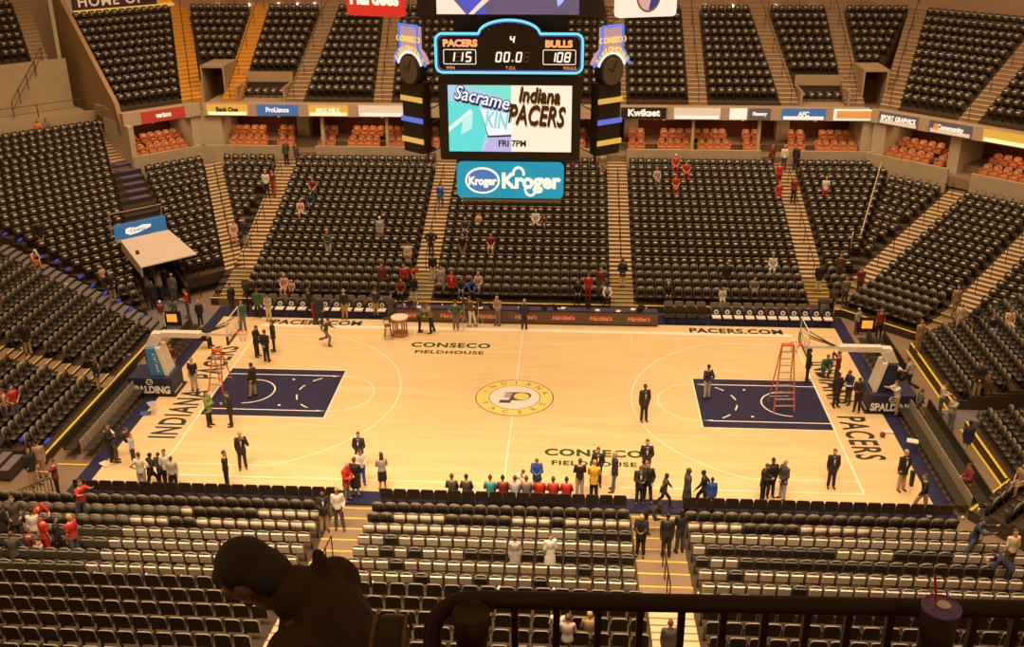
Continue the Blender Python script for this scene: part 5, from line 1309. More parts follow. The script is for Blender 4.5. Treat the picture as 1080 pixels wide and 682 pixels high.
# ------------------------------------------------------------ people
class Blob:
    """overlapping closed solids that a voxel remesh melts into one continuous surface"""
    def __init__(self): self.v = []; self.f = []
    def lathe(self, a, b, prof, n=10, ex=1., xa=None):
        a = Vector(a); b = Vector(b); d = b - a; L = max(d.length, 1e-5); z = d / L
        x = Vector(xa) if xa else (Vector((1, 0, 0)) if abs(z.x) < .9 else Vector((0, 1, 0)))
        x = (x - z * x.dot(z)).normalized(); y = z.cross(x); k = len(self.v)
        for t, rx, ry in prof:
            p = a + z * t
            for i in range(n):
                w = 2 * PI * i / n; self.v.append(tuple(p + x * rx * math.cos(w) + y * ry * math.sin(w)))
        m = len(prof)
        for j in range(m - 1):
            for i in range(n): self.f.append((k + j * n + i, k + j * n + (i + 1) % n, k + (j + 1) * n + (i + 1) % n, k + (j + 1) * n + i))
        self.f.append(tuple(k + i for i in reversed(range(n)))); self.f.append(tuple(k + (m - 1) * n + i for i in range(n)))
    def cap(self, a, b, ra, rb, n=10):
        L = (Vector(b) - Vector(a)).length; pr = []
        for t in (80, 50, 20): w = math.radians(t); pr.append((-ra * math.sin(w), ra * math.cos(w), ra * math.cos(w)))
        pr += [(0, ra, ra), (L, rb, rb)]
        for t in (20, 50, 80): w = math.radians(t); pr.append((L + rb * math.sin(w), rb * math.cos(w), rb * math.cos(w)))
        self.lathe(a, b, pr, n)
    def ell(self, c, rx, ry, rz, up=(0, 0, 1), xa=(1, 0, 0), n=14):
        c = Vector(c); u = Vector(up).normalized(); pr = []
        for i in range(1, 10):
            w = PI * i / 10 - PI / 2; pr.append((rz + rz * math.sin(w), rx * math.cos(w), ry * math.cos(w)))
        self.lathe(c - u * rz, c + u * rz, pr, n, 1, xa)
    def mesh(self, name, vox, smooth=2):
        me = bpy.data.meshes.new('b'); me.from_pydata(self.v, [], self.f); me.update()
        o = bpy.data.objects.new('b', me)
        r = o.modifiers.new('r', 'REMESH'); r.mode = 'VOXEL'; r.voxel_size = vox; r.use_smooth_shade = True
        s = o.modifiers.new('s', 'SMOOTH'); s.factor = .5; s.iterations = smooth
        m2 = evaluated(o); bpy.data.meshes.remove(me)
        m2.name = name; m2.materials.clear(); m2.polygons.foreach_set('use_smooth', [True] * len(m2.polygons))
        return m2
D2 = ((.04, .02, -.28), (.035, -.04, -.52))          # arm hanging: elbow and hand (outwards, forwards, upwards) from the shoulder
STAND = ((.0, .0, -.43), (.02, .0, -.84)); 
POSES = {
    'stand': dict(arms=(D2, D2), legs=(STAND, STAND)),
    'easy': dict(arms=(((.08, -.02, -.28), (.04, .14, -.46)), D2), legs=(((.04, .06, -.42), (.08, .1, -.83)), STAND)),
    'folded': dict(arms=(((.045, .07, -.26), (-.16, .22, -.22)), ((.045, .07, -.26), (-.18, .2, -.26))), legs=(STAND, STAND)),
    'hips': dict(arms=(((.2, -.08, -.24), (.02, .06, -.42)), ((.2, -.08, -.24), (.02, .06, -.42))), legs=(STAND, STAND)),
    'hold': dict(arms=(((.05, .08, -.27), (-.08, .28, -.26)), ((.05, .08, -.27), (-.08, .28, -.26))), legs=(STAND, STAND), tilt=25),
    'clasp': dict(arms=(((.06, .02, -.28), (-.12, .16, -.48)), ((.06, .02, -.28), (-.12, .16, -.48))), legs=(STAND, STAND)),
    'behind': dict(arms=(((.08, -.1, -.26), (-.12, -.16, -.44)), ((.08, -.1, -.26), (-.12, -.16, -.44))), legs=(STAND, STAND)),
    'phone': dict(arms=(((.1, .1, -.26), (-.05, .12, .04)), D2), legs=(STAND, ((.03, .05, -.42), (.05, .06, -.83)))),
    'point': dict(arms=(((.08, .24, -.06), (.04, .5, .02)), D2), legs=(STAND, STAND)),
    'photo': dict(arms=(((.1, .2, -.06), (-.08, .28, .18)), ((.1, .2, -.06), (-.08, .28, .18))), legs=(STAND, ((.02, .1, -.42), (.04, .06, -.83)))),
    'walk': dict(arms=(((.05, .16, -.24), (.03, .34, -.42)), ((.06, -.16, -.24), (.04, -.2, -.5))), legs=(((.0, -.06, -.43), (.0, -.38, -.76)), ((.0, .24, -.37), (.0, .3, -.80))), lean=6),
    'run': dict(arms=(((.08, .14, -.24), (.0, .36, -.2)), ((.1, -.22, -.2), (.08, -.12, -.42))), legs=(((.0, .0, -.44), (.0, -.42, -.6)), ((.0, .28, -.32), (.02, .2, -.83))), lean=16),
    'reach': dict(arms=(((.08, .24, .0), (.02, .46, .2)), ((.08, .22, -.06), (.02, .46, .08))), legs=(STAND, ((.04, -.1, -.42), (.06, -.2, -.82))), lean=10),
    'bend': dict(arms=(((.06, .2, -.2), (-.02, .42, -.2)), ((.06, .2, -.2), (-.02, .42, -.2))), legs=(STAND, ((.0, .05, -.42), (.02, .0, -.84))), lean=52),
    'crouch': dict(arms=(((.08, .16, -.22), (-.04, .36, -.2)), ((.08, .16, -.22), (-.04, .36, -.2))), legs=(((.06, .36, -.02), (.06, .12, -.38)), ((.06, .3, -.26), (.06, -.1, -.36))), lean=22, ph=.46),
    'sit': dict(arms=(((.06, .1, -.26), (-.04, .3, -.34)), ((.06, .1, -.26), (-.04, .3, -.34))), legs=(((.02, .42, .0), (.03, .44, -.42)), ((.04, .42, .0), (.06, .4, -.42))), ph=.52, lean=4),
    'sitlean': dict(arms=(((.05, .22, -.2), (-.06, .4, -.32)), ((.05, .22, -.2), (-.04, .42, -.3))), legs=(((.04, .42, .0), (.06, .46, -.42)), ((.05, .42, .0), (.08, .36, -.42))), ph=.52, lean=32, tilt=20),
    'cheer': dict(arms=(((.12, .1, .22), (.1, .1, .46)), ((.12, .1, .22), (.1, .1, .46))), legs=(STAND, STAND)),
    'fore': dict(arms=(((.03, .14, -.26), (-.04, .34, -.44)), ((.03, .14, -.26), (-.04, .34, -.44))), legs=(((.04, .42, .0), (.06, .46, -.42)), ((.05, .42, .0), (.08, .36, -.42))), ph=.52, lean=25, tilt=50),
}
def skeleton(pose):
    p = POSES[pose]; th = math.radians(p.get('lean', 0)); ph = p.get('ph', .93)
    u = Vector((0, -math.sin(th), math.cos(th))); f = Vector((0, -math.cos(th), -math.sin(th)))
    P = Vector((0, .02 if th < .5 else .18, ph)); J = dict(P=P, u=u, f=f, neck=P + u * .56)
    ti = th * .6 + math.radians(p.get('tilt', 0)); hu = Vector((0, -math.sin(ti), math.cos(ti))); hf = Vector((0, -math.cos(ti), -math.sin(ti)))
    J['hu'] = hu; J['hf'] = hf; J['head'] = J['neck'] + hu * .155 + hf * .015
    for i, sd in enumerate((1, -1)):
        S_ = P + u * .475 + Vector((sd * .166, 0, 0)); e, h = p['arms'][i]
        V = lambda o: S_ + Vector((sd * o[0], 0, 0)) + f * o[1] + u * o[2]
        if abs(p.get('lean', 0)) > 30:   # bent over: arms hang by gravity
            V = lambda o: S_ + Vector((sd * o[0], -o[1] * .6, o[2] - .05))
        J['S', sd] = S_; J['E', sd] = V(e); J['H', sd] = V(h)
        Hh = Vector((sd * .09, P.y, ph - .03)); k, a = p['legs'][i]
        J['hip', sd] = Hh; J['K', sd] = Hh + Vector((sd * k[0], -k[1], k[2])); J['A', sd] = Hh + Vector((sd * a[0], -a[1], a[2] + .02))
    return J
def torso(b, J, prof, a0, a1):
    P, u = J['P'], J['u']
    b.lathe(P + u * a0, P + u * a1, [(t - a0, rx, ry) for t, rx, ry in prof], 16, 1, (1, 0, 0))
BODYP = [(-.13, .05, .05), (-.1, .13, .1), (-.02, .165, .12), (.08, .15, .105), (.18, .135, .095), (.3, .155, .11), (.4, .17, .115), (.47, .165, .10), (.53, .10, .075), (.56, .05, .05)]
def body_blob(J):
    b = Blob(); torso(b, J, BODYP, -.13, .56)
    b.cap(J['neck'] - J['u'] * .08, J['head'] - J['hu'] * .06, .056, .052)
    h, hu, hf = J['head'], J['hu'], J['hf']
    b.ell(h + hu * .015, .074, .092, .108, hu); b.ell(h - hu * .07 + hf * .03, .05, .055, .048, hu)          # skull and jaw
    b.cap(h + hf * .085 + hu * .015, h + hf * .112 - hu * .02, .010, .015, 8)                               # nose
    b.cap(h + hf * .076 + hu * .038 + Vector((.045, 0, 0)), h + hf * .076 + hu * .038 - Vector((.045, 0, 0)), .012, .012, 6)
    b.cap(h + hf * .082 - hu * .052 + Vector((.018, 0, 0)), h + hf * .082 - hu * .052 - Vector((.018, 0, 0)), .012, .012, 6)
    for s in (1, -1):
        b.ell(h + Vector((s * .078, 0, 0)) - hu * .005, .012, .022, .032, hu)
        b.ell(J['S', s], .065, .062, .07)
        b.cap(J['S', s], J['E', s], .052, .04); b.cap(J['E', s], J['H', s], .04, .026)
        b.cap(J['hip', s], J['K', s], .085, .055); b.cap(J['K', s], J['A', s], .058, .036)
        A = J['A', s]; b.cap(A - Vector((0, -.02, .03)), A + Vector((s * .02, -.14, -.04)), .036, .032)
        d = (J['H', s] - J['E', s]).normalized(); H = J['H', s]
        side = d.cross(J['hf'])
        if side.length < .3: side = d.cross(Vector((0, 0, 1)))
        side.normalize(); side = side * 1
        nrm = side.cross(d)                        # palm thickness direction
        b.lathe(H, H + d * .09, [(0, .022, .018), (.03, .036, .016), (.08, .04, .015), (.09, .036, .012)], 10, 1, tuple(side))
        inw = -nrm if nrm.dot(Vector((-s, 0, 0))) < 0 else nrm
        for k, (o, ln) in enumerate(((-.029, .062), (-.010, .074), (.010, .070), (.028, .055))):
            r0 = H + d * .085 + side * o; r1 = r0 + d * ln * .5 + inw * .008; r2 = r1 + d * ln * .42 + inw * .024
            b.cap(r0, r1, .0095, .009, 6); b.cap(r1, r2, .009, .0078, 6)
        t0 = H + d * .025 - side * .028; t1 = t0 + d * .03 - side * .028 + inw * .01; t2 = t1 + d * .032 - side * .006 + inw * .01
        b.cap(t0, t1, .0125, .0105, 6); b.cap(t1, t2, .0105, .009, 6)
    return b
_pm = {}
def part_mesh(pose, part, style):
    key = (pose, part, style)
    if key in _pm: return _pm[key]
    J = skeleton(pose); L = lambda a, b, t: a + (b - a) * t
    if part == 'body':
        me = body_blob(J).mesh('body', .0125, 1)
        h, hu, hf = J['head'], J['hu'], J['hf']
        me.materials.append(None); me.materials.append(None); me.materials.append(None)
        eyes = [h + hf * .084 + hu * .018 + Vector((s * .031, 0, 0)) for s in (1, -1)]; mouth = h + hf * .093 - hu * .052
        for p in me.polygons:
            c = p.center
            if min((c - e).length for e in eyes) < .0135: p.material_index = 1
            elif abs((c - mouth).dot(hu)) < .008 and (c - mouth).length < .026: p.material_index = 2
    elif part == 'top':
        b = Blob()
        e = {'jacket': .024, 'coat': .03, 'shirt': .014, 'tee': .014, 'blouse': .012}[style]
        lo = {'jacket': -.20, 'coat': -.48, 'shirt': -.06, 'tee': -.08, 'blouse': -.02}[style]
        if POSES[pose].get('ph', .93) < .8 or pose == 'bend': lo = max(lo, -.1)
        pr = []
        if lo < -.3: pr += [(lo, .2 + e, .15 + e), (-.2, .18 + e, .13 + e)]
        elif lo < -.15: pr += [(lo, .17 + e, .125 + e)]
        pr += [(max(lo, -.1), .155 + e, .118 + e)] + [(t, rx + e, ry + e) for t, rx, ry in BODYP[3:8]] + [(.525, .105 + e * .5, .08 + e * .5)]
        pr = sorted(pr, key=lambda q: q[0])
        torso(b, J, pr, pr[0][0], .525)
        for s in (1, -1):
            b.ell(J['S', s], .062 + e, .06 + e, .068 + e)
            if style == 'tee': b.cap(J['S', s], L(J['S', s], J['E', s], .7), .054 + e, .05 + e)
            else:
                b.cap(J['S', s], J['E', s], .054 + e, .045 + e); b.cap(J['E', s], L(J['E', s], J['H', s], .88), .045 + e, .03 + e)
        if style in ('jacket', 'coat'):
            b.lathe(J['neck'] - J['u'] * .07, J['neck'] + J['u'] * .02, [(0, .1, .095), (.05, .078, .075), (.09, .068, .066)], 14)
        if pose == 'fore':
            c = J['neck'] + J['u'] * .02 - J['f'] * .13
            c = J['neck'] + Vector((-.085, 0, 0)) - J['f'] * .06
            b.cap(c - J['u'] * .06, c + J['u'] * .075, .034, .02)
            b.ell(J['neck'] - J['f'] * .05 - J['u'] * .05, .13, .06, .06); b.ell(J['neck'] + J['hu'] * .02, .085, .085, .085, J['hu'])
        me = b.mesh('upper_garment', .02 if pose != 'fore' else .012, 2)
    elif part == 'bottom':
        b = Blob()
        if style == 'skirt':
            P = J['P']; b.lathe(P + Vector((0, 0, .08)), P - Vector((0, 0, .42)), [(0, .14, .11), (.1, .18, .135), (.3, .18, .15), (.5, .19, .16)], 16, 1, (1, 0, 0))
        else:
            torso(b, J, [(-.12, .12, .10), (-.04, .172, .13), (.06, .158, .118), (.1, .15, .11)], -.12, .1)
            end = .55 if style == 'shorts' else .97
            w = .012 if style != 'loose' else .035
            for s in (1, -1):
                if style == 'shorts': b.cap(J['hip', s], L(J['hip', s], J['K', s], .95), .095, .085)
                else:
                    b.cap(J['hip', s], J['K', s], .088 + w, .062 + w); b.cap(J['K', s], L(J['K', s], J['A', s], .96), .064 + w, .05 + w)
        me = b.mesh('trousers', .02, 2)
    elif part == 'shoe':
        b = Blob(); A = J['A', style]; b.cap(A - Vector((0, -.035, .035)), A + Vector((style * .02, -.15, -.045)), .042, .036); b.cap(A - Vector((0, -.035, .0)), A - Vector((0, -.03, .03)), .045, .045)
        me = b.mesh('shoe', .014, 1)
    elif part == 'hair':
        b = Blob(); h, hu, hf = J['head'], J['hu'], J['hf']
        b.ell(h + hu * .036 - hf * .02, .083, .092, .094, hu)
        b.ell(h + hu * .085 + hf * .03, .058, .05, .035, hu)
        if pose == 'fore': b.ell(h - hu * .02 - hf * .035, .08, .065, .10, hu); b.ell(h + hf * .0 + hu * .0, .081, .07, .06, hu)
        if style == 'long':
            b.ell(h - hu * .05 - hf * .055, .085, .06, .15, hu); b.ell(h - hu * .16 - hf * .06, .09, .045, .1, hu)
        if style == 'tail': b.cap(h - hf * .09 + hu * .03, h - hf * .14 - hu * .14, .035, .015)
        if style == 'cap': b.cap(h + hu * .06 + hf * .07, h + hu * .045 + hf * .15, .04, .03)
        me = b.mesh('hair', .014 if pose != 'fore' else .008, 1)
    elif part == 'front':
        g = MB(); P, u, f = J['P'], J['u'], J['f']; X = Vector((1, 0, 0)); Q = lambda x, t, d: P + X * x + u * t + f * d
        g.prism([(-.001, 0), (.001, 0), (0, .001)], 0, .001, M['dark'])
        g = MB(); g.hexa([Q(-.01, .16, .10), Q(.01, .16, .10), Q(.01, .16, .05), Q(-.01, .16, .05)], [Q(-.04, .53, .098), Q(.04, .53, .098), Q(.05, .53, .02), Q(-.05, .53, .02)], M['dark'])
        for v in range(4): g.v[v] = tuple(Q((-.01, .01, .01, -.01)[v], .16, (.145, .145, .05, .05)[v]))
        a = [Q(-.034, .40, .150), Q(.034, .40, .150), Q(.03, .40, .05), Q(-.03, .40, .05)]
        t = [Q(-.04, .535, .085), Q(.04, .535, .085), Q(.035, .535, .0), Q(-.035, .535, .0)]
        m2 = MB(); m2.hexa([Vector(g.v[i]) for i in range(4)], a, M['dark']); m2.hexa(a, t, M['dark'])
        me = m2.mesh('shirt_front', True); me.materials.clear()
    elif part == 'tie':
        g = MB(); P, u, f = J['P'], J['u'], J['f']; X = Vector((1, 0, 0)); Q = lambda x, t, d: P + X * x + u * t + f * d
        g.hexa([Q(-.016, .2, .155), Q(.016, .2, .155), Q(.016, .2, .10), Q(-.016, .2, .10)], [Q(-.012, .5, .125), Q(.012, .5, .125), Q(.012, .5, .06), Q(-.012, .5, .06)], M['dark'])
        me = g.mesh('tie'); me.materials.clear()
    if part != 'body' and len(me.materials) == 0: me.materials.append(None)
    _pm[key] = me
    return me
SKIN = {'l': mat('skin_light', (.62, .35, .22), .5), 'd': mat('skin_deep', (.13, .06, .035), .5), 'm': mat('skin_tan', (.42, .22, .13), .5)}
EYE = mat('eye_dark', (.02, .015, .012), .3); LIP = mat('lip', (.36, .12, .09), .5)
HAIR = {'k': mat('hair_black', (.018, .012, .009), .6, noise=.2, scale=30), 'b': mat('hair_brown', (.11, .05, .02), .6, noise=.2, scale=30), 'g': mat('hair_grey', (.45, .38, .32), .6, noise=.2, scale=30), 'y': mat('hair_blond', (.55, .34, .12), .6, noise=.2, scale=30), 'w': mat('cap_white', (.8, .75, .68), .6), 'r': mat('cap_red', (.5, .03, .02), .6), 'n': mat('cap_navy', (.03, .03, .08), .6), 'bl': mat('cap_blue', (.03, .12, .4), .6)}
K = dict(blk=(.022, .018, .017), suit=(.026, .021, .022), navy=(.028, .032, .075), white=(.74, .69, .64), red=(.55, .03, .018), khaki=(.45, .31, .16), grey=(.2, .17, .155), dgrey=(.075, .065, .06), jeans=(.10, .13, .2), green=(.05, .13, .075), tan=(.4, .27, .17), yel=(.8, .48, .04), blue=(.03, .09, .42), mar=(.2, .03, .025), pink=(.72, .42, .36), lblue=(.5, .52, .62), teal=(.05, .36, .42), brown=(.13, .06, .03), cream=(.75, .6, .42), orange=(.75, .2, .05), olive=(.26, .2, .08), lgrey=(.45, .41, .38), lgreen=(.22, .33, .08), purple=(.1, .06, .2), fdark=(.04, .018, .008))
SURF_V, SURF_F = [], []
def add_surface(vs, fs):
    k = len(SURF_V); SURF_V.extend(vs); SURF_F.extend([tuple(a + k for a in f) for f in fs])
for vs, fs in GROUND: add_surface(vs, fs)
add_surface([(-46, -30, -.13), (46, -30, -.13), (46, 40, -.13), (-46, 40, -.13)], [(0, 1, 2, 3)])
add_surface([(-17.5, -9.3, -.03), (17.5, -9.3, -.03), (17.5, 10.6, -.03), (-17.5, 10.6, -.03)], [(0, 1, 2, 3)])
add_surface([(-16.83, -8.42, 0.004), (16.83, -8.42, 0.004), (16.83, 9, 0.004), (-16.83, 9, 0.004)], [(0, 1, 2, 3)])
BV = BVHTree.FromPolygons([tuple(float(c) for c in p) for p in SURF_V], SURF_F)
def ground(u, v):
    d = Vector(ray(u, v)).normalized(); o = Vector(CAM_P); p = None
    for _ in range(6):
        h, n, i, t = BV.ray_cast(o, d)
        if h is None: return Vector(atz(u, v, 0))
        if abs(n.z) > .7: return h
        q = h + Vector((d.x, d.y, 0)).normalized() * .22
        for dz in (.5, 1.2):
            h2, n2, i2, t2 = BV.ray_cast(q + Vector((0, 0, dz)), Vector((0, 0, -1)))
            if h2 is not None and h2.z > h.z - .3: return h2
        o = h + d * .01
    return h
def person(u, v, pose, face, top, bot, hair, label, skin='l', sc=1., group=None, at=None, front=None, tie=None):
    """top = (style, colour); bot = (style, colour) or colour; hair = colour[:style]; face in degrees, 0 towards the camera side, 90 to the right"""
    loc = at if at is not None else ground(u, v)
    r = empty('person', loc, math.radians(face), label=label, cat='person', group=group); r.scale = (sc, sc, sc)
    def put(name, part, style, mats):
        me = part_mesh(pose, part, style); o = link(name, me, r)
        for i, m_ in enumerate(mats):
            o.material_slots[i].link = 'OBJECT'; o.material_slots[i].material = m_
        return o
    put('body', 'body', 0, [SKIN[skin], EYE, LIP])
    st, c = top; put({'jacket': 'jacket', 'coat': 'coat', 'shirt': 'shirt', 'tee': 'tee_shirt', 'blouse': 'blouse'}[st], 'top', st, [cmat(K[c])])
    bs_, bc = bot if isinstance(bot, tuple) else ('trousers', bot)
    put('skirt' if bs_ == 'skirt' else 'trousers', 'bottom', bs_, [cmat(K[bc])])
    for s in (1, -1): put('shoe', 'shoe', s, [cmat(K['white' if st == 'tee' and bc in ('grey', 'white') else 'blk'])])
    if hair:
        hc, hs = hair.split(':') if ':' in hair else (hair, 'short')
        put('cap' if hs == 'cap' else 'hair', 'hair', hs, [HAIR[hc]])
    if front: put('shirt_front', 'front', 0, [cmat(K[front])])
    if tie: put('tie', 'tie', 0, [cmat(K[tie])])
    return r
def tc(u, v):
    """degrees that turn a seated figure towards the court"""
    p = ground(u, v); x, y = p.x * .75, p.y
    if abs(p.y) > 9 and abs(p.x) < 17: return 0 if p.y > 0 else 180
    return math.degrees(math.atan2(-x, y))
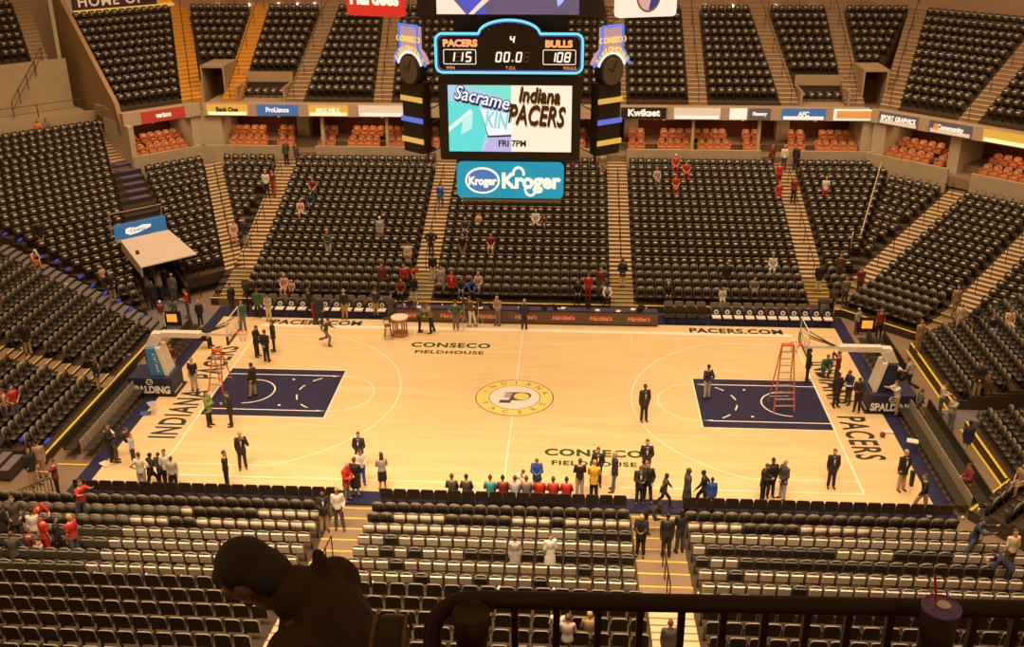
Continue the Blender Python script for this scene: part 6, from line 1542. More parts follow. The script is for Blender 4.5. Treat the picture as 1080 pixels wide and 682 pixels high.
PEOPLE = [
 (206, 412, 'stand', 180, ('tee', 'blk'), 'lgrey', 'g', 'person in black shirt and grey jeans facing the left basket'),
 (222, 449, 'folded', 75, ('jacket', 'lgreen'), 'blk', 'b:long', 'person in light green jacket and black trousers by the left key'),
 (244, 449, 'hold', 285, ('jacket', 'suit'), 'suit', 'b', 'person in dark suit facing the one in light green', 'l', 1, None, None, 'white'),
 (268, 418, 'easy', 250, ('jacket', 'suit'), 'khaki', 'k', 'person in dark jacket and khaki trousers standing in left key', 'm'),
 (257, 494, 'phone', 20, ('jacket', 'suit'), 'suit', '', 'bald person in dark suit with blue shirt near the left court corner', 'l', 1, None, None, 'lblue'),
 (241, 515, 'stand', 100, ('shirt', 'blk'), 'blk', 'b', 'slim person all in black turned to the right, left part of court'),
 (119, 486, 'folded', 100, ('jacket', 'blk'), 'blk', 'b', 'person in black jacket leaning by the left baseline chairs'),
 (128, 486, 'bend', 120, ('jacket', 'blk'), 'dgrey', 'b', 'person in dark sweater stooping by the left baseline chairs'),
 (142, 488, 'stand', 90, ('shirt', 'lblue'), 'navy', 'b', 'child in pale blue shirt and navy trousers at left apron', 'l', .8),
 (152, 517, 'hips', 185, ('tee', 'white'), 'lgrey', 'b', 'person in white tee and grey jeans seen from behind, left corner'),
 (162, 515, 'walk', 150, ('jacket', 'blk'), 'blk', 'k', 'person in black half hidden beside the white tee, left corner', 'd', .92),
 (172, 512, 'hold', 10, ('jacket', 'dgrey'), 'blk', 'k', 'person carrying dark coats in the left corner group', 'd', .9),
 (178, 514, 'stand', 0, ('shirt', 'white'), 'blk', 'b', 'person in pale shirt facing the camera in left corner group'),
 (185, 517, 'stand', 190, ('shirt', 'lgrey'), 'blk', 'b', 'person in striped grey top seen from behind, left corner group', 'l', .9),
 (272, 376, 'hold', 75, ('jacket', 'suit'), 'suit', 'b', 'person in dark suit, left one of three talking above left key'),
 (282, 381, 'behind', 165, ('jacket', 'suit'), 'suit', 'b', 'person in dark suit, nearest of three talking above left key'),
 (289, 370, 'hips', 290, ('jacket', 'suit'), 'suit', 'b', 'person in dark suit, right one of three talking above left key'),
 (257, 348, 'stand', 30, ('shirt', 'green'), 'grey', 'b', 'person in green top right of the left backboard'),
 (273, 335, 'easy', 180, ('jacket', 'green'), 'blk', 'b', 'person in dark green coat before the left bench'),
 (284, 338, 'hold', 0, ('shirt', 'lgrey'), 'cream', 'b', 'person in pale patterned clothes behind the three suits', 'l', .9),
 (327, 334, 'cheer', 330, ('shirt', 'blk'), 'blk', 'b', 'person in black with raised arms before the left bench', 'm'),
 (333, 341, 'stand', 60, ('tee', 'mar'), 'mar', 'k', 'child in dark red kit before the left bench', 'd', .85),
 (338, 342, 'easy', 200, ('jacket', 'navy'), 'navy', 'b', 'person in navy jacket seen from behind before the left bench'),
 (345, 364, 'run', 80, ('shirt', 'dgrey'), 'grey', 'k', 'person in grey running clothes jogging on the far left court', 'm', .92),
 (364, 336, 'stand', 0, ('shirt', 'blk'), 'khaki', 'g', 'person in black shirt and khaki trousers right of the bench'),
 (397, 334, 'hips', 180, ('tee', 'navy'), 'khaki', 'b', 'person in blue shirt and khaki trousers leaning to the press'),
 (413, 340, 'hold', 150, ('jacket', 'dgrey'), 'dgrey', 'b', 'person in grey suit at the left end of the press tables'),
 (424, 322, 'sit', 0, ('jacket', 'mar'), 'blk', 'b', 'person in dark red seated behind the press table left end'),
 (404, 312, 'stand', 0, ('jacket', 'mar'), 'blk', 'b', 'person in dark red standing in the rows left of the steps'),
 (446, 350, 'bend', 90, ('tee', 'green'), 'blk', 'g', 'person in green top and black trousers bending at the press tables'),
 (454, 351, 'reach', 280, ('shirt', 'olive'), 'blk', 'b', 'person in olive beside the bending one in green'),
 (481, 348, 'hips', 180, ('tee', 'green'), 'grey', 'b', 'person in green shirt and grey trousers seen from behind'),
 (497, 344, 'reach', 230, ('shirt', 'brown'), 'white', 'b', 'person in brown top and white trousers at press tables'),
 (525, 343, 'hold', 330, ('shirt', 'tan'), 'grey', 'y', 'person in tan jacket and grey trousers before the press tables'),
 (553, 347, 'stand', 175, ('jacket', 'navy'), 'navy', 'g', 'grey haired person in blue suit at the halfway line, far side'),
 (380, 495, 'clasp', 0, ('jacket', 'suit'), 'suit', 'b', 'person in dark suit facing the camera left of midcourt', 'l', 1, None, None, 'lblue', 'navy'),
 (382, 511, 'hold', 20, ('shirt', 'white'), 'blue', 'b', 'person in white and blue half hidden behind the black coat', 'l', .95),
 (376, 523, 'folded', 170, ('coat', 'blk'), ('skirt', 'blk'), 'b', 'person in long black coat with bare legs seen from behind'),
 (367, 528, 'hold', 70, ('jacket', 'red'), 'grey', '', 'bald person in bright red jacket at the near sideline'),
 (404, 517, 'folded', 200, ('blouse', 'lgrey'), ('skirt', 'blk'), 'b:long', 'person with long brown hair, grey top and black skirt'),
 (343, 560, 'hold', 20, ('jacket', 'suit'), 'khaki', '', 'bald person in dark jacket and khaki in the near left aisle', 'd', 1, None, None, 'white'),
 (358, 557, 'easy', 10, ('shirt', 'white'), 'dgrey', '', 'bald person in white striped shirt in the near left aisle', 'm'),
 (679, 444, 'stand', 15, ('jacket', 'suit'), 'suit', 'k', 'person in black suit alone between midcourt and right key', 'd', 1.05, None, None, 'lgrey'),
 (745, 420, 'behind', 200, ('shirt', 'navy'), 'lgrey', 'k', 'person in navy top and pale trousers on the right key corner', 'm'),
 (611, 524, 'folded', 185, ('shirt', 'blk'), 'lgrey', 'b', 'person in black shirt and grey jeans left of the yellow jacket'),
 (626, 526, 'hold', 175, ('jacket', 'yel'), 'blk', 'y', 'person in bright yellow jacket seen from behind at the sideline'),
 (630, 512, 'clasp', 0, ('jacket', 'suit'), 'suit', 'b', 'person in dark suit facing the yellow jacket', 'l', 1, None, None, 'white'),
 (647, 517, 'easy', 280, ('jacket', 'navy'), 'jeans', 'y', 'person in dark vest and jeans right of the yellow jacket'),
 (681, 505, 'clasp', 0, ('jacket', 'suit'), 'khaki', 'b', 'person in dark jacket and khaki over the near lettering', 'l', 1.04, None, None, 'white'),
 (674, 531, 'hold', 10, ('jacket', 'suit'), 'suit', 'b', 'person in dark suit facing the camera at the middle aisle head', 'l', 1, None, None, 'white'),
 (682, 528, 'easy', 350, ('jacket', 'blk'), 'blk', 'b', 'person in black suit half behind others at middle aisle head'),
 (700, 534, 'walk', 90, ('jacket', 'dgrey'), 'blk', 'k', 'child in dark tracksuit walking right near the middle aisle', 'd', .85),
 (724, 537, 'stand', 95, ('coat', 'dgrey'), 'dgrey', 'b', 'person in long grey coat right of the walking child', 'd', 1.05),
 (741, 535, 'walk', 260, ('shirt', 'blk'), 'blk', 'k', 'person in black walking left beside the yellow sleeved child', 'd', .95),
 (749, 537, 'stand', 180, ('jacket', 'blue'), 'grey', 'k', 'child in blue jacket with yellow sleeves seen from behind', 'd', .82),
 (804, 529, 'hold', 60, ('jacket', 'suit'), 'suit', 'b', 'person in dark suit, left one of three at the right sideline'),
 (812, 524, 'stand', 10, ('jacket', 'suit'), 'suit', 'k', 'person in dark suit, middle one of three at the right sideline', 'd'),
 (824, 526, 'clasp', 300, ('jacket', 'dgrey'), 'lgrey', 'g', 'person in dark sweater and grey trousers, right one of three'),
 (876, 514, 'stand', 0, ('jacket', 'suit'), 'suit', 'b', 'person in dark suit alone by the right court corner', 'l', 1, None, None, 'lblue'),
 (950, 517, 'stand', 20, ('jacket', 'suit'), 'khaki', 'g', 'person in black blazer and khaki on the right apron', 'l', 1.05, None, None, 'white'),
 (971, 541, 'walk', 280, ('shirt', 'blk'), 'tan', 'b', 'person in black top and tan trousers walking at the near right corner'),
 (851, 402, 'clasp', 80, ('jacket', 'suit'), 'suit', 'k', 'person in dark suit standing beneath the right rim', 'd'),
 (869, 396, 'crouch', 10, ('jacket', 'green'), 'dgrey', 'b', 'person in green crouching behind the right baseline'),
 (881, 405, 'photo', 240, ('shirt', 'mar'), 'dgrey', 'b', 'person in dark red taking a picture by the right baseline'),
 (881, 429, 'stand', 20, ('jacket', 'blk'), 'blk', 'k', 'person in black standing on the right baseline lettering', 'd', 1),
 (893, 426, 'hold', 300, ('jacket', 'navy'), 'dgrey', 'b', 'person in navy jacket holding papers by the right baseline', 'm'),
 (903, 434, 'hold', 330, ('jacket', 'suit'), 'suit', 'k', 'person in dark suit next to the right stanchion pad', 'm'),
 (943, 437, 'reach', 290, ('shirt', 'white'), 'khaki', 'b', 'person in white shirt and khaki working on the right stanchion'),
 (957, 412, 'run', 250, ('tee', 'lgrey'), 'blk', 'b', 'person in pale grey top and black trousers behind right stanchion'),
 (942, 408, 'bend', 250, ('shirt', 'white'), 'blk', '', 'person in white bending behind the right stanchion'),
 (966, 447, 'walk', 100, ('jacket', 'dgrey'), 'khaki', 'b', 'person in dark grey jacket and khaki walking to the carpet'),
 (991, 438, 'hold', 60, ('shirt', 'white'), 'jeans', 'b', 'person in white shirt and jeans on the right carpet'),
 (1001, 454, 'point', 300, ('shirt', 'lgrey'), 'grey', 'k', 'person in pale grey sweater facing the white shirt on the carpet'),
 (1029, 418, 'clasp', 350, ('jacket', 'suit'), 'khaki', 'b', 'person in dark blazer and khaki standing by the right end rows'),
 (1037, 431, 'stand', 300, ('jacket', 'brown'), 'tan', 'b', 'person in brown jacket and tan trousers on the right carpet'),
 (1017, 482, 'stand', 190, ('jacket', 'navy'), 'cream', 'k', 'person in dark coat among the right baseline chairs', 'd'),
 (1017, 529, 'hold', 280, ('jacket', 'mar'), 'tan', 'b', 'person in dark red jacket and tan trousers, right floor corner'),
 (1024, 590, 'reach', 60, ('jacket', 'navy'), 'jeans', 'n:cap', 'person in navy jacket and jeans at the near right steps'),
 (1062, 604, 'stand', 10, ('shirt', 'cream'), 'brown', 'b', 'person in pale yellow shirt in the right edge rows'),
 (1054, 622, 'bend', 250, ('jacket', 'navy'), 'navy', 'k', 'person in dark blue leaning among seats at the right edge'),
 (1075, 520, 'sit', 300, ('tee', 'tan'), 'khaki', 'b', 'person in tan seated at the right picture edge'),
 (675, 586, 'hold', 350, ('jacket', 'blk'), 'blk', 'y:long', 'blond person in black in the near middle aisle'),
 (684, 566, 'bend', 60, ('jacket', 'blk'), 'blk', 'k', 'person in black leaning over in the near middle aisle', 'd', 1.05),
 (702, 587, 'stand', 180, ('shirt', 'blk'), 'blk', 'k', 'person in black shirt seen from behind in the middle aisle', 'd', 1.03),
 (716, 582, 'folded', 200, ('shirt', 'blk'), 'dgrey', 'k:long', 'person in black with dark jeans at right of the middle aisle', 'm', 1.03),
 (704, 706, 'stand', 180, ('jacket', 'dgrey'), 'dgrey', 'b', 'person in dark jacket walking down the aisle behind the railing'),
 (656, 303, 'behind', 180, ('jacket', 'blk'), 'cream', 'k', 'person in black and pale trousers on the far steps right of scoreboard'),
 (457, 298, 'stand', 185, ('shirt', 'blk'), 'white', 'k', 'person in black shirt and white trousers on the far steps', 'd'),
 (455, 270, 'hips', 0, ('jacket', 'blk'), 'dgrey', 'b', 'person in black high on the far steps left of scoreboard'),
 (465, 222, 'walk', 180, ('shirt', 'blue'), 'jeans', 'b', 'person in blue and jeans climbing the far steps'),
 (347, 272, 'hold', 0, ('shirt', 'green'), 'white', 'r:cap', 'person with a red cap and green top high in the far rows'),
 (402, 262, 'stand', 180, ('jacket', 'lgrey'), 'tan', 'w:cap', 'person with a white hat and grey coat in the far rows'),
 (431, 288, 'stand', 180, ('shirt', 'cream'), 'khaki', 'b', 'person in cream top low in the far rows left of steps'),
 (427, 312, 'stand', 0, ('tee', 'red'), 'blk', 'b', 'person in red, left of two beside the far steps'),
 (437, 306, 'bend', 30, ('tee', 'red'), 'blk', 'b', 'person in red stooping, right of two beside the far steps'),
 (437, 318, 'stand', 0, ('jacket', 'blk'), 'white', 'b', 'person in black low beside the far steps', 'l', .9),
 (466, 313, 'stand', 0, ('shirt', 'lgrey'), 'pink', 'b', 'person in pale grey right of the far steps', 'l', .95),
 (477, 316, 'stand', 0, ('jacket', 'red'), 'blk', 'b', 'person in red coat with white front right of the far steps', 'l', 1, None, None, 'white'),
 (487, 314, 'sit', 0, ('jacket', 'dgrey'), 'jeans', 'b', 'person in jeans seated right of the red coat'),
 (498, 314, 'sitlean', 10, ('jacket', 'blue'), 'dgrey', 'b', 'person in blue seated leaning, far front rows'),
 (505, 313, 'sit', 350, ('shirt', 'pink'), 'tan', 'y', 'blond person in pink seated beside the blue one'),
 (491, 250, 'sit', 0, ('shirt', 'dgrey'), 'grey', 'b', 'person in grey seated alone in the far middle rows'),
 (488, 275, 'stand', 0, ('tee', 'blk'), 'tan', 'b', 'person in black standing in the far middle rows'),
 (505, 246, 'sit', 0, ('tee', 'yel'), 'dgrey', 'b', 'child in yellow seated in the far middle rows', 'l', .8),
 (518, 271, 'sit', 0, ('tee', 'mar'), 'pink', 'b', 'person in dark red seated in the far middle rows'),
 (565, 242, 'sit', 0, ('shirt', 'white'), 'lgrey', 'y', 'person in white seated below the teal sign'),
 (574, 242, 'sit', 350, ('tee', 'brown'), 'pink', 'b', 'child in brown seated beside the white one below the sign', 'l', .75),
 (301, 311, 'sit', 0, ('shirt', 'pink'), 'pink', 'y', 'person in pale pink seated behind the left bench'),
 (309, 312, 'sit', 0, ('tee', 'pink'), 'mar', 'y', 'child in pink seated behind the left bench', 'l', .75),
 (318, 233, 'sit', 20, ('tee', 'pink'), 'pink', 'b', 'person in pink leaning forward in the far left rows'),
 (331, 210, 'sit', 0, ('tee', 'mar'), 'blk', 'b', 'person in dark red seated in the far left rows'),
 (329, 226, 'sit', 0, ('jacket', 'navy'), 'navy', 'k', 'person in navy seated below the dark red one'),
 (282, 207, 'stand', 10, ('shirt', 'white'), 'blk', 'b', 'person in white in the left rows by the leftmost aisle'),
 (289, 209, 'stand', 330, ('tee', 'mar'), 'red', 'b', 'person in red beside the leftmost far aisle'),
 (248, 254, 'sit', 10, ('shirt', 'pink'), 'pink', 'b', 'person in pink seated in the left wedge rows'),
 (260, 262, 'stand', 350, ('jacket', 'navy'), 'lgrey', 'b', 'person in blue jacket standing in the left wedge rows'),
 (231, 170, 'stand', 0, ('jacket', 'blk'), 'brown', 'k', 'person in black at the top of the left corner aisle'),
 (303, 176, 'stand', 40, ('jacket', 'dgrey'), 'blk', 'k', 'person in dark grey, left of two at the far stair head'),
 (314, 178, 'stand', 320, ('jacket', 'dgrey'), 'dgrey', 'b', 'person in grey, right of two at the far stair head'),
 (635, 188, 'stand', 190, ('shirt', 'olive'), 'tan', 'b', 'person in olive below the right clock tower'),
 (620, 318, 'stand', 180, ('tee', 'red'), 'red', 'b', 'person in red kit behind the right press tables'),
 (633, 312, 'stand', 350, ('shirt', 'mar'), 'grey', 'b', 'person in dark red sweater behind the right press tables'),
 (609, 318, 'sit', 0, ('jacket', 'blk'), 'blk', 'b', 'person in black seated behind the right press tables'),
 (640, 320, 'sitlean', 0, ('jacket', 'white'), 'blk', 'k', 'person in white seated by the far right steps'),
 (704, 320, 'sit', 0, ('jacket', 'blk'), 'blk', 'y', 'blond person in black seated in the far right front rows'),
 (765, 306, 'stand', 0, ('jacket', 'blk'), 'brown', 'b', 'person in black standing in the far right front rows'),
 (794, 318, 'sit', 0, ('shirt', 'grey'), 'dgrey', 'k', 'person in grey seated in the far right front rows'),
 (761, 322, 'sit', 0, ('tee', 'white'), 'cream', 'b', 'person in white seated low in the far right rows', 'l', .85),
 (712, 183, 'sit', 0, ('tee', 'red'), 'red', 'w:cap', 'person in red with pale cap, top of a group right of scoreboard'),
 (723, 192, 'sit', 0, ('tee', 'red'), 'red', 'b', 'person in red, right one of a group right of scoreboard'),
 (712, 206, 'sit', 0, ('tee', 'red'), 'red', 'r:cap', 'person in red with red cap, lowest of the group'),
 (692, 201, 'sit', 10, ('shirt', 'lgrey'), 'grey', 'b', 'person in pale stripes, left one of the group in red'),
 (820, 203, 'stand', 0, ('tee', 'red'), 'mar', 'b', 'person in red at the rightmost straight aisle, upper one'),
 (820, 219, 'stand', 20, ('tee', 'red'), 'red', 'b', 'person in red at the rightmost straight aisle, lower left one'),
 (836, 214, 'stand', 340, ('tee', 'mar'), 'blk', 'k', 'person in dark red at the aisle, right of the reds'),
 (826, 180, 'stand', 0, ('shirt', 'white'), 'dgrey', 'g', 'person in white at the head of the rightmost straight aisle'),
 (813, 180, 'stand', 30, ('jacket', 'mar'), 'blk', 'k', 'person in dark coat at the head of the rightmost aisle'),
 (838, 181, 'stand', 330, ('jacket', 'blk'), 'blk', 'k', 'person in black right of the white one at the aisle head'),
 (869, 214, 'stand', 0, ('tee', 'white'), 'red', '', 'person in white and red in the right wedge rows'),
 (814, 290, 'sit', 350, ('shirt', 'white'), 'white', 'b', 'person in white beside the rightmost straight aisle'),
 (862, 309, 'stand', 180, ('jacket', 'blk'), 'white', 'k', 'person in black and white trousers on the yellow steps'),
 (884, 297, 'stand', 0, ('shirt', 'brown'), 'brown', 'b', 'person in reddish brown near the right corner rows'),
 (890, 322, 'stand', 10, ('shirt', 'grey'), 'dgrey', 'b', 'person in grey in the right corner front rows'),
 (905, 315, 'stand', 0, ('tee', 'mar'), 'dgrey', 'b', 'person in dark red in the right corner rows'),
 (926, 357, 'stand', 0, ('tee', 'mar'), 'blk', 'b', 'person in dark red right of the orange square stand'),
 (903, 352, 'stand', 30, ('shirt', 'lgrey'), 'purple', 'y', 'person in grey left of the orange square stand', 'l', .85),
 (967, 374, 'stand', 20, ('tee', 'tan'), 'tan', 'b', 'person in tan by the yellow floor line, right'),
 (1026, 354, 'hold', 0, ('jacket', 'navy'), 'khaki', 'b', 'person in navy and white with khaki trousers, right rows'),
 (1006, 333, 'stand', 0, ('shirt', 'tan'), 'tan', 'b', 'person in tan on the right rows below the yellow steps'),
 (1010, 352, 'stand', 0, ('shirt', 'cream'), 'cream', '', 'person in cream standing in the right end rows'),
 (1044, 356, 'sit', 0, ('shirt', 'navy'), 'blue', 'b', 'person in blue seated in the right end rows'),
 (1062, 350, 'sit', 0, ('tee', 'cream'), 'cream', 'b', 'person in pale yellow seated at the right edge'),
 (46, 265, 'stand', 190, ('jacket', 'blk'), 'khaki', 'b', 'person in black and khaki standing on the blue lit steps'),
 (38, 284, 'sitlean', 60, ('tee', 'pink'), 'orange', 'w:cap', 'person in orange with white cap on the blue lit steps'),
 (120, 318, 'hips', 30, ('jacket', 'blk'), 'khaki', 'g', 'person in black jacket and khaki near the tunnel rows'),
 (111, 308, 'stand', 60, ('tee', 'pink'), 'brown', 'b', 'child in pink beside the black jacket near the tunnel', 'l', .8),
 (2, 336, 'stand', 90, ('tee', 'red'), 'grey', 'b', 'person in red at the left picture edge'),
 (31, 374, 'stand', 190, ('jacket', 'blk'), 'khaki', 'k', 'person in black and khaki in the left end aisle'),
 (105, 411, 'stand', 100, ('jacket', 'suit'), 'khaki', 'b', 'person in dark jacket and khaki by the yellow line, left', 'm', 1, None, None, 'white'),
 (19, 444, 'hips', 60, ('tee', 'red'), 'jeans', 'b', 'person in red tee and jeans in the left end rows', 'l', 1.0),
 (9, 446, 'stand', 300, ('tee', 'lgrey'), 'jeans', 'b', 'person in pale grey beside the red tee, left rows', 'l', .95),
 (2, 440, 'sit', 90, ('tee', 'red'), 'red', 'b', 'person in red seated at the left edge rows', 'l', .9),
 (37, 512, 'easy', 60, ('jacket', 'blk'), 'khaki', 'b', 'person in black and khaki on the left floor corner'),
 (46, 503, 'stand', 200, ('shirt', 'tan'), 'tan', 'k', 'person in tan behind the black jacket, left floor corner'),
 (62, 524, 'point', 300, ('tee', 'mar'), 'blk', 'b', 'person in dark red top pointing left, near left corner'),
 (90, 550, 'reach', 60, ('tee', 'red'), 'jeans', 'b', 'person in red reaching over the near left rows', 'l', 1.05),
 (45, 566, 'bend', 60, ('tee', 'red'), 'jeans', 'r:cap', 'person in red with cap, back of the near left group', 'l', 1.05),
 (42, 580, 'stand', 190, ('shirt', 'white'), 'lgrey', 'k', 'person in white shirt amid the near left group', 'l', 1.0),
 (52, 590, 'stand', 330, ('tee', 'red'), 'red', 'b', 'person in red kit amid the near left group', 'l', 1.05),
 (22, 572, 'hips', 30, ('jacket', 'dgrey'), 'dgrey', 'b', 'person in grey jacket, second from left of the near left group', 'l', 1.1),
 (6, 580, 'stand', 20, ('jacket', 'blk'), 'blk', 'b', 'person in black, leftmost of the near left group', 'l', 1.1),
 (18, 596, 'sit', 190, ('jacket', 'dgrey'), 'jeans', 'b', 'person in grey seated, front of the near left group', 'l', 1.0),
 (35, 592, 'sit', 150, ('tee', 'mar'), 'cream', 'b', 'person in dark red seated, front of the near left group', 'l', 1.0),
 (66, 588, 'stand', 120, ('jacket', 'blk'), 'blk', 'k', 'person in black between the two reds, near left group', 'l', .95),
 (82, 590, 'stand', 70, ('tee', 'red'), 'jeans', 'y', 'blond person in red and jeans, right of the near left group', 'l', 1.05),
 (543, 604, 'stand', 190, ('coat', 'lgrey'), 'dgrey', 'b', 'person in patterned grey coat in the near middle rows', 'l', .85),
 (580, 604, 'stand', 20, ('coat', 'white'), 'blk', 'b', 'person in long white coat in the near middle rows', 'l', .9),
 (598, 688, 'sit', 180, ('shirt', 'lgrey'), 'grey', 'b', 'person in pale grey seated behind the railing, middle one'),
 (588, 680, 'sit', 180, ('shirt', 'white'), 'grey', 'b:long', 'person in white seated behind the railing, left one'),
 (621, 684, 'sit', 180, ('shirt', 'olive'), 'brown', 'y', 'person in olive seated behind the railing, right one'),
 (184, 318, 'stand', 20, ('shirt', 'grey'), 'jeans', 'w:cap', 'person in grey with white cap before the tunnel', 'l', 1),
 (170, 316, 'stand', 150, ('shirt', 'white'), 'navy', 'b', 'person in white shirt walking out of the tunnel'),
 (177, 312, 'stand', 190, ('jacket', 'navy'), 'jeans', 'b', 'person in navy at the tunnel mouth'),
 (161, 304, 'stand', 0, ('jacket', 'olive'), 'blk', 'b', 'person in olive just inside the tunnel'),
 (163, 326, 'stand', 60, ('jacket', 'blk'), 'blk', 'k', 'person in black at the left side of the carpet', 'm'),
 (199, 335, 'hold', 300, ('tee', 'red'), 'jeans', 'b', 'person in red tee and jeans on the tunnel carpet'),
 (185, 336, 'sit', 0, ('tee', 'grey'), 'blk', 'k', 'person seated behind the small orange square stand', 'd'),
 (212, 343, 'stand', 200, ('jacket', 'blk'), 'blk', 'y', 'blond person in black at the left court corner carpet', 'l', .85),
 (172, 344, 'stand', 30, ('tee', 'mar'), 'white', 'w:cap', 'person in dark red with white cap beside the carpet', 'l', .85),
 (246, 330, 'stand', 60, ('jacket', 'blk'), 'dgrey', 'k', 'person in black behind the left camera stand'),
 (183, 395, 'stand', 20, ('shirt', 'mar'), 'lgrey', 'b', 'person in red and grey behind the left stanchion', 'l', .95),
 (161, 398, 'hold', 60, ('jacket', 'dgrey'), 'jeans', 'g', 'person in grey left of the left stanchion', 'l', 1),
 (214, 366, 'sit', 90, ('jacket', 'blk'), 'blk', 'k', 'person in black seated beyond the left basket', 'l', 1),
 (52, 147, 'sit', None, ('jacket', 'grey'), 'dgrey', 'k', 'person in grey at the top row of the left corner stand'),
 (43, 148, 'sit', None, ('tee', 'orange'), 'dgrey', 'b', 'person in orange at the top row of the left corner stand'),
]
for row in PEOPLE:
    row = list(row)
    if row[3] is None: row[3] = tc(row[0], row[1])
    person(*row)
# seated along the near sideline, facing the court
for u, v, top, hair, lab, sk in ((477, 523, 'dgrey', 'b', 'dark grey, leftmost seated at the near sideline', 'm'), (492, 524, 'dgrey', 'k', 'dark grey, second seated at the near sideline', 'm'), (517, 525, 'teal', 'b', 'teal, seated at the near sideline', 'l'), (530, 527, 'mar', 'k', 'dark red seated beside the teal one', 'm'), (543, 524, 'lblue', 'b', 'pale blue seated right of midcourt line', 'l'), (555, 526, 'grey', 'b', 'grey seated between blue and red', 'l'), (569, 527, 'red', 'k', 'red, first of three reds at the near sideline', 'm'), (583, 528, 'red', 'b', 'red, middle of three reds at the near sideline', 'm'), (597, 528, 'red', 'k', 'red, last of three reds at the near sideline', 'm')):
    p = atz(u, v + 9, -.03); person(0, 0, 'sit', 180, ('shirt', top), 'dgrey', hair, 'person in ' + lab, sk, 1.0, None, Vector((p[0], -9.15, -.03)))
person(566, 521, 'hold', 0, ('jacket', 'blue'), 'lgrey', 'b', 'person in bright blue jacket standing at the near sideline', 'l', .95)
person(544, 523, 'bend', 90, ('tee', 'white'), 'white', 'b', 'person in white bending at the near sideline', 'l', .8)
# pieces of clothing detail and things in hand
def held(name, label, cat, at, build):
    g = MB(); build(g); o = g.build(name); o.location = at; tag(o, label, cat); return o
p = ground(893, 426); held('paper_sheet', 'white papers held by the navy jacket at the right baseline', 'paper', p + Vector((-.1, -.3, 1.1)), lambda g: g.box(-.12, .12, -.1, .1, 0, .01, M['paper']))
p = ground(881, 405); held('camera', 'small dark camera held up at the right baseline', 'camera', p + Vector((-.3, -.12, 1.62)), lambda g: (g.box(-.06, .06, -.04, .04, 0, .08, M['dark']), g.tube((0, -.04, .04), (0, -.09, .04), .025, M['dark'], 8)))
p = ground(942, 517) ; held('coat', 'dark coat carried over the arm on the right apron', 'coat', ground(950, 517) + Vector((.33, -.08, .55)), lambda g: g.hexa([(-.06, -.1, -.25), (.06, -.1, -.25), (.08, .1, -.25), (-.05, .1, -.25)], [(-.08, -.08, .4), (.08, -.08, .4), (.08, .08, .4), (-.08, .08, .4)], M['dark']))

for (a, b, lb) in (((915, 182), (897, 264), 'thin pale railing down the right wedge of seats, left one of two'), ((928, 184), (906, 262), 'thin pale railing down the right wedge of seats, right one of two')):
    A_, B_ = ground(*a), ground(*b); r = empty('wedge_railing', A_, label=lb, cat='railing')
    g = MB(); g.path([Vector((0, 0, .9)), B_ - A_ + Vector((0, 0, .9))], .035, M['tread'], 6); g.build('rail', r)
    for k in range(7): q = (B_ - A_) * (k / 6); g = MB(); g.tube(q, q + Vector((0, 0, .9)), .03, M['tread'], 6); g.build('post', r)
# ------------------------------------------------------------ litter
for i, (u, v) in enumerate(lit):
    p = ground(u, v); k = i % 3; g = MB()
    if k == 0:
        g.lathe([(.045, 0), (.06, .17), (.055, .17)], (0, 0, 0), M['paper'], 10); nm, ct, lb = 'paper_cup', 'cup', 'white paper cup left among the seats'
    elif k == 1:
        for a in range(3): g.hexa([(-.12 + a * .08, -.1, 0), (-.04 + a * .08, -.1, .02), (-.04 + a * .08, .1, .03), (-.12 + a * .08, .1, 0)], [(-.12 + a * .08, -.1, .03), (-.04 + a * .08, -.1, .06), (-.04 + a * .08, .1, .05), (-.12 + a * .08, .1, .04)], M['paper'])
        nm, ct, lb = 'crumpled_paper', 'paper', 'crumpled white paper left among the seats'
    else:
        g.lathe([(.02, 0), (.07, .03), (.09, .1), (.05, .15), (.01, .16)], (0, 0, 0), M['paper'], 9); nm, ct, lb = 'crumpled_bag', 'bag', 'small crumpled white bag left among the seats'
    o = g.build(nm); o.scale = (.8, .8, .8); o.location = p
    if v > 595:
        s_ = min((s for s in SEATS['stadium'] if s[4] == 'S'), key=lambda s: (s[0] - p.x) ** 2 + (s[1] - p.y) ** 2)
        o.location = Vector(s_[:3]) + Matrix.Rotation(s_[3], 3, 'Z') @ Vector((.255, -.14, .6)); o.scale = (.55, .55, .7)
    tag(o, lb, ct, 'litter of kind %s among the seats' % ct)

# ------------------------------------------------------------ the balcony right before the camera
def near_pt(u, v, dep): return Vector(CAM_P + ray(u, v) * dep)
g = MB(); g.box(-1.5, 7, -46, -41.05, 19.3, 19.45, M['balcony']); g.build('floor_balcony', kind='structure', label='dark balcony floor beneath the foreground spectator')
DR = 2.72
rl = empty('balcony_railing', near_pt(800, 700, DR), label='dark metal balcony railing with rounded corner across the foreground', cat='railing'); o = rl.location.copy()
def lp_(u, v, d=DR): return near_pt(u, v, d) - o
A = lp_(500, 632); B = lp_(1120, 643)
X = (B - A).normalized(); Z = Vector((0, 0, 1))
pts = [lp_(456, 760)]
c0 = lp_(456, 668); pts.append(c0)
for t in np.linspace(0, PI / 2, 15)[1:]: pts.append(c0 + (A - c0).project(X) * (1 - math.cos(t)) + ((A - c0) - (A - c0).project(X)) * math.sin(t))
pts += [B]
g = MB(); sweep(g, pts, .0245, M['railblack'], 16)
g.build('top_rail', rl, smooth=True)
for i in range(14):
    u0 = 543 + 44.2 * i
    if 590 < 0: continue
    P0 = A + (B - A) * ((u0 - 500) / 620)
    g = MB(); d = Vector((0, 0, 0))
    g.box(-.009, .009, -.012, .012, -1.0, -.01, M['railblack']); q = g.build('baluster', rl); q.location = P0
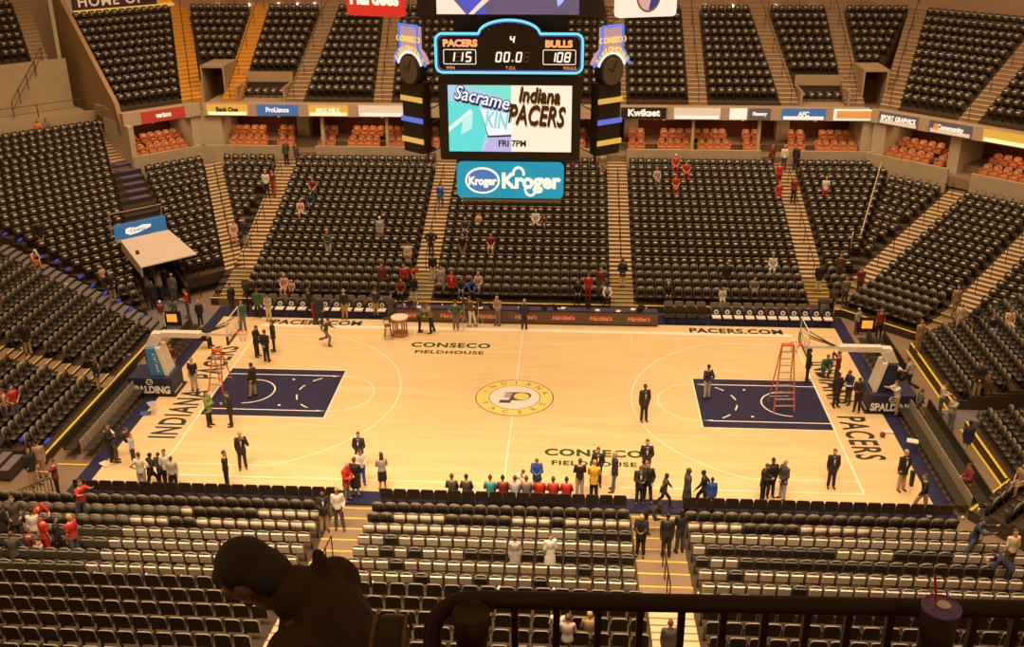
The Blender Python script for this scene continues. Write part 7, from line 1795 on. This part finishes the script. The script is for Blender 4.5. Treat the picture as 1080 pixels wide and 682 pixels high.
g = MB(); g.tube(lp_(456, 760), lp_(456, 760) - Vector((0, 0, .8)), .0245, M['railblack'], 12); g.build('end_post', rl)
# cup holders and the cup
def holder(u, v, lab, w=1.):
    P0 = near_pt(u, v, DR - .09)
    r = empty('cup_holder', P0, label=lab, cat='cup holder')
    g = MB(); g.lathe([(.032 * w, -.16), (.044 * w, -.06), (.048 * w, 0), (.044 * w, .0), (.04 * w, -.005)], (0, 0, 0), M['railblack'], 20); g.build('cup_sleeve', r, smooth=True)
    g = MB(); g.box(-.012, .012, .03, .075, -.07, -.01, M['railblack']); g.build('bracket', r)
    return P0
holder(497, 646, 'black tapered cup holder hanging on the balcony railing at left', 1.0)
P0 = near_pt(993, 640, DR - .16)
cu = empty('drink_cup', P0, label='large dark cup with glossy purple rimmed lid and red straw on the railing', cat='cup')
g = MB(); g.lathe([(.036, -.3), (.042, -.1), (.045, 0)], (0, 0, 0), M['railblack'], 28); g.build('cup_body', cu, smooth=True)
g = MB(); g.lathe([(.042, -.008), (.047, -.004), (.047, .004), (.042, .008), (.044, .003), (.03, .002), (.02, .006)], (0, 0, 0), M['lidpurple'], 28); lid = g.build('lid', cu, smooth=True)
g = MB(); g.lathe([(.0, .007), (.014, .008), (.018, .012), (.012, .014)], (.002, -.004, 0), M['lidwhite'], 16); g.build('lid_centre', lid, smooth=True)
g = MB(); g.tube((-.012, .0, .0), (-.018, .03, .075), .0035, M['straw'], 8); g.build('straw', cu)
# the seat edge
P0 = near_pt(412, 686, 2.3)
st = empty('stadium_seat', P0, math.radians(94), label='dark seat back seen edge on beside the foreground spectator', cat='seat')
g = MB()
o_ = [(-.16, -.4), (.16, -.4), (.12, -.04), (.09, .03), (.04, .065), (-.04, .065), (-.09, .03), (-.12, -.04)]
g.prism(o_, -.03, .03, M['railblack'], 'y'); g.build('seat_back', st, bevel=.012)
for y in (-.034, .034): g = MB(); g.path([(x, y, z) for x, z in o_[2:]], .004, M['edgebrown'], 6); g.build('piping', st)
# the spectator
J = skeleton('fore'); SC = .95
Hw = near_pt(268, 607, 2.95); hd = J['head'] * SC
rz = math.radians(262)
off = Matrix.Rotation(rz, 3, 'Z') @ hd
fp = person(0, 0, 'fore', 262, ('jacket', 'fdark'), 'blk', 'k', 'person in dark jacket seated in the foreground with head bowed', 'd', SC, None, Hw - off)
g = MB(); g.lathe([(.03, -.05), (.05, -.03), (.055, .02), (.03, .05)], (0, 0, 0), cmat(K['red']), 14)
q = g.build('scarf', fp, smooth=True); q.location = Vector(J['neck'] + J['f'] * .13 - J['u'] * .12 + Vector((-.1, 0, 0)))

bpy.data.scenes.remove(TS)
